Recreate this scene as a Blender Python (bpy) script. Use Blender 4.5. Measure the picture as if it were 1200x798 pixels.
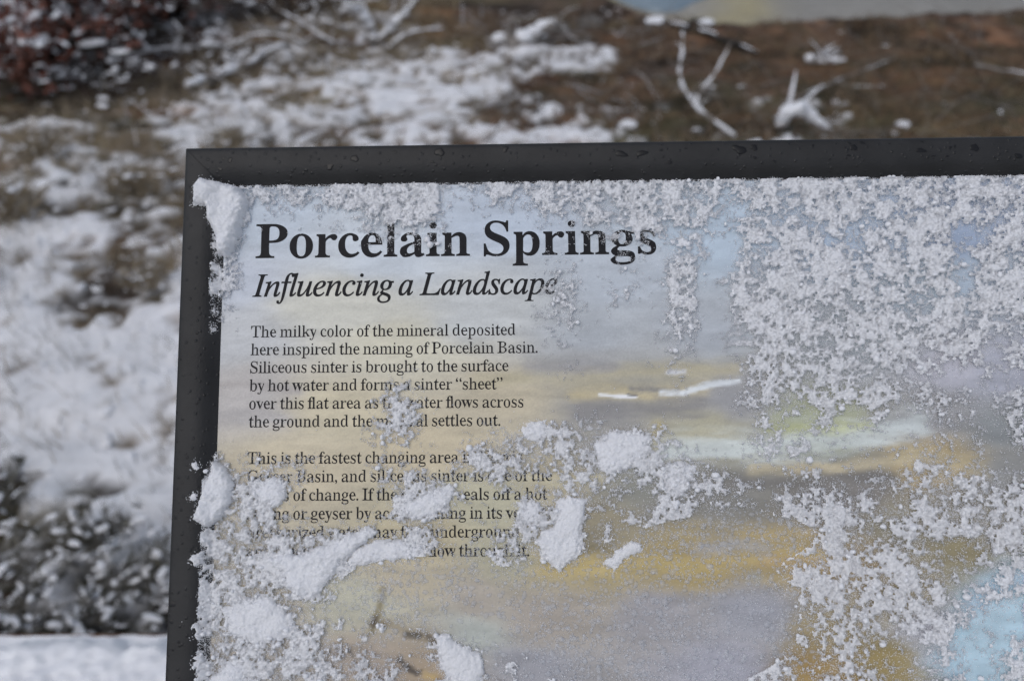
import bpy, bmesh, math, random
import numpy as np
from mathutils import Vector, Matrix

random.seed(7); rng = np.random.default_rng(11)
for o in list(bpy.data.objects): bpy.data.objects.remove(o)
S = bpy.context.scene
COL = S.collection

# ------------------------------------------------------------------ camera
cam = bpy.data.cameras.new('camera'); camo = bpy.data.objects.new('camera', cam); COL.objects.link(camo)
CR = Matrix([[0.999702, 0.008904, 0.02274], [0.011383, 0.653936, -0.756464], [-0.021606, 0.756498, 0.653639]])
CP = Vector([0.01006, -0.33468, 1.33918])
camo.matrix_world = Matrix.Translation(CP) @ CR.to_4x4()
cam.lens = 28; cam.sensor_width = 36; cam.sensor_fit = 'HORIZONTAL'
cam.clip_start = 0.02; cam.clip_end = 3000
cam.dof.use_dof = True; cam.dof.focus_distance = 0.442; cam.dof.aperture_fstop = 5.6; cam.dof.aperture_blades = 9
S.camera = camo

# ------------------------------------------------------------------ overcast sky and one soft sun
SUN_EL, SUN_AZ = math.radians(58), math.radians(215)      # azimuth clockwise from +Y
W = bpy.data.worlds.new('World'); S.world = W; W.use_nodes = True
wn, wl = W.node_tree.nodes, W.node_tree.links
wn.clear()
wo = wn.new('ShaderNodeOutputWorld'); bg = wn.new('ShaderNodeBackground')
sky = wn.new('ShaderNodeTexSky'); sky.sky_type = 'NISHITA'; sky.sun_disc = False
sky.sun_elevation = SUN_EL; sky.sun_rotation = SUN_AZ; sky.air_density = 1.0; sky.dust_density = 2.0; sky.ozone_density = 1.0
hs = wn.new('ShaderNodeHueSaturation'); hs.inputs['Saturation'].default_value = 0.60     # cloud cover takes the blue out of the sky
wl.new(sky.outputs[0], hs.inputs['Color']); wl.new(hs.outputs[0], bg.inputs['Color'])
bg.inputs['Strength'].default_value = 0.15
wl.new(bg.outputs[0], wo.inputs['Surface'])
sun = bpy.data.lights.new('sun', 'SUN'); sun.energy = 0.55; sun.angle = math.radians(45); sun.color = (1.0, 0.97, 0.93)
suno = bpy.data.objects.new('sun', sun); COL.objects.link(suno)
sd = Vector((math.sin(SUN_AZ)*math.cos(SUN_EL), math.cos(SUN_AZ)*math.cos(SUN_EL), math.sin(SUN_EL)))
suno.rotation_euler = sd.to_track_quat('Z', 'Y').to_euler()
S.cycles.use_denoising = True; S.cycles.denoiser = 'OPENIMAGEDENOISE'; S.cycles.denoising_prefilter = 'FAST'; S.cycles.use_adaptive_sampling = False; S.cycles.max_bounces = 16; S.cycles.diffuse_bounces = 12; S.cycles.transparent_max_bounces = 16
S.view_settings.view_transform = 'Standard'; S.view_settings.look = 'None'
S.view_settings.exposure = -0.15; S.view_settings.gamma = 1; S.view_settings.use_curve_mapping = False

# ------------------------------------------------------------------ helpers
def lin(c):
    c = np.asarray(c, float)/255
    return np.where(c <= .04045, c/12.92, ((c+.055)/1.055)**2.4)

def hash2(i, j, s):
    h = (i.astype(np.int64)*374761393 + j.astype(np.int64)*668265263 + s*974711) & 0x7fffffff
    h = ((h ^ (h >> 13))*1274126177) & 0x7fffffff
    h = ((h ^ (h >> 16))*668265263) & 0x7fffffff
    return (h ^ (h >> 15)) % 65536 / 65535.0

def vnoise(x, y, s=0):
    i, j = np.floor(x), np.floor(y); a, b = x-i, y-j
    a = a*a*a*(a*(a*6-15)+10); b = b*b*b*(b*(b*6-15)+10)
    return (hash2(i, j, s)*(1-a)+hash2(i+1, j, s)*a)*(1-b) + (hash2(i, j+1, s)*(1-a)+hash2(i+1, j+1, s)*a)*b

def fbm(x, y, octv=4, s=0, gain=.5):
    t = 0; amp = 1; n = 0; c, sn = .8, .6
    for k in range(octv):
        t = t + amp*vnoise(x, y, s+k*17); n += amp; amp *= gain
        x, y = (x*c-y*sn)*2.03+5.1, (x*sn+y*c)*2.03-3.7
    return t/n

def smooth(a, b, x):
    t = np.clip((x-a)/(b-a), 0, 1); return t*t*(3-2*t)

def mesh_np(name, V, F, mat=None, parent=None, col=None, smooth_shade=False):
    """V (n,3), F (m,k) index array or list of such arrays -> one linked mesh object"""
    Fs = F if isinstance(F, list) else [F]
    Fs = [np.asarray(f, np.int32) for f in Fs if len(f)]
    me = bpy.data.meshes.new(name)
    V = np.asarray(V, np.float32)
    me.vertices.add(len(V)); me.vertices.foreach_set('co', V.ravel())
    nl = sum(f.size for f in Fs); nf = sum(len(f) for f in Fs)
    me.loops.add(nl); me.loops.foreach_set('vertex_index', np.concatenate([f.ravel() for f in Fs]))
    me.polygons.add(nf)
    tot = np.concatenate([np.full(len(f), f.shape[1], np.int32) for f in Fs])
    me.polygons.foreach_set('loop_start', (np.cumsum(tot)-tot).astype(np.int32)); me.polygons.foreach_set('loop_total', tot)
    if smooth_shade: me.polygons.foreach_set('use_smooth', np.ones(nf, bool))
    me.update(calc_edges=True); me.validate()
    if col is not None:
        at = me.color_attributes.new('Col', 'FLOAT_COLOR', 'POINT')
        at.data.foreach_set('color', np.column_stack([col, np.ones(len(V))]).astype(np.float32).ravel())
    if mat: me.materials.append(mat)
    o = bpy.data.objects.new(name, me); COL.objects.link(o)
    if parent: o.parent = parent
    return o

class MB:
    """collects plain pieces into one mesh"""
    def __init__(s): s.V = []; s.F = {}; s.n = 0
    def add(s, V, F):
        V = np.asarray(V, float).reshape(-1, 3)
        for f in F: s.F.setdefault(len(f), []).append([i+s.n for i in f])
        s.V.append(V); s.n += len(V)
    def box(s, x0, x1, y0, y1, z0, z1):
        s.add([(x, y, z) for z in (z0, z1) for y in (y0, y1) for x in (x0, x1)],
              [(0, 2, 3, 1), (4, 5, 7, 6), (0, 1, 5, 4), (2, 6, 7, 3), (0, 4, 6, 2), (1, 3, 7, 5)])
    def tube(s, pts, rad, k=7, flat=1.0, lift=0.0):
        pts = [Vector(p) for p in pts]; n = len(pts); V = []
        for i, p in enumerate(pts):
            d = (pts[min(i+1, n-1)]-pts[max(i-1, 0)]).normalized()
            a = d.cross(Vector((0, 0, 1)))
            if a.length < .05: a = d.cross(Vector((1, 0, 0)))
            a.normalize(); b = a.cross(d).normalized()
            if b.z < 0: b = -b; a = -a
            r = rad[i] if hasattr(rad, '__len__') else rad
            for j in range(k):
                t = 2*math.pi*j/k
                V.append(p + a*(r*math.cos(t)) + b*(r*flat*math.sin(t)) + Vector((0, 0, lift*r)))
        F = [(i*k+j, i*k+(j+1) % k, (i+1)*k+(j+1) % k, (i+1)*k+j) for i in range(n-1) for j in range(k)]
        F += [tuple(range(k))[::-1], tuple((n-1)*k+j for j in range(k))]
        s.add(V, F)
    def build(s, name, mat, parent=None, smooth_shade=False):
        V = np.concatenate(s.V); Fs = [np.array(f) for f in s.F.values()]
        return mesh_np(name, V, Fs, mat, parent, smooth_shade=smooth_shade)

def tag(o, label=None, cat=None, group=None, kind=None):
    if label: o['label'] = label
    if cat: o['category'] = cat
    if group: o['group'] = group
    if kind: o['kind'] = kind
    return o

def empty(name, loc=(0, 0, 0)):
    o = bpy.data.objects.new(name, None); COL.objects.link(o); o.location = loc; o.empty_display_size = .05
    return o

def copy_tree(o, parent=None):
    c = o.copy(); COL.objects.link(c)
    if parent: c.parent = parent
    for ch in list(o.children): copy_tree(ch, c)
    return c

def mat_new(name):
    m = bpy.data.materials.new(name); m.use_nodes = True
    nt = m.node_tree; b = nt.nodes['Principled BSDF']
    return m, nt, b

def noise_col(nt, b, c1, c2, scale, coord='Object', detail=6, rough=.6):
    tc = nt.nodes.new('ShaderNodeTexCoord'); n = nt.nodes.new('ShaderNodeTexNoise'); r = nt.nodes.new('ShaderNodeValToRGB')
    n.inputs['Scale'].default_value = scale; n.inputs['Detail'].default_value = detail; n.inputs['Roughness'].default_value = rough
    r.color_ramp.elements[0].position = .35; r.color_ramp.elements[1].position = .65
    r.color_ramp.elements[0].color = (*c1, 1); r.color_ramp.elements[1].color = (*c2, 1)
    nt.links.new(tc.outputs[coord], n.inputs['Vector']); nt.links.new(n.outputs['Fac'], r.inputs['Fac'])
    nt.links.new(r.outputs['Color'], b.inputs['Base Color'])
    return n

def bump(nt, b, scale, strength, dist=.001, coord='Object', detail=5):
    tc = nt.nodes.new('ShaderNodeTexCoord'); n = nt.nodes.new('ShaderNodeTexNoise'); bp = nt.nodes.new('ShaderNodeBump')
    n.inputs['Scale'].default_value = scale; n.inputs['Detail'].default_value = detail
    bp.inputs['Strength'].default_value = strength; bp.inputs['Distance'].default_value = dist
    nt.links.new(tc.outputs[coord], n.inputs['Vector']); nt.links.new(n.outputs['Fac'], bp.inputs['Height'])
    nt.links.new(bp.outputs['Normal'], b.inputs['Normal'])
    return bp

def simple(name, c1, c2, scale=30, rough=.8, bs=0, bd=.002, bscale=None, spec=.5):
    m, nt, b = mat_new(name)
    noise_col(nt, b, c1, c2, scale)
    b.inputs['Roughness'].default_value = rough
    b.inputs['Specular IOR Level'].default_value = spec
    if bs: bump(nt, b, bscale or scale*3, bs, bd)
    return m

M_snow = simple('snow', (.80, .81, .84), (.88, .885, .90), 40, .7, spec=.2)
M_grain = simple('snow_crystals', (.92, .925, .945), (.95, .955, .97), 300, .6, spec=.2)
gnt = M_grain.node_tree; gtr = gnt.nodes.new('ShaderNodeBsdfTranslucent'); gtr.inputs['Color'].default_value = (.93, .94, .96, 1)
gmx = gnt.nodes.new('ShaderNodeMixShader'); gmx.inputs[0].default_value = .25
gnt.links.new(gnt.nodes['Principled BSDF'].outputs[0], gmx.inputs[1]); gnt.links.new(gtr.outputs[0], gmx.inputs[2]); gnt.links.new(gmx.outputs[0], gnt.nodes['Material Output'].inputs['Surface'])
M_wood = simple('weathered_wood', (.10, .075, .055), (.20, .16, .125), 18, .85, .5, .004)
M_deadwood = simple('dead_wood', (.13, .11, .095), (.30, .275, .25), 22, .9, .5, .004)
M_char = simple('charred_wood', (.012, .010, .009), (.04, .034, .03), 16, .9, .6, .005)
M_kerb = simple('rusty_wood', (.12, .05, .022), (.24, .12, .055), 25, .85, .4, .003)
M_straw = simple('dry_grass', (.23, .18, .115), (.40, .33, .23), 9, .8)
M_olive = simple('green_grass', (.045, .046, .024), (.125, .115, .066), 7, .8)
M_frost = simple('frosted_stems', (.12, .11, .085), (.34, .33, .30), 14, .8)
M_redleaf = simple('red_leaves', (.065, .024, .016), (.25, .092, .060), 14, .7)
M_stem = simple('dark_twigs', (.025, .016, .012), (.075, .05, .038), 22, .85)
M_herb = simple('herb_leaves', (.030, .030, .020), (.095, .090, .062), 26, .75)
M_rock = simple('grey_rock', (.05, .045, .04), (.17, .155, .14), 14, .9, .6, .01)
M_post = simple('post_metal', (.018, .017, .017), (.028, .027, .027), 60, .5)

# ================================================================== the setting
GX0, GY0, GST = -5.0, 0.3, 0.12
GSNOW = np.array([
[4,4,4,4,4,4,4,4,4,4,4,4,4,4,4,4,4,4,4,4,4,4,4,4,4,4,4,4,4,4,4,4,4,4,4,4,4,4,4,4,4,4,4,4,4,4,4,4,4,4,4,4,4,4,4,4,4,4,4,4,4,4,4,4,4,4,4,4,4,4,4,4,4,4,4,4,4,4,4,4,4,4,4,4,4,4,4,4,4],
[4,4,4,4,4,4,4,4,4,4,4,4,4,4,4,4,4,4,4,4,4,4,4,4,4,4,4,4,4,4,4,4,4,4,4,4,4,4,4,4,4,4,4,4,4,4,4,4,4,4,4,4,4,4,4,4,4,4,4,4,4,4,4,4,4,4,4,4,4,4,4,4,4,4,4,4,4,4,4,4,4,4,4,4,4,4,4,4,4],
[4,4,4,4,4,4,4,4,4,4,4,4,4,4,4,4,4,4,4,4,4,4,4,4,4,4,4,4,4,4,4,4,4,4,4,4,4,4,4,4,4,4,4,4,4,4,4,4,4,4,4,4,4,4,4,4,4,4,4,4,4,4,4,4,4,4,4,4,4,4,4,4,4,4,4,4,4,4,4,4,4,4,4,4,4,4,4,4,4],
[1,1,1,1,1,1,1,1,1,1,1,1,1,1,1,1,1,4,4,4,4,4,4,4,4,4,4,4,4,4,4,4,4,4,4,4,4,4,4,4,4,4,4,4,4,4,4,4,4,4,4,4,4,4,4,4,4,4,4,4,4,4,4,4,4,4,4,4,4,4,4,4,4,4,4,4,4,4,4,4,4,4,4,4,4,4,4,4,4],
[2,2,2,2,2,2,2,2,2,2,2,2,2,2,2,2,2,2,2,2,2,2,2,2,2,2,2,2,2,1,1,1,3,2,4,4,4,4,4,4,4,4,4,4,4,4,4,4,4,4,4,4,4,4,4,4,4,4,4,4,4,4,4,4,4,4,4,4,4,4,4,4,4,4,4,4,4,4,4,4,4,4,4,4,4,4,4,4,4],
[4,4,4,4,4,4,4,4,4,4,4,4,4,4,4,4,4,2,2,2,2,2,2,2,2,2,2,2,2,2,2,4,3,4,5,5,5,5,5,5,5,5,5,5,5,5,5,5,5,5,5,5,5,5,5,5,5,5,5,5,5,5,5,5,5,5,5,5,5,5,5,5,5,5,5,5,5,5,5,5,5,5,5,5,5,5,5,5,5],
[5,5,4,4,4,4,4,4,4,4,4,4,4,4,4,4,4,4,4,4,4,4,4,4,4,4,4,4,4,4,5,5,5,5,5,5,5,5,5,5,5,5,5,5,5,5,5,5,5,5,5,5,5,5,5,5,5,5,5,5,5,5,5,5,5,5,5,5,5,5,5,5,5,5,5,5,5,5,5,5,5,5,5,5,5,5,5,5,5],
[9,9,9,9,9,9,5,5,5,5,5,5,5,5,5,5,5,5,5,5,5,5,5,5,5,5,5,5,5,4,5,6,6,7,7,7,7,7,7,7,7,7,7,7,7,7,7,7,7,7,7,7,7,7,7,7,7,7,7,7,7,7,7,7,7,7,7,7,7,7,7,7,7,8,8,8,8,8,8,8,8,8,8,8,8,8,8,8,8],
[9,9,9,9,9,9,9,9,9,9,9,9,9,9,9,9,9,9,9,9,9,9,9,9,9,9,9,9,9,9,9,9,8,8,8,8,8,8,8,8,8,8,8,8,8,8,8,8,8,8,8,8,8,8,8,9,9,9,9,9,9,9,9,9,9,9,9,9,9,9,9,9,9,9,9,9,9,9,9,9,9,9,9,9,9,9,9,9,9],
[9,9,9,9,9,9,9,9,9,9,9,9,9,9,9,9,9,9,9,9,9,9,9,9,9,9,9,9,9,9,9,9,9,9,9,9,9,9,9,9,9,9,9,9,9,9,9,9,9,9,9,9,9,9,9,9,9,9,9,9,9,9,9,9,9,9,9,9,9,9,9,9,9,9,9,9,9,9,9,9,9,9,9,9,9,9,9,9,9],
[9,9,9,9,9,9,9,9,9,9,9,9,9,9,9,9,9,9,9,9,9,9,9,9,9,9,9,9,9,9,9,9,9,9,9,9,9,9,9,9,9,9,9,9,9,9,9,9,9,9,9,9,9,9,9,9,9,9,9,9,9,9,9,9,9,9,9,9,9,9,9,9,9,9,9,9,9,9,9,9,9,9,9,9,9,9,9,9,9],
[9,9,9,9,9,9,9,9,9,9,9,9,9,9,9,9,9,9,9,9,9,9,9,9,9,9,9,9,9,9,9,9,9,9,9,9,9,9,9,9,9,9,9,9,9,9,9,9,9,9,9,9,9,9,9,9,9,9,9,9,9,9,9,9,9,9,9,9,9,9,9,9,9,9,9,9,9,9,9,9,9,9,9,9,9,9,9,9,9],
[9,9,9,9,9,9,9,9,9,9,9,9,9,9,9,9,9,9,9,9,9,9,9,9,9,9,9,9,9,9,9,9,9,9,9,9,9,9,9,9,9,9,9,9,9,9,9,9,9,9,9,9,9,9,9,9,9,9,9,9,9,9,9,9,9,9,9,9,9,9,9,9,9,9,9,9,9,8,8,8,8,8,8,8,8,8,8,8,8],
[8,8,8,8,8,8,8,8,8,8,8,8,8,8,8,8,8,9,9,9,9,9,9,9,9,9,9,9,9,8,8,8,8,8,8,8,8,8,8,8,8,8,8,8,8,8,8,8,8,8,8,8,8,8,8,8,8,8,8,8,8,8,8,8,8,8,8,8,8,8,8,8,8,8,8,8,8,8,8,8,8,8,8,8,8,8,8,8,8],
[9,9,9,9,9,9,9,9,9,8,8,8,8,8,8,8,8,8,8,8,8,8,8,8,8,8,8,8,6,4,7,7,7,7,7,7,7,7,7,7,7,7,7,7,7,7,7,7,7,7,7,7,7,7,7,7,7,7,7,7,7,7,7,7,7,7,7,7,7,7,7,7,7,7,7,7,7,7,7,7,7,7,7,7,7,7,7,7,7],
[9,9,9,9,9,9,9,9,9,9,9,9,9,9,9,9,9,9,9,9,9,9,9,9,9,9,9,6,4,4,7,7,7,7,7,7,7,7,7,7,7,7,7,7,7,7,7,7,7,7,7,7,7,7,7,7,7,7,7,7,7,7,7,7,7,7,7,7,7,7,7,7,7,7,7,7,7,7,7,7,7,7,7,7,7,7,7,7,7],
[9,9,9,9,9,9,9,9,9,9,9,9,9,9,9,9,9,9,9,9,9,9,9,9,9,9,8,5,2,3,7,7,7,7,7,7,7,7,7,7,7,7,7,7,7,7,7,7,7,7,7,7,7,7,7,7,7,7,7,7,7,7,7,7,7,7,7,7,7,7,7,7,7,7,7,7,7,7,7,7,7,7,7,7,7,7,7,7,7],
[8,8,8,8,9,9,9,9,9,9,9,9,9,9,9,9,9,9,9,9,9,9,9,9,9,9,8,5,5,7,7,7,7,7,7,7,7,7,7,7,7,7,7,7,7,7,7,7,7,7,7,7,7,7,7,7,7,7,7,7,7,7,7,7,7,7,7,7,7,7,7,7,7,7,7,7,7,7,7,7,7,7,7,7,7,7,7,7,7],
[8,8,8,8,8,8,8,8,8,8,8,8,8,8,8,8,8,8,8,8,8,9,9,9,9,9,8,5,5,7,7,7,7,7,7,7,7,7,7,7,7,7,7,7,7,7,7,7,7,7,7,7,7,7,7,7,7,7,7,7,7,7,7,7,7,7,7,7,7,7,7,7,7,7,7,6,6,6,6,6,6,6,6,6,6,6,6,6,6],
[7,7,7,7,7,7,8,8,8,8,8,8,8,8,8,8,8,8,8,8,8,8,8,8,8,8,8,6,6,6,6,6,6,6,6,6,6,6,6,6,6,6,6,6,6,6,6,6,6,6,6,6,6,6,6,6,6,6,6,6,6,6,6,6,6,6,6,6,6,6,6,6,6,6,6,6,6,6,6,6,6,6,6,6,6,6,6,6,6],
[7,7,7,7,7,7,7,7,7,7,7,7,7,7,7,7,7,7,7,7,7,8,8,8,8,8,8,6,6,6,6,6,6,6,6,6,6,6,6,6,6,6,6,6,6,6,6,6,6,6,6,6,6,6,6,6,6,6,6,6,6,6,6,6,6,6,6,6,6,6,6,6,4,4,4,4,4,4,4,4,4,4,4,4,4,4,4,4,4],
[6,6,6,6,7,7,7,7,7,7,7,7,7,7,7,7,7,7,7,7,7,7,7,7,7,7,4,4,4,4,4,4,4,4,4,4,4,4,4,4,4,4,4,4,4,4,4,4,4,4,4,4,4,4,4,4,4,4,4,4,4,4,4,4,4,4,4,4,4,4,4,4,4,4,4,4,4,4,4,4,4,4,4,4,4,4,4,4,4],
[6,6,6,6,6,6,6,6,6,6,6,6,6,6,6,6,6,6,7,7,7,7,7,7,7,4,4,4,4,4,4,4,4,4,4,4,4,4,4,4,4,4,4,4,4,4,4,4,4,4,4,4,4,4,4,4,4,4,4,4,4,4,4,4,4,4,4,4,4,4,4,4,4,4,4,4,4,3,3,3,3,3,3,3,3,3,3,3,3],
[6,6,6,6,6,6,6,6,6,6,6,6,6,6,6,6,6,6,6,6,6,6,6,6,6,4,3,3,3,3,3,3,4,4,4,4,4,4,4,4,4,4,4,3,3,3,3,3,3,3,3,3,3,3,3,3,3,3,3,3,3,3,3,3,3,3,3,3,3,3,3,3,3,3,3,3,3,3,3,3,3,3,3,3,3,3,3,3,3],
[5,5,5,5,5,5,5,5,5,5,5,5,6,6,6,6,6,6,6,6,6,6,6,6,4,3,3,3,3,3,3,3,3,3,3,3,3,3,3,3,3,3,3,3,3,3,3,3,3,3,3,3,3,3,3,3,3,3,3,3,3,3,3,3,3,3,3,3,3,3,3,3,3,3,3,3,3,3,3,3,3,3,3,3,3,3,3,3,3],
[5,5,5,5,5,5,5,5,5,5,5,5,5,5,5,5,5,5,5,5,5,5,6,5,5,3,3,3,3,3,3,3,3,3,3,3,3,3,3,3,3,3,3,3,3,3,3,3,3,3,3,3,3,3,3,3,3,3,3,3,5,5,5,5,5,5,5,5,5,5,5,5,5,5,5,5,5,5,5,5,5,5,5,5,5,5,5,5,5],
[2,2,5,5,5,5,5,5,5,5,5,5,5,5,5,5,5,5,5,5,5,6,5,5,5,5,5,5,5,5,5,5,5,5,5,5,5,5,5,5,5,5,5,5,5,5,5,5,5,5,5,5,5,5,5,5,5,5,5,5,5,5,5,5,5,5,5,5,5,5,5,5,5,5,5,5,5,5,5,5,5,5,5,5,5,5,5,5,5],
[2,2,2,2,2,2,2,2,2,2,2,2,2,2,5,5,5,5,5,5,5,6,5,5,5,5,5,5,5,5,5,5,5,5,5,5,5,5,5,5,5,5,5,5,5,5,5,5,5,5,5,5,5,5,5,5,5,5,5,5,5,5,5,5,5,5,5,5,5,5,5,5,5,5,5,5,5,5,5,5,5,5,1,1,1,1,1,1,1],
[2,2,2,2,2,2,2,2,2,2,2,2,2,2,2,2,2,2,2,2,2,2,2,2,2,6,7,5,5,5,5,5,5,5,5,5,5,5,5,5,5,5,5,5,5,5,5,5,5,5,5,5,5,5,5,1,1,1,1,1,1,1,1,1,1,1,1,1,1,1,1,1,1,1,1,1,1,1,1,1,1,1,1,1,1,1,1,1,1],
[1,2,2,2,2,2,2,2,2,2,2,2,2,2,2,2,2,2,2,2,2,2,2,2,2,6,7,7,7,7,7,7,4,4,4,4,4,7,7,7,7,7,7,7,7,7,3,1,1,1,1,1,1,1,1,1,1,1,1,1,1,1,1,1,1,1,1,1,1,1,1,1,1,1,1,1,1,1,1,1,1,1,1,1,1,1,1,1,1],
[1,1,1,1,1,1,1,1,1,1,1,1,2,2,2,2,2,2,2,2,2,2,2,2,6,7,7,7,7,7,7,7,4,4,4,4,4,7,7,7,7,7,7,7,7,7,3,3,1,1,1,1,1,1,1,1,1,1,1,1,1,1,1,1,1,1,1,1,1,1,1,1,1,1,1,1,1,1,1,1,1,1,1,1,1,0,0,0,0],
[1,1,1,1,1,1,1,1,1,1,1,1,1,1,1,1,1,1,1,1,1,1,1,2,6,7,7,7,7,7,7,4,4,4,4,4,7,7,7,7,7,7,7,7,7,7,3,3,1,1,1,1,1,1,1,1,1,1,1,1,1,0,0,0,0,0,0,0,0,0,0,0,0,0,0,0,0,0,0,0,0,0,0,0,0,0,0,0,0],
[1,1,1,1,1,1,1,1,1,1,1,1,1,1,1,1,1,1,1,1,1,1,2,3,3,4,8,8,8,8,8,8,8,8,7,4,7,7,7,7,3,2,2,3,3,3,3,3,1,0,0,0,0,0,3,3,3,3,0,0,0,0,0,0,0,0,0,0,0,0,0,0,0,0,0,0,0,0,0,0,0,0,0,0,0,0,0,0,0],
[1,1,1,1,1,1,1,1,1,1,1,1,1,1,1,1,1,1,1,1,1,1,2,3,4,4,8,8,8,8,8,8,8,8,7,7,7,7,7,7,3,2,2,3,3,3,3,3,1,0,0,0,0,0,3,3,3,3,0,0,0,0,0,0,0,0,0,0,0,0,0,0,0,0,0,0,0,0,0,0,0,0,0,0,0,0,0,0,0],
[1,1,1,1,1,1,1,1,1,1,1,1,1,1,1,1,1,1,1,1,1,2,2,3,4,8,8,8,8,8,8,8,8,7,7,7,7,7,7,7,3,2,2,3,3,3,3,3,1,0,0,0,0,0,0,3,3,3,3,0,0,0,0,0,0,0,0,0,0,0,0,0,0,0,0,0,0,0,0,0,0,0,0,0,0,0,0,0,0],
[1,1,1,1,1,1,1,1,1,1,1,1,1,1,1,1,1,1,1,1,1,1,1,1,2,2,8,8,8,8,8,8,8,7,7,7,7,7,7,7,3,2,2,3,3,3,3,3,1,1,0,0,0,0,0,3,0,0,0,0,0,0,0,0,0,0,0,0,0,0,0,0,0,0,0,0,0,0,0,0,0,0,0,0,0,0,0,0,0],
[1,1,1,1,1,1,1,1,1,1,1,1,1,1,1,1,1,1,1,1,1,1,1,2,2,2,3,3,3,3,5,5,8,8,8,8,8,8,8,8,8,3,3,0,0,0,0,0,0,0,1,1,1,1,0,0,0,0,0,0,0,0,0,0,0,0,0,0,0,0,0,0,0,0,0,0,0,0,0,0,0,0,0,0,0,0,0,0,0],
[1,1,1,1,1,1,1,1,1,1,1,1,1,1,1,1,1,1,1,1,1,1,1,2,2,2,3,3,3,3,5,8,8,8,8,8,8,8,8,8,8,3,3,0,0,0,0,0,0,0,1,1,1,1,0,0,0,0,0,0,0,0,0,0,0,0,0,0,0,0,0,0,0,0,0,0,0,0,0,0,0,0,0,0,0,0,0,0,0],
[1,1,1,1,1,1,1,1,1,1,1,1,1,1,1,1,1,1,1,1,1,1,1,2,2,3,3,3,3,3,5,8,8,8,8,8,8,8,8,8,8,3,3,0,0,0,0,0,0,0,1,1,1,1,0,0,0,0,0,0,0,0,0,0,0,0,0,0,0,0,0,0,0,0,0,0,0,0,0,0,0,0,0,0,0,0,0,0,0],
[1,1,1,1,1,1,1,1,1,1,1,1,1,1,1,1,1,1,1,1,1,1,2,2,2,3,3,3,3,3,5,8,8,8,8,8,8,8,8,8,8,3,3,0,0,0,0,0,0,0,1,1,1,1,0,0,0,0,0,0,0,0,0,0,0,0,0,0,0,0,0,0,0,0,0,0,0,0,0,0,0,0,0,0,0,0,0,0,0],
[1,1,1,1,1,1,1,1,1,1,1,1,1,1,1,1,1,1,1,1,1,1,1,2,2,2,2,2,2,2,2,8,8,8,8,8,8,8,8,8,8,3,3,0,0,7,7,0,0,0,0,0,0,0,0,0,0,0,0,0,0,0,0,0,0,0,0,0,0,0,0,0,0,0,0,0,0,0,0,0,0,0,0,0,0,0,0,0,0],
[1,1,1,1,1,1,1,1,1,1,1,1,1,1,1,1,1,1,1,1,1,1,1,2,2,2,2,2,2,2,2,2,5,5,5,5,5,5,6,6,6,7,7,7,7,7,7,0,0,0,0,0,0,0,0,0,0,0,0,0,0,0,0,0,0,0,0,0,0,0,0,0,0,0,0,0,0,0,0,0,0,0,0,0,0,0,0,0,0],
[1,1,1,1,1,1,1,1,1,1,1,1,1,1,1,1,1,1,1,1,1,1,1,2,2,2,2,2,2,2,2,2,5,5,5,5,5,5,6,6,6,7,7,7,7,7,7,0,0,0,0,0,0,0,0,0,0,0,0,0,0,0,0,0,0,0,0,0,0,0,0,0,0,0,0,0,0,0,0,0,0,0,0,0,0,0,0,0,0],
[1,1,1,1,1,1,1,1,1,1,1,1,1,1,1,1,1,1,1,1,1,1,2,2,2,2,2,2,2,2,2,2,5,5,5,5,5,5,6,6,6,7,7,7,7,7,7,7,0,0,0,0,0,0,0,0,0,0,0,0,0,0,0,0,0,0,0,0,0,0,0,0,0,0,0,0,0,0,0,0,0,0,0,0,0,0,0,0,0],
[1,1,1,1,1,1,1,1,1,1,1,1,1,1,1,1,1,1,1,1,1,1,2,2,2,2,2,2,2,2,2,2,5,5,5,5,5,5,6,6,6,7,7,7,7,7,7,7,0,0,0,0,0,0,0,0,0,0,0,0,0,0,0,0,0,0,0,0,0,0,0,0,0,0,0,0,0,0,0,0,0,0,0,0,0,0,0,0,0],
[1,1,1,1,1,1,1,1,1,1,1,1,1,1,1,1,1,1,1,1,2,2,2,2,2,2,2,2,2,2,2,5,5,5,5,5,5,5,6,6,6,7,7,7,7,7,7,7,0,0,0,0,0,0,0,0,0,0,0,0,0,0,0,0,0,0,0,0,0,0,0,0,0,0,0,0,0,0,0,0,0,0,0,0,0,0,0,0,0],
[1,1,1,1,1,1,1,1,1,1,1,1,1,1,1,1,1,1,1,1,2,2,2,2,2,2,2,2,2,2,4,4,4,2,2,1,1,1,1,1,1,1,1,1,1,0,0,0,0,0,0,0,0,0,0,0,0,0,0,0,0,0,0,0,0,0,0,0,0,0,0,0,0,0,0,0,0,0,0,0,0,0,0,0,0,0,0,0,0],
[1,1,1,1,1,1,1,1,1,1,1,1,1,1,1,1,1,1,1,2,2,2,2,2,2,2,2,2,2,4,4,4,4,2,1,1,1,1,1,1,1,1,1,1,1,0,0,0,0,0,0,0,0,0,0,0,0,0,0,0,0,0,0,0,0,0,0,0,0,0,0,0,0,0,0,0,0,0,0,0,0,0,0,0,0,0,0,0,0],
[1,1,1,1,1,1,1,1,1,1,1,1,1,1,1,1,1,1,1,2,2,2,2,2,2,2,2,2,2,4,4,4,4,2,1,1,1,1,1,1,1,1,1,1,1,0,0,0,0,0,0,0,0,0,0,0,0,0,0,0,0,0,0,0,0,0,0,0,0,0,0,0,0,0,0,0,0,0,0,0,0,0,0,0,0,0,0,0,0],
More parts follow.
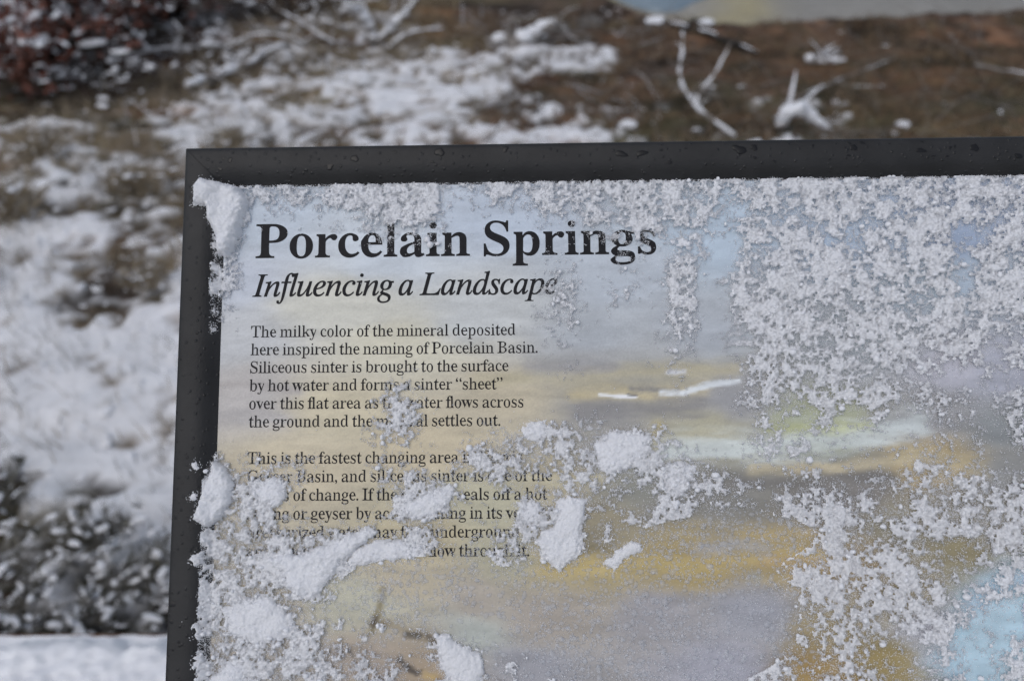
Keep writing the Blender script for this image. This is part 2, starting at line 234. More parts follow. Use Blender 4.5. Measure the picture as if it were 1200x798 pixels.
[1,1,1,1,1,1,1,1,1,1,1,1,1,1,1,1,1,1,1,2,2,2,2,2,2,2,2,2,2,4,4,4,4,2,1,1,1,1,1,1,1,1,1,1,1,0,0,0,0,0,0,0,0,0,0,0,0,0,0,0,0,0,0,0,0,0,0,0,0,0,0,0,0,0,0,0,0,0,0,0,0,0,0,0,0,0,0,0,0],
[1,1,1,1,1,1,1,1,1,1,1,1,1,1,1,1,1,1,2,2,2,2,2,2,2,2,2,2,2,4,4,4,2,2,1,1,1,1,1,1,1,1,1,1,1,0,0,0,0,0,0,0,0,0,0,0,0,0,0,0,0,0,0,0,0,0,0,0,0,0,0,0,0,0,0,0,0,0,0,0,0,0,0,0,0,0,0,0,0],
[1,1,1,1,1,1,1,1,1,1,1,1,1,1,1,1,1,1,1,1,1,1,1,1,2,2,2,2,2,4,4,4,2,2,1,1,1,1,1,1,1,1,1,1,1,0,0,0,0,0,0,0,0,0,0,0,0,0,0,0,0,0,0,0,0,0,0,0,0,0,0,0,0,0,0,0,0,0,0,0,0,0,0,0,0,0,0,0,0],
[1,1,1,1,1,1,1,1,1,1,1,1,1,1,1,1,1,1,1,1,1,1,1,1,1,1,1,1,3,3,3,3,2,2,1,1,1,1,1,1,1,1,0,0,0,0,0,0,0,0,0,0,0,0,0,0,0,0,0,0,0,0,0,0,0,0,0,0,0,0,0,0,0,0,0,0,0,0,0,0,0,0,0,0,0,0,0,0,0],
[1,1,1,1,1,1,1,1,1,1,1,1,1,1,1,1,1,1,1,1,1,1,1,1,1,1,1,1,3,3,3,3,2,2,1,1,0,0,0,0,0,0,0,0,0,0,0,0,0,0,0,0,0,0,0,0,0,0,0,0,0,0,0,0,0,0,0,0,0,0,0,0,0,0,0,0,0,0,0,0,0,0,0,0,0,0,0,0,0],
[1,1,1,1,1,1,1,1,1,1,1,1,1,1,1,1,1,1,1,1,1,1,1,1,1,1,1,1,3,3,3,3,2,2,1,1,0,0,0,0,0,0,0,0,0,0,0,0,0,0,0,0,0,0,0,0,0,0,0,0,0,0,0,0,0,0,0,0,0,0,0,0,0,0,0,0,0,0,0,0,0,0,0,0,0,0,0,0,0],
[1,1,1,1,1,1,1,1,1,1,1,1,1,1,1,1,1,1,1,1,1,1,1,1,1,1,1,1,3,3,3,3,2,2,1,0,0,0,0,0,0,0,0,0,0,0,0,0,0,0,0,0,0,0,0,0,0,0,0,0,0,0,0,0,0,0,0,0,0,0,0,0,0,0,0,0,0,0,0,0,0,0,0,0,0,0,0,0,0],
[1,1,1,1,1,1,1,1,1,1,1,1,1,1,1,1,1,1,1,1,1,1,1,1,1,1,1,1,3,3,3,2,2,1,1,0,0,0,0,0,0,0,0,0,0,0,0,0,0,0,0,0,0,0,0,0,0,0,0,0,0,0,0,0,0,0,0,0,0,0,0,0,0,0,0,0,0,0,0,0,0,0,0,0,0,0,0,0,0],
[1,1,1,1,1,1,1,1,1,1,1,1,1,1,1,1,1,1,1,1,1,1,1,1,1,1,1,3,3,3,3,2,2,1,1,0,0,0,0,0,0,0,0,0,0,0,0,0,0,0,0,0,0,0,0,0,0,0,0,0,0,0,0,0,0,0,0,0,0,0,0,0,0,0,0,0,0,0,0,0,0,0,0,0,0,0,0,0,0],
[1,1,1,1,1,1,1,1,1,1,1,1,1,1,1,1,1,1,1,1,1,1,1,1,1,1,1,3,3,3,3,2,2,1,1,0,0,0,0,0,0,0,0,0,0,0,0,0,0,0,0,0,0,0,0,0,0,0,0,0,0,0,0,0,0,0,0,0,0,0,0,0,0,0,0,0,0,0,0,0,0,0,0,0,0,0,0,0,0],
[1,1,1,1,1,1,1,1,1,1,1,1,1,1,1,1,1,1,1,1,1,1,1,1,1,1,1,3,3,3,3,2,2,1,1,0,0,0,0,0,0,0,0,0,0,0,0,0,0,0,0,0,0,0,0,0,0,0,0,0,0,0,0,0,0,0,0,0,0,0,0,0,0,0,0,0,0,0,0,0,0,0,0,0,0,0,0,0,0],
[1,1,1,1,1,1,1,1,1,1,1,1,1,1,1,1,1,1,1,1,1,1,1,1,1,1,1,3,3,3,3,2,2,1,1,0,0,0,0,0,0,0,0,0,0,0,0,0,0,0,0,0,0,0,0,0,0,0,0,0,0,0,0,0,0,0,0,0,0,0,0,0,0,0,0,0,0,0,0,0,0,0,0,0,0,0,0,0,0],
[1,1,1,1,1,1,1,1,1,1,1,1,1,1,1,1,1,1,1,1,1,1,1,1,1,1,1,3,3,3,3,2,2,1,1,0,0,0,0,0,0,0,0,0,0,0,0,0,0,0,0,0,0,0,0,0,0,0,0,0,0,0,0,0,0,0,0,0,0,0,0,0,0,0,0,0,0,0,0,0,0,0,0,0,0,0,0,0,0],
[1,1,1,1,1,1,1,1,1,1,1,1,1,1,1,1,1,1,1,1,1,1,1,1,1,1,3,3,3,3,3,2,2,1,1,0,0,0,0,0,0,0,0,0,0,0,0,0,0,0,0,0,0,0,0,0,0,0,0,0,0,0,0,0,0,0,0,0,0,0,0,0,0,0,0,0,0,0,0,0,0,0,0,0,0,0,0,0,0],
[1,1,1,1,1,1,1,1,1,1,1,1,1,1,1,1,1,1,1,1,1,1,1,1,1,1,3,3,3,3,2,2,2,1,1,0,0,0,0,0,0,0,0,0,0,0,0,0,0,0,0,0,0,0,0,0,0,0,0,0,0,0,0,0,0,0,0,0,0,0,0,0,0,0,0,0,0,0,0,0,0,0,0,0,0,0,0,0,0],
[1,1,1,1,1,1,1,1,1,1,1,1,1,1,1,1,1,1,1,1,1,1,1,1,1,1,3,3,3,3,2,2,1,1,1,0,0,0,0,0,0,0,0,0,0,0,0,0,0,0,0,0,0,0,0,0,0,0,0,0,0,0,0,0,0,0,0,0,0,0,0,0,0,0,0,0,0,0,0,0,0,0,0,0,0,0,0,0,0]], float)/9
GTYPE = np.array([
[0,0,0,0,0,0,0,0,0,0,0,0,0,0,0,0,0,0,0,0,0,0,0,0,0,0,0,0,0,0,0,0,0,0,0,0,0,0,0,0,0,0,0,0,0,0,0,0,0,0,0,0,0,0,0,0,0,0,0,0,0,0,0,0,0,0,0,0,0,0,0,0,0,0,0,0,0,0,0,0,0,0,0,0,0,0,0,0,0],
[0,0,0,0,0,0,0,0,0,0,0,0,0,0,0,0,0,0,0,0,0,0,0,0,0,0,0,0,0,0,0,0,0,0,0,0,0,0,0,0,0,0,0,0,0,0,0,0,0,0,0,0,0,0,0,0,0,0,0,0,0,0,0,0,0,0,0,0,0,0,0,0,0,0,0,0,0,0,0,0,0,0,0,0,0,0,0,0,0],
[0,0,0,0,0,0,0,0,0,0,0,0,0,0,0,0,0,0,0,0,0,0,0,0,0,0,0,0,0,0,0,0,0,0,0,0,0,0,0,0,0,0,0,0,0,0,0,0,0,0,0,0,0,0,0,0,0,0,0,0,0,0,0,0,0,0,0,0,0,0,0,0,0,0,0,0,0,0,0,0,0,0,0,0,0,0,0,0,0],
[0,0,0,0,0,0,0,0,0,0,0,0,0,0,0,0,0,0,0,0,0,0,0,0,0,0,0,0,0,0,0,0,0,0,0,0,0,0,0,0,0,0,0,0,0,0,0,0,0,0,0,0,0,0,0,0,0,0,0,0,0,0,0,0,0,0,0,0,0,0,0,0,0,0,0,0,0,0,0,0,0,0,0,0,0,0,0,0,0],
[0,0,0,0,0,0,0,0,0,0,0,0,0,0,0,0,0,0,0,0,0,0,0,0,0,0,0,0,0,0,0,0,0,0,0,0,0,0,0,0,0,0,0,0,0,0,0,0,0,0,0,0,0,0,0,0,0,0,0,0,0,0,0,0,0,0,0,0,0,0,0,0,0,0,0,0,0,0,0,0,0,0,0,0,0,0,0,0,0],
[0,0,0,0,0,0,0,0,0,0,0,0,0,0,0,0,0,0,0,0,0,0,0,0,0,0,0,0,0,0,0,0,0,0,0,0,0,0,0,0,0,0,0,0,0,0,0,0,0,0,0,0,0,0,0,0,0,0,0,0,0,0,0,0,0,0,0,0,0,0,0,0,0,0,0,0,0,0,0,0,0,0,0,0,0,0,0,0,0],
[0,0,0,0,0,0,0,0,0,0,0,0,0,0,0,0,0,0,0,0,0,0,0,0,0,0,0,0,0,0,0,0,0,0,0,0,0,0,0,0,0,0,0,0,0,0,0,0,0,0,0,0,0,0,0,0,0,0,0,0,0,0,0,0,0,0,0,0,0,0,0,0,0,0,0,0,0,0,0,0,0,0,0,0,0,0,0,0,0],
[1,1,1,1,1,1,0,0,0,0,0,0,0,0,0,0,0,0,0,0,0,0,0,0,0,0,0,0,0,0,0,0,0,0,0,0,0,0,0,0,0,0,0,0,0,0,0,0,0,0,0,0,0,0,0,0,0,0,0,0,0,0,0,0,0,0,0,0,0,0,0,0,0,0,0,0,0,0,0,0,0,0,0,0,0,0,0,0,0],
[1,1,1,1,1,1,1,1,1,1,1,1,1,1,1,1,1,1,1,1,1,1,1,1,1,1,1,1,1,1,1,1,0,0,0,0,0,0,0,0,0,0,0,0,0,0,0,0,0,0,0,0,0,0,0,1,1,1,1,1,1,1,1,1,1,1,1,1,1,1,1,1,1,1,1,1,1,1,1,1,1,1,1,1,1,1,1,1,1],
[1,1,1,1,1,1,1,1,1,1,1,1,1,1,1,1,1,1,1,1,1,1,1,1,1,1,1,1,1,1,1,1,1,1,1,1,1,1,1,1,1,1,1,1,1,1,1,1,1,1,1,1,1,1,1,1,1,1,1,1,1,1,1,1,1,1,1,1,1,1,1,1,1,1,1,1,1,1,1,1,1,1,1,1,1,1,1,1,1],
[1,1,1,1,1,1,1,1,1,1,1,1,1,1,1,1,1,1,1,1,1,1,1,1,1,1,1,1,1,1,1,1,1,1,1,1,1,1,1,1,1,1,1,1,1,1,1,1,1,1,1,1,1,1,1,1,1,1,1,1,1,1,1,1,1,1,1,1,1,1,1,1,1,1,1,1,1,1,1,1,1,1,1,1,1,1,1,1,1],
[1,1,1,1,1,1,1,1,1,1,1,1,1,1,1,1,1,1,1,1,1,1,1,1,1,1,1,1,1,1,1,1,1,1,1,1,1,1,1,1,1,1,1,1,1,1,1,1,1,1,1,1,1,1,1,1,1,1,1,1,1,1,1,1,1,1,1,1,1,1,1,1,1,1,1,1,1,1,1,1,1,1,1,1,1,1,1,1,1],
[1,1,1,1,1,1,1,1,1,1,1,1,1,1,1,1,1,1,1,1,1,1,1,1,1,1,1,1,1,1,1,1,1,1,1,1,1,1,1,1,1,1,1,1,1,1,1,1,1,1,1,1,1,1,1,1,1,1,1,1,1,1,1,1,1,1,1,1,1,1,1,1,1,1,1,1,1,1,1,1,1,1,1,1,1,1,1,1,1],
[1,1,1,1,1,1,1,1,1,1,1,1,1,1,1,1,1,1,1,1,1,1,1,1,1,1,1,1,1,1,1,1,1,1,1,1,1,1,1,1,1,1,1,1,1,1,1,1,1,1,1,1,1,1,1,1,1,1,1,1,1,1,1,1,1,1,1,1,1,1,1,1,1,1,1,1,1,1,1,1,1,1,1,1,1,1,1,1,1],
[1,1,1,1,1,1,1,1,1,1,1,1,1,1,1,1,1,1,1,1,1,1,1,1,1,1,1,1,1,1,1,1,1,1,1,1,1,1,1,1,1,1,1,1,1,1,1,1,1,1,1,1,1,1,1,1,1,1,1,1,1,1,1,1,1,1,1,1,1,1,1,1,1,1,1,1,1,1,1,1,1,1,1,1,1,1,1,1,1],
[1,1,1,1,1,1,1,1,1,1,1,1,1,1,1,1,1,1,1,1,1,1,1,1,1,1,1,0,0,0,1,1,1,1,1,1,1,1,1,1,1,1,1,1,1,1,1,1,1,1,1,1,1,1,1,1,1,1,1,1,1,1,1,1,1,1,1,1,1,1,1,1,1,1,1,1,1,1,1,1,1,1,1,1,1,1,1,1,1],
[1,1,1,1,1,1,1,1,1,1,1,1,1,1,1,1,1,1,1,1,1,1,1,1,1,1,1,0,0,0,1,1,1,1,1,1,1,1,1,1,1,1,1,1,1,1,1,1,1,1,1,1,1,1,1,1,1,1,1,1,1,1,1,1,1,1,1,1,1,1,1,1,1,1,1,1,1,1,1,1,1,1,1,1,1,1,1,1,1],
[1,1,1,1,1,1,1,1,1,1,1,1,1,1,1,1,1,1,1,1,1,1,1,1,1,1,1,0,0,1,1,1,1,1,1,1,1,1,1,1,1,1,1,1,1,1,1,1,1,1,1,1,1,1,1,1,1,1,1,1,1,1,1,1,1,1,1,1,1,1,1,1,1,1,1,1,1,1,1,1,1,1,1,1,1,1,1,1,1],
[1,1,1,1,1,1,1,1,1,1,1,1,1,1,1,1,1,1,1,1,1,1,1,1,1,1,1,1,1,1,1,1,1,1,1,1,1,1,1,1,1,1,1,1,1,1,1,1,1,1,1,1,1,1,1,1,1,1,1,1,1,1,1,1,1,1,1,1,1,1,1,1,1,1,1,1,1,1,1,1,1,1,1,1,1,1,1,1,1],
[1,1,1,1,1,1,1,1,1,1,1,1,1,1,1,1,1,1,1,1,1,1,1,1,1,1,1,1,1,1,1,1,1,1,1,1,1,1,1,1,1,1,1,1,1,1,1,1,1,1,1,1,1,1,1,1,1,1,1,1,1,1,1,1,1,1,1,1,1,1,1,1,1,1,1,1,1,1,1,1,1,1,1,1,1,1,1,1,1],
[1,1,1,1,1,1,1,1,1,1,1,1,1,1,1,1,1,1,1,1,1,1,1,1,1,1,1,1,1,1,1,1,1,1,1,1,1,1,1,1,1,1,1,1,1,1,1,1,1,1,1,1,1,1,1,1,1,1,1,1,1,1,1,1,1,1,1,1,1,1,1,1,1,1,1,1,1,1,1,1,1,1,1,1,1,1,1,1,1],
[1,1,1,1,1,1,1,1,1,1,1,1,1,1,1,1,1,1,1,1,1,1,1,1,1,1,5,1,1,1,1,1,1,1,1,1,1,1,1,1,1,1,1,1,1,1,1,1,1,1,1,1,1,1,1,1,1,1,1,1,1,1,1,1,1,1,1,1,1,1,1,1,1,1,1,1,1,1,1,1,1,1,1,1,1,1,1,1,1],
[1,1,1,1,1,1,1,1,1,1,1,1,1,1,1,1,1,1,1,1,1,1,1,1,1,5,1,1,1,1,1,1,1,1,1,1,1,1,1,1,1,1,1,1,1,1,1,1,1,1,1,1,1,1,1,1,1,1,1,1,1,1,1,1,1,1,1,1,1,1,1,1,1,1,1,1,1,1,1,1,1,1,1,1,1,1,1,1,1],
[1,1,1,1,1,1,1,1,1,1,1,1,1,1,1,1,1,1,1,1,1,1,1,1,1,5,1,1,1,1,1,1,1,1,1,1,1,1,1,1,1,1,1,1,1,1,1,1,1,1,1,1,1,1,1,1,1,1,1,1,1,1,1,1,1,1,1,1,1,1,1,1,1,1,1,1,1,1,1,1,1,1,1,1,1,1,1,1,1],
[1,1,1,1,1,1,1,1,1,1,1,1,1,1,1,1,1,1,1,1,1,1,1,1,5,1,1,1,1,1,1,1,1,1,1,1,1,1,1,1,1,1,1,1,1,1,1,1,1,1,1,1,1,1,1,1,1,1,1,1,1,1,1,1,1,1,1,1,1,1,1,1,1,1,1,1,1,1,1,1,1,1,1,1,1,1,1,1,1],
[1,1,1,1,1,1,1,1,1,1,1,1,1,1,1,1,1,1,1,1,1,1,1,1,5,1,1,1,1,1,1,1,1,1,1,1,1,1,1,1,1,1,1,1,1,1,1,1,1,1,1,1,1,1,1,1,1,1,1,1,1,1,1,1,1,1,1,1,1,1,1,1,1,1,1,1,1,1,1,1,1,1,1,1,1,1,1,1,1],
[1,1,1,1,1,1,1,1,1,1,1,1,1,1,1,1,1,1,1,1,1,1,1,5,5,1,1,1,1,1,1,1,1,1,1,1,1,1,1,1,1,1,1,1,1,1,1,1,1,1,1,1,1,1,1,1,1,1,1,1,1,1,1,1,1,1,1,1,1,1,1,1,1,1,1,1,1,1,1,1,1,1,1,1,1,1,1,1,1],
[1,1,1,1,1,1,1,1,1,1,1,1,1,1,1,1,1,1,1,1,1,1,1,5,1,1,1,1,1,1,1,1,1,1,1,1,1,1,1,1,1,1,1,1,1,1,1,1,1,1,1,1,1,1,1,1,1,1,1,1,1,1,1,1,1,1,1,1,1,1,1,1,1,1,1,1,1,1,1,1,1,1,5,5,5,5,5,5,5],
[1,1,1,1,1,1,1,1,1,1,1,1,1,1,1,1,1,1,1,1,1,1,1,1,1,1,5,1,1,1,1,1,1,1,1,1,1,1,1,1,1,1,1,1,1,1,1,1,1,1,1,1,1,1,1,5,5,5,5,4,5,5,5,5,5,5,5,5,5,5,5,5,5,5,5,5,5,5,5,5,5,5,5,5,5,5,5,5,5],
[1,1,1,1,1,1,1,1,1,1,1,1,1,1,1,1,1,1,1,1,1,1,1,1,1,1,5,5,5,5,5,5,4,4,4,4,4,4,4,4,5,5,5,4,4,5,5,5,5,5,4,5,5,5,5,5,5,5,5,4,4,5,5,5,5,5,5,5,5,5,5,5,5,5,5,5,5,5,5,5,5,5,5,5,5,5,5,5,5],
[1,1,1,1,1,1,1,1,1,1,1,1,1,1,1,1,1,1,1,1,1,1,1,1,1,5,5,5,5,5,5,5,4,4,4,4,4,4,4,4,5,5,5,4,4,5,5,5,5,5,4,5,5,5,5,5,5,5,5,5,4,5,5,5,5,5,5,5,5,5,5,5,5,5,5,5,5,5,5,5,5,5,5,5,5,5,5,5,5],
[1,1,1,1,1,1,1,1,1,1,1,1,1,1,1,1,1,1,1,1,1,1,1,1,1,5,5,5,5,5,5,4,4,4,4,4,4,4,4,4,5,5,5,4,4,5,5,5,5,5,4,5,5,5,5,5,5,5,5,5,4,5,5,5,5,5,5,5,5,5,5,5,5,5,5,5,5,5,5,5,5,5,5,5,5,5,5,5,5],
[1,1,1,1,1,1,1,1,1,1,1,1,1,1,1,1,1,1,1,1,1,1,1,1,1,1,1,1,1,1,1,1,1,1,1,4,4,1,1,1,4,4,4,4,4,4,4,4,5,5,5,5,5,5,5,5,5,5,5,5,5,5,5,5,5,5,5,5,5,5,5,5,5,5,5,5,5,5,5,5,5,5,5,5,5,5,5,5,5],
[1,1,1,1,1,1,1,1,1,1,1,1,1,1,1,1,1,1,1,1,1,1,1,1,1,1,1,1,1,1,1,1,1,1,1,1,1,1,1,1,4,4,4,4,4,4,4,4,5,5,5,5,5,5,5,5,5,5,5,5,5,5,5,5,5,5,5,5,5,5,5,5,5,5,5,5,5,5,5,5,5,5,5,5,5,5,5,5,5],
[1,1,1,1,1,1,1,1,1,1,1,1,1,1,1,1,1,1,1,1,1,1,1,1,1,1,1,1,1,1,1,1,1,1,1,1,1,1,1,1,4,4,4,4,4,4,4,4,5,5,5,5,5,5,5,5,5,5,5,5,5,5,5,5,5,5,5,5,5,5,5,5,5,5,5,5,5,5,5,5,5,5,5,5,5,5,5,5,5],
[1,1,1,1,1,1,1,1,1,1,1,1,1,1,1,1,1,1,1,1,1,1,1,1,1,1,1,1,1,1,1,1,1,1,1,1,1,1,1,1,4,4,4,4,4,4,4,4,5,5,5,5,5,5,5,5,5,5,5,5,4,4,4,5,5,5,5,5,5,5,5,5,5,5,5,5,5,5,5,5,5,5,5,5,5,5,5,5,5],
[1,1,1,1,1,1,1,1,1,1,1,1,1,1,1,1,1,1,1,1,1,1,1,1,1,1,1,1,1,1,1,1,1,1,1,1,1,1,1,1,1,4,4,4,4,4,4,4,4,4,5,5,5,5,4,4,4,5,5,5,5,4,4,5,5,5,5,5,5,5,5,5,5,5,5,5,5,5,5,5,5,5,5,5,5,5,5,5,5],
[0,0,1,1,1,1,1,1,1,1,1,1,1,1,1,1,1,1,1,1,1,1,1,1,1,1,1,1,1,1,1,1,1,1,1,1,1,1,1,1,1,4,4,4,4,4,4,4,4,4,5,5,5,5,4,4,4,5,5,5,5,4,4,4,5,5,5,5,5,5,5,5,5,5,5,5,5,5,5,5,5,5,5,5,5,5,5,5,5],
[0,0,0,0,0,0,0,0,0,0,0,0,1,1,1,1,1,1,1,1,1,1,1,1,1,1,1,1,1,1,1,1,1,1,1,1,1,1,1,1,1,4,4,4,4,4,4,4,4,4,5,5,5,5,4,4,4,5,5,5,5,4,4,4,5,5,5,5,5,5,5,5,5,5,5,5,5,5,5,5,5,5,4,4,4,4,4,4,4],
[0,0,0,0,0,0,0,0,0,0,0,0,0,0,0,0,0,0,0,0,0,1,1,1,1,1,1,1,1,1,1,1,1,1,1,1,1,1,1,1,1,4,4,4,4,4,4,4,4,4,5,5,5,5,4,4,4,5,5,5,5,5,4,4,4,4,4,4,4,4,4,4,4,4,4,4,4,4,4,4,4,4,4,4,4,4,4,4,4],
[0,0,0,0,0,0,0,0,0,0,0,0,0,0,0,0,0,0,0,0,0,0,1,1,1,1,1,1,1,1,1,1,1,1,1,1,1,1,1,1,1,4,4,4,4,3,3,3,3,3,4,4,4,4,4,4,4,4,4,4,4,4,4,4,4,4,4,4,4,4,4,4,4,4,4,4,4,4,4,4,4,4,4,4,4,4,4,4,4],
[0,0,0,0,0,0,0,0,0,0,0,0,0,0,0,0,0,0,0,0,0,0,1,1,1,1,1,1,1,1,1,1,1,1,1,1,1,1,2,2,3,3,3,3,3,3,3,3,3,3,4,4,4,4,4,4,4,4,4,4,4,4,4,4,4,4,4,4,4,4,4,4,4,4,4,4,4,4,4,4,4,4,4,4,4,4,4,4,4],
[0,0,0,0,0,0,0,0,0,0,0,0,0,0,0,0,0,0,0,0,0,1,1,1,1,1,1,1,1,1,1,1,1,1,1,1,1,1,2,2,3,3,3,3,3,3,3,3,3,3,3,4,4,4,4,4,4,4,4,4,4,4,4,4,4,4,4,4,4,4,4,4,4,4,4,4,4,4,4,4,4,4,4,4,4,4,4,4,4],
[0,0,0,0,0,0,0,0,0,0,0,0,0,0,0,0,0,0,0,0,0,1,1,1,1,1,1,1,1,1,1,1,1,1,1,1,1,1,2,2,3,3,3,3,3,3,3,3,3,3,3,4,4,4,4,4,4,4,4,4,4,4,4,4,4,4,4,4,4,4,4,4,4,4,4,4,4,4,4,4,4,4,4,4,4,4,4,4,4],
[0,0,0,0,0,0,0,0,0,0,0,0,0,0,0,0,0,0,0,0,1,1,1,1,1,1,1,1,1,1,1,1,1,1,1,1,1,1,2,2,3,3,3,3,3,3,3,3,3,3,3,4,4,4,4,4,4,4,4,4,4,4,4,4,4,4,4,4,4,4,4,4,4,4,4,4,4,4,4,4,4,4,4,4,4,4,4,4,4],
[0,0,0,0,0,0,0,0,0,0,0,0,0,0,0,0,0,0,0,0,0,0,0,2,2,1,1,1,1,1,1,1,1,1,1,1,1,1,2,2,3,3,3,3,3,3,3,3,3,3,3,4,4,4,4,4,4,4,4,4,4,4,4,4,4,4,4,4,4,4,4,4,4,4,4,4,4,4,4,4,4,4,4,4,4,4,4,4,4],
[0,0,0,0,0,0,0,0,0,0,0,0,0,0,0,0,0,0,0,0,0,0,0,2,2,1,1,1,1,1,1,1,1,1,1,2,2,2,2,2,3,3,3,3,3,3,3,3,3,3,3,4,4,4,4,4,4,4,4,4,4,4,4,4,4,4,4,4,4,4,4,4,4,4,4,4,4,4,4,4,4,4,4,4,4,4,4,4,4],
[0,0,0,0,0,0,0,0,0,0,0,0,0,0,0,0,0,0,0,0,0,0,0,2,1,1,1,1,1,1,1,1,1,1,2,2,2,2,2,2,3,3,3,3,3,3,3,3,3,3,3,4,4,4,4,4,4,4,4,4,4,4,4,4,4,4,4,4,4,4,4,4,4,4,4,4,4,4,4,4,4,4,4,4,4,4,4,4,4],
[0,0,0,0,0,0,0,0,0,0,0,0,0,0,0,0,0,0,0,0,0,0,2,2,1,1,1,1,1,1,1,1,1,1,2,2,2,2,2,2,3,3,3,3,3,3,3,3,3,3,3,4,4,4,4,4,4,4,4,4,4,4,4,4,4,4,4,4,4,4,4,4,4,4,4,4,4,4,4,4,4,4,4,4,4,4,4,4,4],
[0,0,0,0,0,0,0,0,0,0,0,0,0,0,0,0,0,0,0,0,0,0,2,2,1,1,1,1,1,1,1,1,1,1,2,2,2,2,2,3,3,3,3,3,3,3,3,3,3,3,3,3,4,4,4,4,4,4,4,4,4,4,4,4,4,4,4,4,4,4,4,4,4,4,4,4,4,4,4,4,4,4,4,4,4,4,4,4,4],
[0,0,0,0,0,0,0,0,0,0,0,0,0,0,0,0,0,0,0,0,0,0,2,2,1,1,1,1,1,1,1,1,1,1,2,2,2,2,2,3,3,3,3,3,3,3,3,3,3,3,3,3,4,4,4,4,4,4,4,4,4,4,4,4,4,4,4,4,4,4,4,4,4,4,4,4,4,4,4,4,4,4,4,4,4,4,4,4,4],
[0,0,0,0,0,0,0,0,0,0,0,0,0,0,0,0,0,0,0,0,0,0,0,0,1,1,1,1,1,1,1,1,1,1,2,2,2,2,2,3,3,3,3,3,3,3,3,3,3,3,3,3,4,4,4,4,4,4,4,4,4,4,4,4,4,4,4,4,4,4,4,4,4,4,4,4,4,4,4,4,4,4,4,4,4,4,4,4,4],
[0,0,0,0,0,0,0,0,0,0,0,0,0,0,0,0,0,0,0,0,0,0,0,0,0,2,2,2,2,2,2,2,1,1,2,2,2,2,2,3,3,3,3,3,3,3,3,3,4,4,4,4,4,4,4,4,4,4,4,4,4,4,4,4,4,4,4,4,4,4,4,4,4,4,4,4,4,4,4,4,4,4,4,4,4,4,4,4,4],
[0,0,0,0,0,0,0,0,0,0,0,0,0,0,0,0,0,0,0,0,0,0,0,0,0,2,2,2,2,2,2,2,2,2,2,2,2,3,3,3,3,3,3,3,3,3,3,3,4,4,4,4,4,4,4,4,4,4,4,4,4,4,4,4,4,4,4,4,4,4,4,4,4,4,4,4,4,4,4,4,4,4,4,4,4,4,4,4,4],
[0,0,0,0,0,0,0,0,0,0,0,0,0,0,0,0,0,0,0,0,0,0,0,0,2,2,2,2,2,2,2,2,2,2,2,2,2,3,3,3,3,3,3,3,3,3,3,3,3,4,4,4,4,4,4,4,4,4,4,4,4,4,4,4,4,4,4,4,4,4,4,4,4,4,4,4,4,4,4,4,4,4,4,4,4,4,4,4,4],
[0,0,0,0,0,0,0,0,0,0,0,0,0,0,0,0,0,0,0,0,0,0,0,0,2,2,2,2,2,2,2,2,2,2,2,2,2,3,3,3,3,3,3,3,3,3,3,3,3,4,4,4,4,4,4,4,4,4,4,4,4,4,4,4,4,4,4,4,4,4,4,4,4,4,4,4,4,4,4,4,4,4,4,4,4,4,4,4,4],
[0,0,0,0,0,0,0,0,0,0,0,0,0,0,0,0,0,0,0,0,0,0,0,0,2,2,2,2,2,2,2,2,2,2,2,2,2,3,3,3,3,3,3,3,3,3,3,3,3,4,4,4,4,4,4,4,4,4,4,4,4,4,4,4,4,4,4,4,4,4,4,4,4,4,4,4,4,4,4,4,4,4,4,4,4,4,4,4,4],
[0,0,0,0,0,0,0,0,0,0,0,0,0,0,0,0,0,0,0,0,0,0,0,0,2,2,2,2,2,2,2,2,2,2,2,2,2,3,3,3,3,3,3,3,3,3,3,3,3,4,4,4,4,4,4,4,4,4,4,4,4,4,4,4,4,4,4,4,4,4,4,4,4,4,4,4,4,4,4,4,4,4,4,4,4,4,4,4,4],
[0,0,0,0,0,0,0,0,0,0,0,0,0,0,0,0,0,0,0,0,0,0,0,2,2,2,2,2,2,2,2,2,2,2,2,2,2,3,3,3,3,3,3,3,3,3,3,3,3,4,4,4,4,4,4,4,4,4,4,4,4,4,4,4,4,4,4,4,4,4,4,4,4,4,4,4,4,4,4,4,4,4,4,4,4,4,4,4,4],
[0,0,0,0,0,0,0,0,0,0,0,0,0,0,0,0,0,0,0,0,0,0,0,2,2,2,2,2,2,2,2,2,2,2,2,2,2,3,3,3,3,3,3,3,3,3,3,3,3,4,4,4,4,4,4,4,4,4,4,4,4,4,4,4,4,4,4,4,4,4,4,4,4,4,4,4,4,4,4,4,4,4,4,4,4,4,4,4,4],
[0,0,0,0,0,0,0,0,0,0,0,0,0,0,0,0,0,0,0,0,0,0,0,2,2,2,2,2,2,2,2,2,2,2,2,2,2,3,3,3,3,3,3,3,3,3,3,3,3,4,4,4,4,4,4,4,4,4,4,4,4,4,4,4,4,4,4,4,4,4,4,4,4,4,4,4,4,4,4,4,4,4,4,4,4,4,4,4,4],
[0,0,0,0,0,0,0,0,0,0,0,0,0,0,0,0,0,0,0,0,0,0,0,2,2,2,2,2,2,2,2,2,2,2,2,2,2,3,3,3,3,3,3,3,3,3,3,3,3,4,4,4,4,4,4,4,4,4,4,4,4,4,4,4,4,4,4,4,4,4,4,4,4,4,4,4,4,4,4,4,4,4,4,4,4,4,4,4,4],
[0,0,0,0,0,0,0,0,0,0,0,0,0,0,0,0,0,0,0,0,0,0,2,2,2,2,2,2,2,2,2,2,2,2,2,2,2,3,3,3,3,3,3,3,3,3,3,3,3,4,4,4,4,4,4,4,4,4,4,4,4,4,4,4,4,4,4,4,4,4,4,4,4,4,4,4,4,4,4,4,4,4,4,4,4,4,4,4,4],
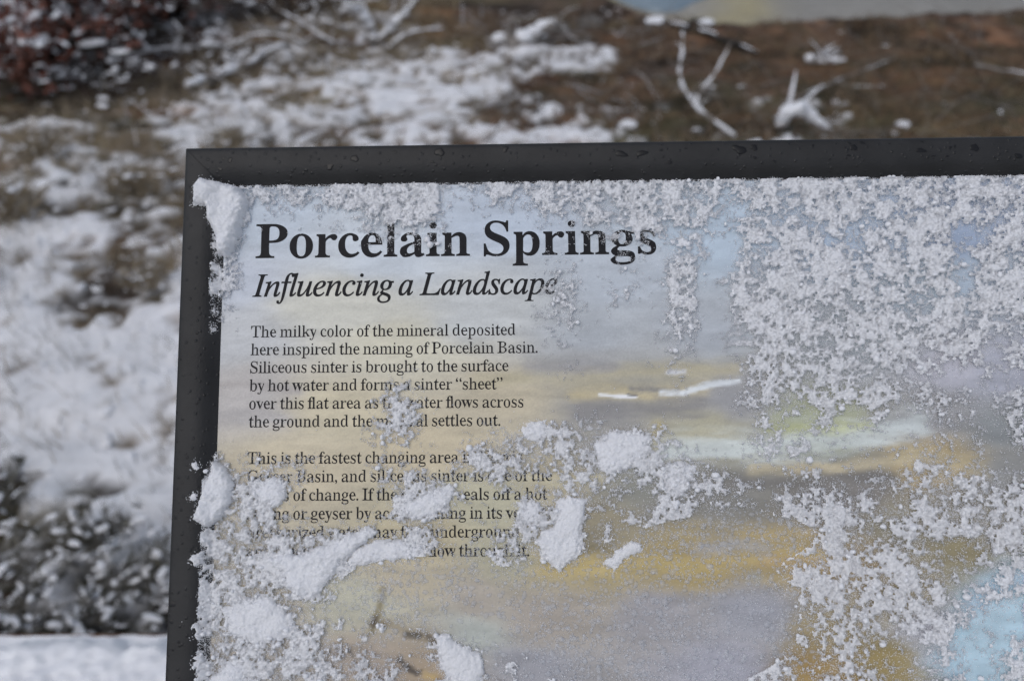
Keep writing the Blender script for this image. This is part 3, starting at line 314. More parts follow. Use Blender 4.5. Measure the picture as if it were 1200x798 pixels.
[0,0,0,0,0,0,0,0,0,0,0,0,0,0,0,0,0,0,0,0,0,0,2,2,2,2,2,2,2,2,2,2,2,2,2,2,2,3,3,3,3,3,3,3,3,3,3,3,3,4,4,4,4,4,4,4,4,4,4,4,4,4,4,4,4,4,4,4,4,4,4,4,4,4,4,4,4,4,4,4,4,4,4,4,4,4,4,4,4],
[0,0,0,0,0,0,0,0,0,0,0,0,0,0,0,0,0,0,0,0,0,0,2,2,2,2,2,2,2,2,2,2,2,2,2,2,2,3,3,3,3,3,3,3,3,3,3,3,3,3,4,4,4,4,4,4,4,4,4,4,4,4,4,4,4,4,4,4,4,4,4,4,4,4,4,4,4,4,4,4,4,4,4,4,4,4,4,4,4]])        # 0 dark brush, 1 tan grass, 2 orange grass, 3 dark brown soil, 4 rusty soil, 5 olive moss
TYPE_COL = [(.038, .026, .018), (.165, .128, .084), (.115, .070, .026), (.068, .045, .031), (.135, .078, .048), (.085, .072, .040)]
GTC = np.array(TYPE_COL)[GTYPE]

def bil(A, gx, gy):
    h, w = A.shape[:2]
    gx = np.clip(gx, 0, w-1.001); gy = np.clip(gy, 0, h-1.001)
    i = gx.astype(int); j = gy.astype(int); a = gx-i; b = gy-j
    if A.ndim == 3: a = a[..., None]; b = b[..., None]
    return (A[j, i]*(1-a)+A[j, i+1]*a)*(1-b)+(A[j+1, i]*(1-a)+A[j+1, i+1]*a)*b

def lip(x): return np.interp(x, [-30, -8, .3, .67, 1.03, 1.76, 4.07, 9, 40], [40, 14, 9.5, 7.45, 6.55, 6.3, 6.35, 6.6, 9])
FLAT = -1.75

def ground_np(x, y):
    """terrain height, soil weight of the sinter flat, snow cover"""
    x = np.asarray(x, float); y = np.asarray(y, float)
    base = np.where(y > .4, -.45-.10*(y-.4), -.45) + .05*np.maximum(0, -x-.8)
    base = np.maximum(base, FLAT) + .06*(fbm(x*.8, y*.8, 3, 5)-.5) + .05*(fbm(x*3.2, y*3.2, 4, 9)-.5) + .045*(fbm(x*7.5, y*7.5, 3, 12)-.5)
    lp = lip(x) + .5*(fbm(x*1.3, y*0+2, 3, 3)-.5)
    t = smooth(lp, lp+1.1, y)
    rim = np.exp(-((y-lp+.1)/.35)**2)*.06
    flat = FLAT + .03*(fbm(x*.7, y*.7, 3, 21)-.5)
    z = (base+rim)*(1-t) + flat*t
    # snow cover
    sn = bil(GSNOW, (x-GX0)/GST + 3*(fbm(x*2, y*2, 2, 31)-.5), (y-GY0)/GST + 3*(fbm(x*2, y*2, 2, 41)-.5))
    far = (x < GX0) | (x > GX0+GST*(GSNOW.shape[1]-1)) | (y < GY0) | (y > GY0+GST*(GSNOW.shape[0]-1))
    sn = np.where(far, .45*fbm(x*.3, y*.3, 2, 77)+.1, sn)
    n = .4*fbm(x*4.5, y*4.5, 3, 51)+.6*fbm(x*15, y*15, 3, 61)
    n = np.clip((n-.5)*2.6+.5, 0, 1)
    cover = smooth(-.22, .20, sn*(.90-.13*smooth(2.5, 3.1, y))-n)*smooth(.03, .22, sn)*(1-t*.95)*(.80+.2*fbm(x*30, y*30, 2, 66))
    z = z + cover*(.025+.03*fbm(x*9, y*9, 3, 71))
    return z, t, cover

def gz(x, y): return float(ground_np(np.array([x]), np.array([y]))[0][0])

xs = np.concatenate([-np.geomspace(9.1, 900, 40)[::-1], np.arange(-9, -5.1, .06), np.arange(-5.1, 5.15, .03), np.arange(5.18, 9, .06), np.geomspace(9.1, 900, 40)])
ys = np.concatenate([-np.geomspace(.6, 900, 34)[::-1], np.arange(-.5, .3, .1), np.arange(.3, 9.0, .03), np.arange(9.05, 13, .08), np.geomspace(13.1, 1500, 60)])
XX, YY = np.meshgrid(xs, ys)
ZZ, TT, CV = ground_np(XX, YY)
soil = bil(GTC, (XX-GX0)/GST, (YY-GY0)/GST)
n1 = fbm(XX*2.2, YY*2.2, 4, 81)[..., None]; n2 = fbm(XX*14, YY*14, 3, 91)[..., None]
mot = fbm(XX*6.5, YY*6.5, 4, 83)[..., None]
soil = soil*(1-.4*mot)+np.array((.115, .086, .060))*.4*mot
rust = smooth(.54, .70, fbm(XX*1.5, YY*3.0, 4, 84))[..., None]; dark = smooth(.52, .66, fbm(XX*2.6, YY*4.0, 4, 85))[..., None]; moss = smooth(.56, .70, fbm(XX*2.0+9, YY*3.4, 4, 86))[..., None]
soil = soil*(1-.6*rust)+np.array((.185, .092, .048))*.6*rust; soil = soil*(1-.55*moss)+np.array((.095, .085, .042))*.55*moss; soil = soil*(1-.62*dark)
soil = soil*(.45+1.1*n1)*(.30+1.4*n2)
sinter = lin((164, 161, 154))*(.75+.4*fbm(XX*1.2, YY*2.2, 4, 95)[..., None])*.85
d = np.hypot((XX-1.62)/.75, (YY-9.5)/1.2) + .5*(fbm(XX*.9, YY*.9, 3, 96)-.5)
yel = np.exp(-((d-1.15)/.45)**2)[..., None]*.85
sinter = sinter*(1-yel) + lin((168, 158, 124))*yel
colr = soil*(1-TT[..., None]) + sinter*TT[..., None]
snowc = np.array((.89, .895, .91))
colr = colr*(1-CV[..., None]) + snowc*CV[..., None]
ny, nx = XX.shape
idx = np.arange(nx*ny).reshape(ny, nx)
Fg = np.stack([idx[:-1, :-1], idx[:-1, 1:], idx[1:, 1:], idx[1:, :-1]], -1).reshape(-1, 4)
M_ground, nt, b = mat_new('ground')
at = nt.nodes.new('ShaderNodeVertexColor'); at.layer_name = 'Col'
tc = nt.nodes.new('ShaderNodeTexCoord'); nz = nt.nodes.new('ShaderNodeTexNoise'); nz.inputs['Scale'].default_value = 60; nz.inputs['Detail'].default_value = 6
mx = nt.nodes.new('ShaderNodeMix'); mx.data_type = 'RGBA'; mx.blend_type = 'OVERLAY'; mx.inputs[0].default_value = .38
nt.links.new(tc.outputs['Object'], nz.inputs['Vector']); nt.links.new(at.outputs['Color'], mx.inputs[6]); nt.links.new(nz.outputs['Fac'], mx.inputs[7])
nt.links.new(mx.outputs[2], b.inputs['Base Color']); b.inputs['Roughness'].default_value = .9; b.inputs['Specular IOR Level'].default_value = .2
bump(nt, b, 70, .45, .012)
ground = mesh_np('ground', np.stack([XX, YY, ZZ], -1).reshape(-1, 3), Fg, M_ground, col=np.clip(colr.reshape(-1, 3), .004, .9), smooth_shade=True)
tag(ground, kind='structure')

# the hot pool on the flat beyond the bank
m, nt, b = mat_new('pool_water'); noise_col(nt, b, tuple(lin((120, 138, 150))), tuple(lin((142, 156, 166))), 1.2)
b.inputs['Roughness'].default_value = .12
th = np.linspace(0, 2*np.pi, 64, endpoint=False)
rr = 1+.22*np.sin(2*th+1)+.12*np.sin(3*th)
pv = np.column_stack([1.62+.52*rr*np.cos(th), 9.55+.8*rr*np.sin(th), np.full(64, FLAT+.035)])
pv2 = pv.copy(); pv2[:, 2] -= .25; pv2[:, :2] = (pv2[:, :2]-[1.62, 9.55])*1.05+[1.62, 9.55]
q = np.arange(64); qn = (q+1) % 64
pool = mesh_np('pool_water', np.vstack([pv, pv2]), [np.array([list(range(64))]), np.column_stack([q+64, qn+64, qn, q])], m)
tag(pool, kind='structure')

# boardwalk: planks and the kerb rail along its outer edge
mb = MB(); x = -6.0
while x < 6:
    mb.box(x, x+.138, -2.6, .215, -.06+random.uniform(-.002, .002), -.015); x += .146
deck = mb.build('boardwalk', M_wood); tag(deck, kind='structure')

kr = empty('kerb_rail', (0, .292, 0)); tag(kr, 'long squared timber kerb rail along the walkway edge, capped with thick white snow', 'kerb rail')
mb = MB(); mb.box(-6, 6, -.065, .062, -.10, .095)
for k in range(-5, 6): mb.box(k*1.15-.05, k*1.15+.05, -.05, .05, -.45, -.10)
mb.build('rail_timber', M_kerb, kr)
kx = np.concatenate([np.arange(-6, -2.2, .05), np.arange(-2.2, 1.2, .006), np.arange(1.2, 6, .05)]); ky = np.linspace(-.075, .0585, 34)
KX, KY = np.meshgrid(kx, ky)
edge = np.minimum(KY+.075, .0585+.026*(fbm(KX*26, KX*0, 4, 8)-.78)*2-KY)
hh = .034*np.sqrt(np.clip(edge/.030, 0, 1)) * (.8+.4*fbm(KX*14, KY*14, 3, 4)) + (.014*(fbm(KX*45, KY*45, 3, 14)-.5)+.008*(fbm(KX*130, KY*130, 2, 15)-.5))*(edge > 0)
KZ = .0955+np.clip(hh, 0, 1)
KZ = KZ+.010*np.clip(fbm(KX*22, KY*22, 3, 33)-.5, 0, 1)*2*(edge > .004)
kyy = KY+.008*(fbm(KX*40, KY*40, 2, 34)-.5)*(KY > .03)
iy, ix = KX.shape; id2 = np.arange(ix*iy).reshape(iy, ix)
mesh_np('snow_cap', np.stack([KX, kyy, KZ], -1).reshape(-1, 3), np.stack([id2[:-1, :-1], id2[:-1, 1:], id2[1:, 1:], id2[1:, :-1]], -1).reshape(-1, 4), M_snow, kr, smooth_shade=True)

# ================================================================== the sign
TH = math.radians(43)
PM = Matrix(((1, 0, 0, 0), (0, math.cos(TH), -math.sin(TH), 0), (0, math.sin(TH), math.cos(TH), 1.05), (0, 0, 0, 1)))
sign = empty('interpretive_sign'); sign.matrix_world = PM
tag(sign, 'snow-dusted low interpretive sign with dark metal frame, headed Porcelain Springs', 'sign')
UL, UR, VT, VB = -185.4, 727.0, 111.4, -498.0
FW = 23.0
PROF = [(0, -30), (0, 3.0), (.35, 4.5), (1.1, 5.5), (2.4, 6.0), (5, 6.12), (11, 6.0), (14.5, 5.3), (17.5, 4.0), (20, 2.3), (22, .9), (23.4, .1), (24.4, -.6)]
PROF = [(a*FW/24.4, b_) for a, b_ in PROF]
pd, pz = [a for a, _ in PROF[2:]], [b_ for _, b_ in PROF[2:]]

def frame_z(u, v):
    """height of the sign's face over the panel plane, mm"""
    d_ = np.minimum(np.minimum(u-UL, UR-u), np.minimum(VT-v, v-VB))
    return np.where(d_ < FW, np.interp(d_, pd, pz), 0.0)

M_frame, nt, b = mat_new('frame_paint')
noise_col(nt, b, (.0125, .0123, .0125), (.0215, .0212, .0215), 45)
b.inputs['Roughness'].default_value = .5; b.inputs['Specular IOR Level'].default_value = .36
bp0 = bump(nt, b, 1300, .5, .0005, detail=3)
vt_ = nt.nodes.new('ShaderNodeTexVoronoi'); vt_.inputs['Scale'].default_value = 260; vt_.inputs['Randomness'].default_value = 1
vr_ = nt.nodes.new('ShaderNodeValToRGB'); vr_.color_ramp.elements[0].position = .10; vr_.color_ramp.elements[1].position = .24
vr_.color_ramp.elements[0].color = (1, 1, 1, 1); vr_.color_ramp.elements[1].color = (0, 0, 0, 1)
bp1 = nt.nodes.new('ShaderNodeBump'); bp1.inputs['Strength'].default_value = .6; bp1.inputs['Distance'].default_value = .0006
tc1 = nt.nodes.new('ShaderNodeTexCoord'); nt.links.new(tc1.outputs['Object'], vt_.inputs['Vector']); nt.links.new(vt_.outputs['Distance'], vr_.inputs['Fac'])
nt.links.new(vr_.outputs['Color'], bp1.inputs['Height']); nt.links.new(bp0.outputs['Normal'], bp1.inputs['Normal']); nt.links.new(bp1.outputs['Normal'], b.inputs['Normal'])
rr_ = nt.nodes.new('ShaderNodeMapRange'); rr_.inputs['To Min'].default_value = .52; rr_.inputs['To Max'].default_value = .22      # wet specks are glossier than the paint
nt.links.new(vr_.outputs['Color'], rr_.inputs['Value']); nt.links.new(rr_.outputs[0], b.inputs['Roughness'])
M_panel, nt, b = mat_new('printed_panel')
at = nt.nodes.new('ShaderNodeVertexColor'); at.layer_name = 'Col'
tc = nt.nodes.new('ShaderNodeTexCoord'); nz = nt.nodes.new('ShaderNodeTexNoise'); nz.inputs['Scale'].default_value = 900; nz.inputs['Detail'].default_value = 3
mx = nt.nodes.new('ShaderNodeMix'); mx.data_type = 'RGBA'; mx.blend_type = 'OVERLAY'; mx.inputs[0].default_value = .18
nt.links.new(tc.outputs['Object'], nz.inputs['Vector']); nt.links.new(at.outputs['Color'], mx.inputs[6]); nt.links.new(nz.outputs['Fac'], mx.inputs[7])
nt.links.new(mx.outputs[2], b.inputs['Base Color']); b.inputs['Roughness'].default_value = .42; b.inputs['Specular IOR Level'].default_value = .35
M_ink, nt, b = mat_new('printed_ink')
noise_col(nt, b, (.009, .009, .011), (.015, .015, .018), 500); b.inputs['Roughness'].default_value = .55; b.inputs['Specular IOR Level'].default_value = .15

def rail(name, A, B, nA, nB, label=None):
    """a mitred length of the frame: A, B outer corners, nA, nB unit vectors into the mitre (mm)"""
    n = 120; V = []
    gap = .12
    dirv = np.array([B[0]-A[0], B[1]-A[1]]); dirv = dirv/np.linalg.norm(dirv)
    for i in range(n+1):
        t = i/n
        for dd, z in PROF:
            pa = np.array(A)+np.array(nA)*dd+dirv*gap; pb = np.array(B)+np.array(nB)*dd-dirv*gap
            q_ = pa*(1-t)+pb*t
            V.append((q_[0], q_[1], z))
    k = len(PROF)
    F = [(i*k+j, (i+1)*k+j, (i+1)*k+j+1, i*k+j+1) for i in range(n) for j in range(k-1)]
    o = mesh_np(name, np.array(V)/1000, np.array(F), M_frame, sign, smooth_shade=True)
    return o
rail('top_rail', (UL, VT), (UR, VT), (1, -1), (-1, -1))
rail('side_rail', (UL, VB), (UL, VT), (1, 1), (1, -1))
rail('side_rail', (UR, VT), (UR, VB), (-1, -1), (-1, 1))
rail('bottom_rail', (UR, VB), (UL, VB), (-1, 1), (1, 1))
mb = MB(); mb.box((UL+1)/1000, (UR-1)/1000, (VB+1)/1000, (VT-1)/1000, -.032, -.006); mb.build('back_plate', M_post, sign)
for ux in (.05, .50):
    mb = MB(); mb.box(ux-.03, ux+.03, -.45, .06, -.055, -.0325); mb.build('bracket', M_post, sign)
    # posts stand upright in the world; expressed in the tilted frame of the sign
    Mi = PM.inverted(); y0 = -.14
    top = 1.05 + (y0)*math.tan(TH) - .075
    pts = []
    for z in (-.5, top):
        for dx, dy in ((-.04, -.04), (.04, -.04), (.04, .04), (-.04, .04)):
            zz = z + (dy*math.tan(TH) if z > 0 else 0)
            pts.append(Mi @ Vector((ux+dx, y0+dy, zz)))
    mb = MB(); mb.add(pts, [(0, 1, 5, 4), (1, 2, 6, 5), (2, 3, 7, 6), (3, 0, 4, 7), (4, 5, 6, 7), (3, 2, 1, 0)]); mb.build('post', M_post, sign)

# ---- the printed picture: colours laid down in panel millimetres
CPT = np.array([(-159,35,168,176,193),(-145,74,165,178,196),(-72,49,176,186,200),(0,67,165,178,198),(57,33,163,172,186),(115,56,160,178,198),(191,55,150,170,195),(247,59,138,156,186),(273,30,152,168,188),(227,31,148,166,184),(-158,1,170,173,180),(-152,-28,165,160,160),(-96,20,184,183,174),(-57,0,188,183,163),(-19,19,178,182,186),(47,4,160,167,178),(104,3,157,164,176),(47,-10,151,152,156),(-95,-38,184,173,144),(-47,-57,184,170,140),(0,-29,178,166,140),(-118,-70,182,169,141),(188,-2,150,160,170),(233,-17,165,165,180),(270,-17,155,158,175),(47,-25,158,150,128),(94,-30,150,145,130),(47,-39,140,138,136),(121,-34,138,138,144),(107,-48,165,160,135),(167,-44,155,160,130),(231,-44,140,140,145),(268,-49,120,125,130),(23,-75,165,155,128),(-19,-89,170,165,138),(74,-80,125,125,118),(115,-85,118,116,112),(165,-85,112,108,105),(184,-81,115,110,108),(230,-67,165,145,100),(271,-72,125,125,125),(-47,-112,168,155,120),(-1,-116,160,155,130),(-56,-130,172,160,135),(-79,-139,168,165,145),(-19,-139,160,150,138),(45,-103,130,120,95),(36,-121,168,148,88),(91,-121,162,140,78),(146,-117,162,140,82),(182,-121,150,130,90),(17,-148,152,142,132),(72,-148,145,142,148),(126,-148,145,146,158),(116,-174,150,150,165),(8,-174,140,140,150),(-19,-156,160,165,160),(162,-157,145,128,82),(161,-178,142,118,60),(197,-170,135,118,60),(208,-139,140,125,85),(210,-103,130,122,100),(240,-117,130,118,80),(264,-104,135,130,120),(261,-139,150,185,210),(242,-161,150,190,212),(263,-178,110,165,205),(224,-157,165,165,180),(-139,-138,170,160,140),(-79,-174,150,135,120),(-47,-174,150,130,105),(-138,-174,165,155,140)], float)
STROKES = [([(74.1,-60.6),(138.9,-58.2),(185.0,-54.3),(219.7,-48.1)],7.25,(190,200,203),2.42),([(129.1,-71.0),(184.2,-69.9),(221.0,-65.5)],3.38,(182,168,134),1.45),([(212.0,-62.7),(230.0,-67.4),(252.4,-71.2)],4.83,(168,153,116),2.9),([(-19.0,-22.1),(47.0,-18.9),(121.9,-16.7)],3.86,(170,160,128),2.42),([(32.7,-31.0),(74.8,-30.4),(105.2,-27.3)],3.38,(182,166,122),1.93),([(37.2,-40.4),(70.0,-38.7),(102.6,-36.2)],4.83,(122,120,124),2.42),([(9.4,-13.9),(37.6,-16.0),(56.4,-14.2)],3.38,(136,134,138),1.93),([(65.6,-27.0),(79.5,-28.1),(91.2,-28.2)],1.45,(118,116,116),0.72),([(81.9,-29.0),(93.5,-29.6),(106.7,-25.9),(124.5,-23.3)],1.55,(206,213,222),0.48),([(86.8,-18.3),(95.3,-17.9)],1.45,(190,192,200),0.48),([(48.2,-30.6),(57.0,-31.2),(67.3,-31.7)],0.97,(222,228,236),0.34),([(63.6,-30.3),(67.8,-30.8)],0.72,(90,88,92),0.34),([(74.3,-52.7),(55.7,-49.8)],1.93,(128,122,112),0.97),([(79.0,-48.1),(76.5,-57.3)],2.9,(176,160,98),1.93),([(139.2,-49.4),(176.0,-50.1),(194.5,-47.9)],2.42,(168,172,110),1.93),([(119.7,-78.2),(156.3,-79.8),(202.1,-76.4)],3.86,(108,104,102),2.42),([(73.2,-93.9),(119.1,-94.1),(151.3,-89.7)],4.83,(112,110,106),3.86),([(17.6,-122.6),(54.3,-120.9),(104.4,-122.8)],4.35,(172,150,80),2.42),([(104.5,-121.9),(136.4,-117.6),(163.6,-119.0)],4.35,(172,148,76),2.42),([(136.3,-120.2),(176.9,-123.5),(185.8,-126.6)],3.86,(165,138,84),2.42),([(129.2,-127.8),(131.4,-129.1)],2.42,(150,150,145),1.45),([(100.2,-112.1),(123.0,-112.2),(136.6,-114.4)],3.38,(158,155,155),1.93),([(36.1,-111.9),(54.4,-115.5)],2.9,(112,100,66),1.45),([(8.8,-75.4),(27.4,-78.2),(45.9,-75.6)],1.93,(180,172,140),1.93),([(-76.1,-155.5),(-72.6,-146.6),(-69.5,-135.0)],1.93,(120,108,72),0.72),([(-75.2,-153.3),(-73.9,-149.3)],1.69,(78,64,42),0.72),([(-69.7,-151.9),(-58.2,-155.5),(-42.1,-159.9)],2.42,(128,112,84),0.97),([(-58.2,-157.3),(-51.3,-158.6)],1.69,(72,62,46),0.72),([(-46.7,-158.6),(-41.2,-160.8)],1.45,(80,68,54),0.72),([(-62.2,-169.6),(-59.4,-173.1),(-53.0,-176.6)],1.69,(44,32,26),0.58),([(-52.1,-177.5),(-49.4,-176.2)],1.21,(60,46,36),0.48),([(-87.9,-166.5),(-86.5,-168.7)],1.21,(60,52,50),0.48),([(-94.8,-167.0),(-91.6,-168.3)],1.69,(120,112,112),0.72),([(-47.5,-178.4),(-43.0,-179.7)],1.93,(170,140,70),0.97),([(152.1,-171.8),(167.4,-178.3)],7.73,(146,114,38),4.83),([(183.5,-169.6),(205.2,-178.2)],7.73,(140,118,52),4.83),([(-181.0,-23.7),(-142.6,-23.1),(-118.7,-27.1)],1.45,(152,146,146),1.45),([(-180.3,-41.7),(-151.7,-40.0),(-127.8,-43.0)],3.86,(158,154,156),2.42)]
pu = np.concatenate([np.arange(UL+FW-2, 300, 1.0), np.arange(300, UR-FW+3, 4.0)])
pv_ = np.concatenate([np.arange(VB+FW-2, -195, 4.0), np.arange(-195, VT-FW+3, 1.0)])
U, V_ = np.meshgrid(pu, pv_)
w1 = 26*(fbm(U/45, V_/16, 4, 201)-.5); w2 = 12*(fbm(U/45, V_/16, 4, 211)-.5)
Uw, Vw = U+w1, V_+w2
acc = np.zeros(U.shape+(3,)); ws = np.zeros(U.shape)
for u, v, r, g, b_ in CPT:
    w = 1/(((Uw-u)*.75)**2+((Vw-v)*1.35)**2+20)**1.9
    acc += w[..., None]*lin((r, g, b_)); ws += w
pc = acc/ws[..., None]
def seg_d(U, V, pl):
    dm = np.full(U.shape, 1e9)
    for (x0, y0), (x1, y1) in zip(pl[:-1], pl[1:]):
        L2 = (x1-x0)**2+(y1-y0)**2+1e-9
        t = np.clip(((U-x0)*(x1-x0)+(V-y0)*(y1-y0))/L2, 0, 1)
        dm = np.minimum(dm, np.hypot(U-x0-t*(x1-x0), V-y0-t*(y1-y0)))
    return dm
for pl, wd, c, sf in STROKES:
    wob = wd*2.0*(fbm(U/(5+wd*2.5), V_/(1.2+wd*.5), 4, int(wd*31) % 97)-.5)
    k = smooth(wd+sf*1.8, wd-sf*1.2-wd*.5, seg_d(U+w1*.25*min(1, wd/4), V_+w2*.25*min(1, wd/4), pl)+wob)*(.92 if wd < 2 else .78)
    pc = pc*(1-k[..., None]) + lin(c)*k[..., None]
# the pale blue pool in the lower corner of the print
pd_ = np.hypot((U-304), (V_+203)*1.0) + 10*(fbm(U/18, V_/18, 4, 301)-.5)
k = smooth(84, 74, pd_)[..., None]; pc = pc*(1-k) + (lin((156, 187, 206))*(.9+.2*fbm(U/12, V_/7, 3, 302)[..., None]))*k
pc = pc*(.80+.40*fbm(U/22, V_/5, 4, 311)[..., None])*(.93+.14*fbm(U/2.2, V_/1.3, 2, 312)[..., None])
lum = (pc@np.array((.2126, .7152, .0722)))[..., None]; pc = lum+(pc-lum)*.82; pc = pc*.92+lin((172, 172, 168))*.08
PRINT_GAIN = 1.31*np.array((1.01, 1.0, .95))
ny, nx = U.shape; ii = np.arange(nx*ny).reshape(ny, nx)
mesh_np('printed_panel', np.stack([U, V_, U*0], -1).reshape(-1, 3)/1000, np.stack([ii[:-1, :-1], ii[:-1, 1:], ii[1:, 1:], ii[1:, :-1]], -1).reshape(-1, 4), M_panel, sign, col=np.clip(pc*PRINT_GAIN, .005, .9).reshape(-1, 3))

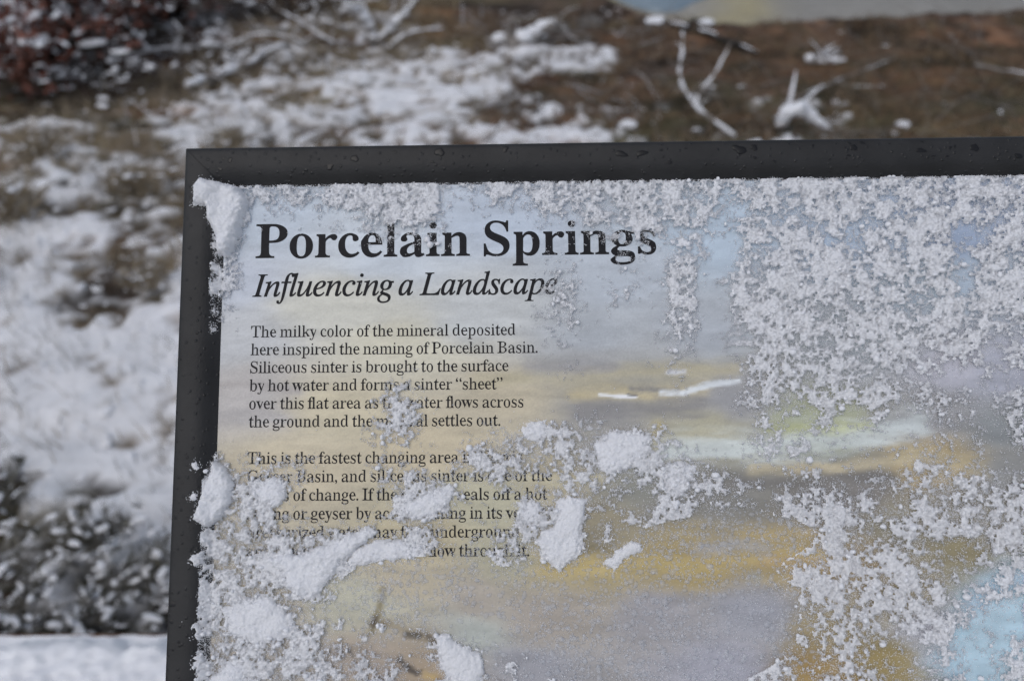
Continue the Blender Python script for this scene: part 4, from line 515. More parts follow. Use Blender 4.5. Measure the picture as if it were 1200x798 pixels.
# ---- the lettering: glyph outlines (1000 units to the em), filled
GL = {}
for fam, code, adv0, cs in [
(0, 44, 219, [[59,-118,90,-106,117,-90,138,-70,155,-48,167,-24,174,1,176,26,174,54,167,77,157,97,143,111,125,120,105,123,86,120,70,112,57,100,49,85,46,66,48,48,55,32,65,21,79,13,95,10,98,-13,96,-38,89,-61,76,-83,59,-99]]),
(0, 46, 219, [[109,111,90,108,74,99,61,86,52,70,49,51,52,32,61,16,74,3,90,-6,109,-9,128,-6,144,3,157,16,166,32,169,51,166,70,157,86,144,99,128,108]]),
(0, 66, 659, [[24,0,24,26,47,28,67,33,82,39,93,48,103,65,109,90,111,122,111,549,109,587,103,614,96,627,87,637,76,645,53,651,23,653,23,678,328,678,398,675,456,665,504,649,542,627,569,598,585,563,590,522,587,489,577,459,560,433,537,411,507,393,470,379,427,368,479,355,523,339,559,318,587,294,607,265,619,233,623,196,621,166,615,139,605,113,592,90,574,70,553,52,522,33,487,19,447,8,403,2,354,0], [271,375,280,375,317,377,348,383,373,392,392,406,406,424,416,448,422,478,424,514,423,546,418,573,411,596,401,614,387,628,370,638,348,644,322,646,302,645,288,640,280,633,275,621,272,604,271,582], [330,36,354,37,376,42,394,49,409,60,422,73,433,94,441,121,446,153,448,191,446,230,439,262,428,289,413,309,392,324,365,335,333,342,294,344,271,344,271,97,272,77,277,61,284,50,294,42,310,38]]),
(0, 71, 756, [[399,-15,357,-13,317,-8,279,1,244,13,211,29,180,48,152,70,127,95,105,122,86,153,69,186,57,221,48,259,43,299,41,341,43,382,48,420,57,457,69,491,86,524,110,561,138,595,171,623,208,648,239,664,273,677,308,686,345,691,383,693,423,691,464,684,506,672,550,656,564,651,577,649,588,650,597,654,604,660,614,673,624,693,651,693,651,458,625,458,609,497,591,532,569,564,545,592,518,615,490,635,460,649,430,657,398,660,350,653,309,634,276,601,250,555,232,496,221,424,217,339,219,279,225,225,235,178,250,136,268,101,286,76,306,55,329,39,354,28,381,21,410,19,436,20,458,24,476,31,489,41,498,53,505,68,509,85,510,106,510,190,509,212,505,229,499,243,490,254,472,263,446,269,410,271,410,295,745,295,745,271,716,269,694,263,680,254,671,240,666,219,664,191,664,43,611,22,559,6,506,-6,452,-13]]),
(0, 73, 388, [[20,0,20,26,50,31,74,38,91,48,100,58,107,73,111,90,112,112,112,576,110,603,104,623,94,637,78,645,53,650,20,653,20,678,364,678,364,653,332,650,308,645,292,637,283,627,277,614,273,597,272,576,272,115,274,87,279,66,285,55,294,46,307,39,332,31,366,26,366,0]]),
(0, 78, 735, [[600,-16,159,521,159,117,161,86,167,62,177,46,192,36,216,29,248,26,248,0,27,0,27,26,58,29,81,35,92,41,100,50,106,62,111,85,113,117,113,578,73,626,54,645,27,653,27,678,233,678,582,251,582,562,580,594,575,617,569,628,560,636,549,643,526,649,493,653,493,678,714,678,714,653,683,650,660,643,645,633,636,616,630,593,628,561,628,-16]]),
(0, 80, 622, [[23,0,23,26,54,29,77,36,93,47,103,64,109,88,111,120,111,564,109,593,103,615,93,631,77,642,54,649,24,653,24,678,318,678,377,677,428,672,468,665,500,655,524,643,546,628,564,611,580,592,593,570,602,547,607,522,609,494,606,461,599,431,586,404,569,379,546,358,518,339,486,325,449,314,407,308,360,306,271,306,271,120,273,88,279,64,289,47,305,36,329,29,360,26,360,0], [271,342,300,342,334,344,363,351,387,361,405,376,418,396,427,422,433,453,435,490,433,526,429,558,421,584,410,605,398,618,383,629,366,636,345,641,322,642,304,641,291,637,282,631,276,622,272,609,271,593]]),
(0, 83, 581, [[64,-16,64,235,93,235,107,184,123,140,143,104,166,74,187,55,210,41,235,30,263,24,293,22,320,24,344,30,365,40,383,54,397,70,407,89,413,110,415,133,413,154,406,174,395,192,379,209,359,224,335,238,242,284,201,306,167,329,138,352,115,376,97,402,84,430,77,461,74,494,76,523,81,551,89,576,100,600,114,621,131,639,150,655,172,669,195,680,220,688,247,692,275,694,307,692,342,687,420,667,434,664,446,662,458,664,467,670,473,680,477,694,505,694,505,475,480,475,469,511,455,543,437,573,417,599,394,621,370,639,343,652,317,659,289,662,265,660,243,655,224,647,208,635,195,621,185,604,180,586,178,566,180,547,185,530,193,515,204,501,224,484,250,467,281,451,377,406,415,387,447,367,473,347,493,326,509,303,521,280,529,255,533,228,535,198,533,167,527,138,518,111,505,86,488,63,468,43,444,26,418,12,389,0,357,-8,323,-13,286,-15,236,-12,211,-7,187,1,147,14,126,18,112,16,103,11,97,0,91,-16]]),
(0, 84, 630, [[137,0,137,26,162,27,183,31,199,37,212,46,220,58,227,75,231,95,232,120,232,645,222,645,192,643,164,638,139,629,117,617,97,601,80,581,66,559,55,533,48,505,43,473,16,473,16,678,611,678,611,472,586,472,578,518,564,557,544,589,517,613,484,631,445,641,400,645,392,645,392,120,393,94,397,73,403,57,412,45,424,37,440,31,462,27,488,26,488,0]]),
(0, 97, 512, [[379,-15,356,-13,337,-8,321,2,310,15,302,32,298,52,270,29,240,10,209,-3,176,-10,142,-13,117,-11,96,-6,76,4,60,17,47,33,38,51,32,72,30,94,33,119,40,143,53,165,71,185,95,203,131,223,177,244,232,264,296,283,296,359,294,385,288,405,278,421,264,431,244,438,220,440,197,439,178,435,165,428,158,420,155,408,159,399,169,382,177,369,181,356,183,344,181,327,174,313,164,301,149,291,133,286,115,284,96,286,80,292,67,303,57,316,51,333,49,352,52,375,60,395,73,415,92,432,114,446,141,458,171,467,205,472,241,474,281,472,317,468,347,460,372,449,392,435,408,418,420,397,429,372,434,344,436,313,436,93,437,72,439,59,444,53,453,51,464,54,477,62,490,41,470,21,449,5,427,-6,403,-13], [225,50,241,53,259,61,278,75,296,94,296,252,264,243,237,230,215,215,198,197,186,176,178,152,176,125,177,102,181,83,188,69,198,58,210,52]]),
(0, 98, 537, [[64,-17,64,578,63,606,60,626,55,638,46,646,31,651,12,654,12,678,206,678,206,415,227,436,249,453,274,465,300,472,329,474,355,472,379,467,401,458,423,445,442,429,459,411,473,389,486,365,499,329,506,290,509,247,507,210,502,175,493,143,481,112,465,84,447,59,425,38,402,19,375,4,347,-7,318,-13,286,-15,259,-13,233,-6,207,6,181,21,156,42,79,-17], [272,21,292,23,309,29,324,40,336,54,345,73,356,115,363,170,365,238,364,281,360,318,353,349,344,374,334,389,323,401,309,410,292,415,274,417,259,415,245,410,231,402,219,390,211,376,206,360,206,102,208,77,213,57,223,41,235,30,252,23]]),
(0, 99, 437, [[232,-15,204,-13,178,-7,153,2,129,16,107,33,88,53,71,75,56,101,44,129,36,159,31,190,29,223,31,258,37,292,46,323,60,353,76,379,95,403,118,424,143,442,170,456,198,467,228,473,260,475,294,473,324,467,350,458,373,444,390,427,403,409,410,388,413,365,411,348,406,333,397,321,384,311,369,306,352,304,334,306,319,312,307,321,299,335,294,352,292,373,293,389,294,404,292,418,287,428,279,436,267,440,252,442,229,439,210,429,195,412,183,389,174,359,169,322,167,279,169,228,176,183,188,145,204,114,220,93,238,77,258,66,280,59,304,57,330,60,356,70,380,85,404,107,424,90,402,62,378,39,352,19,325,4,295,-6,265,-13]]),
(0, 100, 551, [[208,-15,183,-13,159,-7,136,2,116,16,96,32,79,52,65,74,52,99,39,136,32,176,29,219,31,256,35,291,43,324,54,354,67,381,83,405,101,425,121,443,143,456,167,466,191,472,217,474,244,472,269,465,292,453,313,438,332,417,332,597,330,616,325,630,316,641,303,648,285,652,262,654,262,678,475,678,475,112,476,90,479,73,484,61,492,52,506,45,526,41,526,16,469,13,404,2,332,-15,332,58,317,36,300,17,280,3,258,-7,234,-13], [255,42,270,44,285,51,301,62,314,76,325,93,332,113,332,360,327,376,319,390,307,402,292,411,276,416,259,418,241,416,226,411,213,401,202,389,194,372,183,335,177,287,175,228,177,171,183,123,193,87,201,71,212,58,224,49,238,44]]),
(0, 101, 448, [[229,-15,201,-13,174,-7,149,2,126,16,105,32,86,52,69,76,55,102,44,131,36,163,31,197,29,234,31,268,36,300,44,330,56,358,71,384,88,406,107,426,130,443,153,457,179,466,206,472,234,474,267,472,297,465,324,453,349,438,371,417,389,392,403,364,413,332,419,297,421,258,421,247,174,247,177,198,185,157,198,123,215,97,238,78,265,67,297,63,320,66,342,73,363,86,383,105,402,128,424,108,402,75,378,48,352,25,325,8,295,-5,263,-12], [173,286,300,286,300,320,299,358,294,389,288,413,280,425,269,435,256,440,240,442,222,439,207,431,195,416,185,397,178,371,174,340,173,303]]),
(0, 102, 318, [[22,0,22,24,44,27,59,33,68,41,74,52,77,72,78,109,78,412,24,412,24,462,78,462,78,526,80,556,86,584,95,608,109,630,126,649,147,664,170,676,197,685,226,690,259,692,289,690,315,685,338,676,357,664,372,649,383,632,390,614,392,595,390,575,384,559,375,546,363,537,349,531,334,529,317,531,303,535,291,544,282,554,277,567,275,582,278,603,287,626,292,635,294,644,292,651,288,656,279,659,268,660,254,659,243,655,234,649,229,640,222,615,220,581,220,462,303,462,303,412,220,412,220,97,222,70,227,51,235,38,249,30,269,26,297,24,297,0]]),
(0, 103, 487, [[217,-209,171,-207,132,-202,98,-193,71,-181,49,-166,34,-149,24,-131,21,-111,24,-92,34,-76,50,-61,73,-49,102,-38,78,-24,59,-9,46,7,38,25,35,45,37,63,42,80,51,95,63,110,85,128,115,146,152,164,120,178,94,194,72,213,55,235,43,260,35,286,33,316,35,339,39,360,48,380,59,399,79,420,102,439,131,454,162,465,197,472,234,474,273,472,310,465,347,453,472,453,472,399,399,399,414,377,425,354,432,329,434,303,431,275,424,249,411,225,394,204,373,186,348,172,320,161,289,155,256,153,234,154,211,155,195,153,180,149,168,141,158,130,152,119,150,106,152,94,160,85,172,78,188,74,210,73,261,73,310,72,351,67,386,60,413,50,435,36,451,19,461,-2,468,-26,470,-55,467,-83,460,-108,447,-130,429,-150,406,-168,377,-183,344,-194,307,-202,264,-207], [234,185,251,187,264,193,275,203,284,217,291,242,296,274,297,314,296,354,291,386,284,411,275,425,264,434,251,440,234,442,218,440,204,434,193,425,185,411,176,386,172,354,170,314,172,274,176,242,185,217,193,203,204,193,218,187], [239,-173,280,-171,314,-167,342,-159,364,-149,380,-135,389,-118,392,-98,390,-82,383,-70,371,-62,354,-56,332,-52,305,-51,144,-51,129,-63,118,-77,111,-92,109,-108,111,-121,117,-133,127,-144,141,-154,166,-165,198,-171]]),
(0, 104, 567, [[27,0,27,24,44,26,58,31,67,38,73,49,77,64,78,83,78,594,77,613,74,628,68,639,59,647,46,652,28,655,28,678,220,678,220,397,240,421,261,440,284,455,308,465,334,472,362,474,396,471,426,461,450,445,468,422,481,393,489,357,492,315,492,83,493,64,496,49,502,39,511,31,524,26,541,24,541,0,301,0,301,24,308,24,323,26,335,33,343,45,348,62,350,83,350,323,348,359,341,384,335,393,327,399,316,403,302,404,284,402,266,395,250,385,234,369,220,350,220,83,221,64,224,49,230,39,238,31,251,26,268,24,268,0]]),
(0, 105, 295, [[150,539,130,541,112,549,97,561,85,576,77,594,75,614,77,634,85,652,97,668,112,680,130,688,150,690,170,688,188,680,204,668,215,652,223,634,225,614,223,594,215,576,203,561,187,549,170,541], [27,0,27,24,45,26,58,31,68,38,73,48,77,63,78,83,78,375,77,397,74,413,70,424,61,431,48,435,30,437,31,462,221,462,221,83,222,64,225,50,230,39,238,32,251,27,268,24,268,0]]),
(0, 106, 312, [[158,541,138,543,120,551,105,562,93,578,85,596,83,616,85,636,93,654,105,670,121,682,138,690,158,692,178,690,196,682,212,670,224,654,232,636,234,616,232,596,224,579,212,563,196,551,178,543], [53,-209,28,-207,5,-203,-16,-195,-35,-185,-52,-172,-65,-157,-75,-140,-81,-123,-83,-104,-81,-87,-76,-72,-67,-60,-54,-50,-39,-45,-22,-43,-5,-45,10,-50,22,-58,31,-69,37,-82,39,-98,36,-114,28,-130,19,-145,16,-153,18,-162,24,-169,33,-173,46,-174,61,-172,73,-168,81,-160,87,-149,93,-119,95,-80,95,372,94,395,90,412,83,424,72,431,55,436,33,438,33,462,237,462,237,-32,235,-65,229,-95,220,-122,206,-145,189,-165,168,-181,144,-193,116,-202,86,-207]]),
(0, 107, 534, [[26,0,26,24,44,27,58,31,68,39,73,49,77,64,78,83,78,592,76,621,70,640,62,647,49,652,30,654,31,678,220,678,220,251,338,369,352,385,360,400,363,414,360,424,350,431,334,436,311,437,306,437,306,462,514,462,514,437,486,433,459,423,433,408,409,387,331,311,515,51,528,36,543,27,560,24,560,0,314,0,314,24,323,24,337,25,348,30,354,37,356,47,353,59,345,73,242,219,220,200,220,83,221,64,224,50,230,39,238,32,251,27,268,24,268,0]]),
(0, 108, 297, [[27,0,27,24,45,26,58,31,68,38,73,48,77,63,78,83,78,592,76,620,70,639,62,647,49,652,30,654,30,678,221,678,221,83,222,64,225,50,230,39,238,32,251,27,268,24,268,0]]),
(0, 109, 825, [[27,0,27,24,44,26,58,31,67,38,73,49,77,64,78,83,78,377,77,396,74,411,68,423,59,431,46,436,28,438,28,462,218,462,218,394,238,418,258,438,280,454,303,465,328,472,353,474,381,472,405,467,426,458,443,446,458,431,469,412,477,389,497,415,519,436,542,453,567,465,594,472,622,474,656,471,685,461,708,445,726,422,740,393,747,357,750,315,750,83,751,64,754,49,760,39,768,31,781,26,798,24,798,0,562,0,562,24,579,26,591,31,600,39,606,50,609,65,610,83,610,323,608,359,601,384,595,393,587,399,576,403,562,404,541,401,520,391,501,375,483,353,483,83,484,65,487,50,493,39,501,31,513,26,530,24,530,0,297,0,297,24,314,26,326,31,335,39,341,50,344,65,345,83,345,323,343,358,336,384,330,392,322,399,311,403,297,404,279,402,262,395,246,385,231,369,218,350,218,83,219,65,222,50,227,40,235,32,247,27,264,24,264,0]]),
(0, 110, 567, [[27,0,27,24,44,26,58,31,67,38,73,49,77,64,78,83,78,377,77,396,74,411,68,423,59,431,46,436,28,438,28,462,220,462,220,398,239,421,260,440,283,455,308,466,334,472,362,474,396,471,426,461,450,445,468,422,481,393,489,357,492,315,492,83,493,64,496,49,502,39,511,31,524,26,541,24,541,0,301,0,301,24,308,24,323,26,335,33,343,45,348,62,350,83,350,323,348,359,341,384,335,393,327,399,316,403,302,404,284,402,266,395,250,385,234,369,220,350,220,83,221,64,224,49,230,39,238,31,251,26,268,24,268,0]]),
(0, 111, 501, [[251,-15,219,-13,189,-7,161,3,135,17,111,34,90,55,71,78,56,105,44,133,35,163,30,195,28,229,30,264,35,296,44,327,56,356,71,382,90,405,111,425,135,443,161,456,189,466,218,472,250,474,282,472,311,466,339,457,365,443,389,426,410,406,428,383,444,357,456,328,465,298,470,264,472,229,470,194,465,161,456,131,444,102,428,76,410,53,389,33,366,16,340,2,312,-7,283,-13], [251,17,270,20,287,27,300,40,311,58,319,84,324,121,327,229,326,289,323,339,317,376,309,403,299,421,286,435,270,442,251,445,235,443,220,438,208,430,199,418,191,403,182,365,176,307,174,230,175,170,178,122,183,84,191,58,202,40,215,27,232,20]]),
(0, 112, 553, [[26,-207,26,-184,46,-181,60,-175,69,-164,75,-150,78,-95,78,362,77,389,74,409,69,422,61,429,47,435,29,439,29,462,213,462,213,391,229,417,247,438,268,454,291,466,316,473,343,475,369,473,393,467,415,458,436,444,455,427,472,407,486,385,499,360,511,322,519,282,521,238,518,191,511,148,498,108,485,80,470,56,453,35,434,18,412,3,389,-7,364,-13,338,-15,310,-12,284,-5,260,8,239,25,220,48,220,-86,222,-121,226,-147,231,-159,239,-169,249,-175,268,-181,294,-183,294,-207], [291,42,308,44,323,49,336,59,347,71,356,88,367,125,374,172,376,230,374,286,368,332,359,369,351,385,341,398,329,407,314,412,296,414,278,411,262,404,247,391,233,373,220,350,220,102,230,80,242,64,257,52,273,44]]),
(0, 113, 542, [[260,-207,260,-183,286,-181,306,-176,319,-170,327,-159,331,-144,333,-124,333,43,312,22,290,7,266,-5,239,-12,211,-14,185,-12,161,-7,138,2,117,15,98,31,81,50,66,71,53,96,40,132,33,171,30,214,32,251,37,286,46,318,59,349,75,377,93,402,115,423,139,442,165,456,192,467,222,473,253,475,280,473,306,466,332,455,358,439,383,419,460,477,476,477,476,-124,477,-143,480,-158,486,-169,495,-176,509,-181,527,-183,527,-207], [266,44,281,46,295,51,309,59,321,70,329,84,333,100,333,359,331,383,326,403,317,419,304,430,287,437,267,439,248,437,231,431,216,421,205,407,195,389,186,360,179,324,175,282,174,232,175,187,179,149,186,116,195,90,204,73,216,61,230,51,247,46]]),
(0, 114, 428, [[27,0,27,24,45,26,58,31,68,38,73,48,77,63,78,83,78,375,77,397,74,414,69,425,61,431,48,435,30,437,31,462,217,462,217,375,235,405,256,429,279,449,302,463,325,471,347,474,367,473,384,469,398,462,410,453,422,437,429,418,431,396,429,378,423,362,414,349,401,339,386,333,369,331,353,332,340,337,331,344,308,372,301,380,292,385,281,387,267,384,254,375,241,360,230,339,224,315,222,286,222,83,224,63,228,48,237,38,249,31,269,26,294,24,294,0]]),
(0, 115, 429, [[225,-15,197,-12,164,-5,129,9,109,13,98,11,89,7,81,-2,76,-13,53,-13,53,157,79,157,87,127,99,101,112,78,129,58,148,42,167,31,188,24,209,22,232,24,251,30,266,40,277,53,284,68,286,87,284,103,277,118,267,132,251,145,232,156,159,193,127,211,101,231,81,252,70,269,62,288,57,307,55,328,58,358,65,386,78,411,97,433,114,448,135,460,157,468,182,473,210,475,247,471,296,458,307,456,317,454,327,456,336,463,343,475,363,475,363,330,340,330,328,363,312,391,293,413,276,425,259,434,241,439,222,441,202,439,186,434,173,426,164,414,158,401,156,386,158,371,163,358,172,346,191,330,218,315,285,282,316,265,341,246,360,226,370,208,377,189,382,166,383,141,381,113,376,88,367,65,355,45,340,27,321,12,300,0,277,-8,252,-13]]),
(0, 116, 340, [[184,-14,156,-12,133,-7,113,3,98,16,87,32,79,53,74,77,72,106,72,415,30,415,30,446,85,500,131,550,167,593,192,631,215,631,215,462,309,462,309,415,215,415,215,122,217,95,223,76,229,67,238,62,250,60,267,63,282,73,295,89,307,111,331,98,317,68,300,43,281,23,260,7,237,-5,212,-12]]),
(0, 117, 558, [[195,-15,169,-13,146,-9,127,0,110,11,97,26,84,48,75,75,70,107,68,144,68,369,67,390,64,407,59,421,50,430,36,436,17,438,17,462,211,462,211,110,213,94,217,80,225,69,235,60,248,55,263,53,285,56,305,64,324,78,340,98,340,369,339,392,335,409,329,422,319,430,303,436,282,438,282,462,482,462,482,104,483,84,487,68,493,58,503,51,517,46,536,44,536,19,493,17,446,11,395,0,340,-15,340,60,322,38,301,20,277,5,251,-6,224,-13]]),
(0, 118, 456, [[212,-15,57,369,45,397,33,419,24,428,12,435,-4,437,-4,462,244,462,244,438,232,438,215,436,202,431,194,423,192,411,194,399,275,182,351,376,359,405,357,417,350,426,339,433,323,437,303,438,303,462,454,462,454,439,437,434,424,426,414,415,401,393,387,362,238,-15]]),
(0, 119, 647, [[182,-15,25,394,18,411,9,424,-2,432,-16,437,-16,462,206,462,206,437,189,435,178,431,172,423,170,411,172,396,178,376,248,189,314,350,299,396,291,417,282,430,270,436,250,439,250,462,481,462,481,437,463,435,450,430,443,422,440,411,441,401,443,390,500,210,569,381,574,397,576,410,575,418,571,425,566,430,551,435,530,439,530,462,663,462,663,439,650,437,640,432,633,424,613,384,453,-15,430,-15,332,293,208,-15]]),
(0, 120, 475, [[7,0,7,22,29,30,51,44,72,61,92,84,183,203,64,392,50,411,36,424,21,433,6,437,6,462,251,462,251,438,233,437,220,433,212,426,209,417,212,406,222,387,273,306,333,382,342,394,347,405,349,415,348,422,344,428,338,432,323,436,299,438,299,462,463,462,463,441,442,434,421,421,399,402,378,378,295,274,434,54,451,32,461,26,475,23,475,0,231,0,231,24,251,25,265,29,271,33,275,38,276,45,274,57,268,71,258,88,205,170,145,91,134,75,128,62,126,51,128,41,133,32,142,27,154,23,170,22,175,22,175,0]]),
(0, 121, 447, [[78,-209,54,-206,33,-199,15,-186,4,-174,-4,-159,-8,-143,-10,-125,-8,-108,-2,-93,7,-79,20,-68,35,-61,53,-59,69,-61,83,-65,95,-73,104,-84,109,-98,111,-113,111,-121,110,-130,112,-139,118,-145,128,-147,140,-143,154,-131,170,-110,182,-90,193,-66,201,-39,209,-7,54,373,37,410,23,428,12,435,-5,437,-7,462,241,462,241,437,217,435,202,431,196,426,192,419,191,409,193,397,198,382,276,177,343,359,352,387,354,408,353,418,348,426,342,431,325,436,302,437,302,462,446,462,446,437,433,435,422,429,413,418,400,394,386,361,241,-36,216,-97,193,-143,176,-165,160,-182,142,-195,123,-203,102,-207]]),
(0, 122, 436, [[19,0,19,21,250,428,191,428,165,427,143,422,123,415,108,405,94,391,83,372,73,349,65,322,39,322,47,462,409,462,409,433,187,37,227,37,260,39,288,44,312,53,332,65,348,81,363,103,376,129,387,160,411,160,399,0]]),
(0, 8220, 427, [[373,691,343,679,318,664,297,645,281,622,269,597,261,569,259,538,261,513,267,491,277,472,290,458,307,448,326,445,342,447,357,452,369,461,378,472,384,488,386,506,384,524,377,539,365,552,351,560,333,565,332,584,333,603,337,620,344,638,356,655,373,672], [155,691,125,679,100,664,79,645,63,622,51,597,43,569,41,538,43,513,49,491,59,472,72,458,89,448,108,445,124,447,139,452,151,461,160,472,166,488,168,506,166,524,159,539,147,552,133,560,115,565,114,584,115,603,119,620,126,638,138,655,155,672]]),
(0, 8221, 427, [[272,445,302,457,327,472,348,491,364,514,376,539,384,567,386,598,384,623,378,645,368,664,355,678,338,688,319,691,303,689,288,684,276,676,267,664,261,648,259,630,261,612,268,597,280,584,294,576,312,571,313,552,312,533,308,516,301,498,289,481,272,464], [54,445,84,457,109,472,130,491,146,514,158,539,166,567,168,598,166,623,160,645,150,664,137,678,120,688,101,691,85,689,70,684,58,676,49,664,43,648,41,630,43,612,50,597,62,584,76,576,94,571,95,552,94,533,90,516,83,498,71,481,54,464]]),
(1, 73, 365, [[-46,0,-40,20,-36,20,-7,22,15,27,26,33,36,42,45,53,57,76,67,108,192,573,199,603,201,624,199,639,193,651,183,660,169,666,149,670,125,672,131,692,410,692,405,672,397,672,371,670,349,664,333,654,320,638,308,614,298,584,173,119,166,89,164,67,166,52,172,40,182,32,196,26,215,22,239,20,234,0]]),
(1, 76, 668, [[-36,0,-31,20,-27,20,2,22,24,28,42,38,55,54,67,77,77,108,201,573,209,603,211,624,209,639,203,651,193,660,179,666,159,670,135,672,140,692,415,692,408,673,381,671,359,665,342,655,328,639,316,615,306,585,186,137,176,95,172,76,174,61,179,50,188,43,210,37,245,35,316,35,365,36,407,41,443,49,474,60,502,76,527,97,549,124,572,157,594,196,613,196,548,0]]),
(1, 97, 509, [[74,-12,56,-10,39,-5,25,3,13,16,3,31,-4,49,-9,71,-10,96,-8,137,-1,178,11,219,28,261,48,302,73,340,102,375,134,408,161,431,189,448,217,461,245,468,273,471,296,469,315,462,330,452,340,436,346,417,359,460,435,460,344,134,334,93,330,66,332,58,338,54,347,52,359,56,376,69,396,90,420,119,434,107,407,71,382,41,357,18,334,1,312,-9,291,-12,276,-10,265,-5,257,5,252,17,250,34,254,63,265,110,284,175,247,118,211,71,178,35,152,14,127,0,101,-9], [122,49,138,51,154,59,172,71,199,97,226,130,252,168,276,210,297,254,312,300,320,329,325,357,326,383,325,402,320,417,313,430,303,438,291,443,275,445,252,442,229,433,206,417,184,396,163,369,144,337,126,301,110,261,97,220,87,181,81,144,79,109,81,87,86,71,94,59,107,51]]),
(1, 99, 444, [[148,-12,121,-10,97,-5,75,5,56,17,39,34,24,54,13,77,5,102,1,131,-1,162,1,195,7,228,18,261,32,293,50,324,72,353,96,380,123,405,152,426,187,446,223,460,259,468,297,471,326,469,351,461,371,450,382,438,390,426,395,412,397,397,396,381,391,367,384,356,373,347,361,342,347,340,332,342,319,346,311,354,306,366,304,380,308,399,312,407,319,416,325,423,328,431,324,439,313,443,294,445,267,442,242,435,217,421,193,403,171,380,150,354,133,325,117,292,101,246,91,202,88,160,90,133,94,108,102,87,114,68,127,53,143,43,162,36,182,34,213,38,244,48,275,66,307,90,339,122,355,105,321,69,287,40,252,17,218,1,183,-9]]),
(1, 100, 528, [[91,-12,68,-10,47,-4,30,6,15,20,2,38,-6,58,-11,82,-13,109,-11,142,-4,177,8,214,24,251,43,288,66,324,91,357,119,388,148,415,171,433,194,447,217,458,240,465,263,470,286,471,308,470,327,466,342,459,353,449,361,437,406,619,409,634,410,649,409,659,405,666,399,671,384,676,362,677,347,677,352,696,392,700,427,705,455,713,485,722,504,725,509,724,512,721,513,715,512,705,510,697,358,120,351,90,348,66,350,57,354,50,362,46,372,45,387,50,406,64,429,87,456,120,472,107,443,70,416,40,392,17,369,1,346,-9,323,-12,305,-10,290,-4,280,7,274,21,272,40,275,71,284,114,300,167,265,112,231,67,198,32,173,13,147,-1,119,-9], [135,41,153,44,171,51,190,65,218,92,246,127,273,168,296,212,316,258,332,304,342,347,345,386,344,404,339,419,332,431,321,440,309,445,295,447,270,444,246,435,221,420,197,399,173,373,151,341,131,306,112,265,96,223,85,184,78,149,76,116,78,94,83,76,92,61,104,50,118,43]]),
(1, 101, 428, [[132,-10,107,-8,85,-3,65,5,47,16,31,31,15,54,3,81,-4,112,-6,147,-4,179,3,212,14,246,28,280,47,312,69,344,93,373,121,399,150,422,185,443,220,459,256,468,291,471,319,469,342,462,360,452,371,441,378,428,382,413,384,396,381,371,372,348,357,325,337,303,310,282,278,263,239,246,196,232,146,221,91,212,86,176,84,146,86,117,92,93,101,73,114,58,131,47,152,40,177,38,206,41,235,51,266,68,297,91,329,121,344,106,312,70,279,40,245,18,219,6,191,-3,162,-8], [95,235,143,244,184,257,220,275,250,296,269,315,285,336,295,357,302,380,304,404,303,418,298,430,291,438,281,442,268,444,247,441,226,432,204,417,182,397,161,372,142,343,124,309,108,274]]),
(1, 102, 296, [[-72,-228,-90,-226,-105,-221,-118,-212,-128,-201,-134,-188,-136,-173,-135,-157,-130,-145,-123,-136,-112,-131,-99,-129,-85,-131,-74,-137,-68,-147,-66,-161,-69,-177,-73,-189,-72,-195,-68,-199,-62,-200,-48,-198,-36,-190,-25,-178,-15,-161,3,-111,20,-37,106,421,10,421,18,453,112,453,124,507,134,547,147,583,163,616,180,644,201,669,222,689,245,705,270,716,295,723,321,725,346,723,367,716,386,705,399,690,407,673,410,653,408,637,402,624,393,615,379,610,362,608,349,610,338,614,331,622,326,633,325,647,327,657,329,666,333,678,331,686,326,692,317,697,306,698,288,694,271,684,256,666,242,642,231,610,221,571,196,453,313,453,308,421,190,421,150,223,125,108,100,11,83,-43,66,-89,49,-127,31,-158,13,-183,-7,-203,-27,-217,-49,-225]]),
(1, 103, 426, [[94,-228,57,-226,23,-220,-6,-209,-31,-195,-48,-181,-60,-166,-70,-149,-75,-131,-77,-111,-74,-87,-66,-65,-53,-43,-35,-22,-11,-2,19,18,53,36,34,46,20,58,12,71,9,85,12,97,19,110,32,125,87,180,65,194,47,210,33,227,23,246,17,267,15,290,17,314,22,337,31,360,43,381,64,407,89,430,119,449,144,460,170,468,197,472,226,474,251,472,278,466,307,457,345,444,366,440,431,440,431,396,362,396,367,375,369,352,367,327,362,303,353,280,341,259,320,233,295,211,267,193,234,180,200,172,164,169,122,172,104,157,94,143,90,129,95,117,109,104,133,93,167,81,215,65,256,47,289,28,304,15,316,0,325,-18,330,-37,332,-59,330,-83,325,-106,315,-128,303,-148,286,-166,267,-182,245,-195,220,-207,182,-219,140,-226], [166,192,187,195,206,203,225,217,241,235,255,257,268,283,277,311,282,340,284,371,282,394,276,414,266,430,253,441,237,448,219,450,199,447,180,439,162,425,144,406,129,384,117,359,107,331,101,302,99,271,101,247,106,227,116,212,129,201,146,194], [112,-197,152,-195,185,-188,213,-177,234,-162,250,-142,259,-118,262,-89,260,-74,254,-59,243,-47,222,-29,196,-15,140,8,78,27,50,9,27,-10,9,-30,-4,-51,-11,-72,-14,-95,-11,-122,-4,-145,9,-164,27,-178,50,-189,79,-195]]),
(1, 105, 264, [[182,586,169,588,157,593,147,601,138,612,133,624,131,637,133,650,138,662,147,673,157,682,169,687,182,689,195,687,208,682,219,674,227,663,232,650,234,637,232,623,227,611,219,601,208,592,196,588], [49,-12,31,-10,18,-3,8,8,2,23,0,43,5,79,17,128,82,359,87,378,89,393,87,405,82,414,74,421,55,426,26,428,30,445,97,454,143,462,184,471,190,470,194,466,195,459,194,451,191,441,94,117,86,77,87,64,91,55,98,50,107,48,124,53,144,67,167,91,193,125,208,110,180,73,153,42,126,19,100,2,74,-9]]),
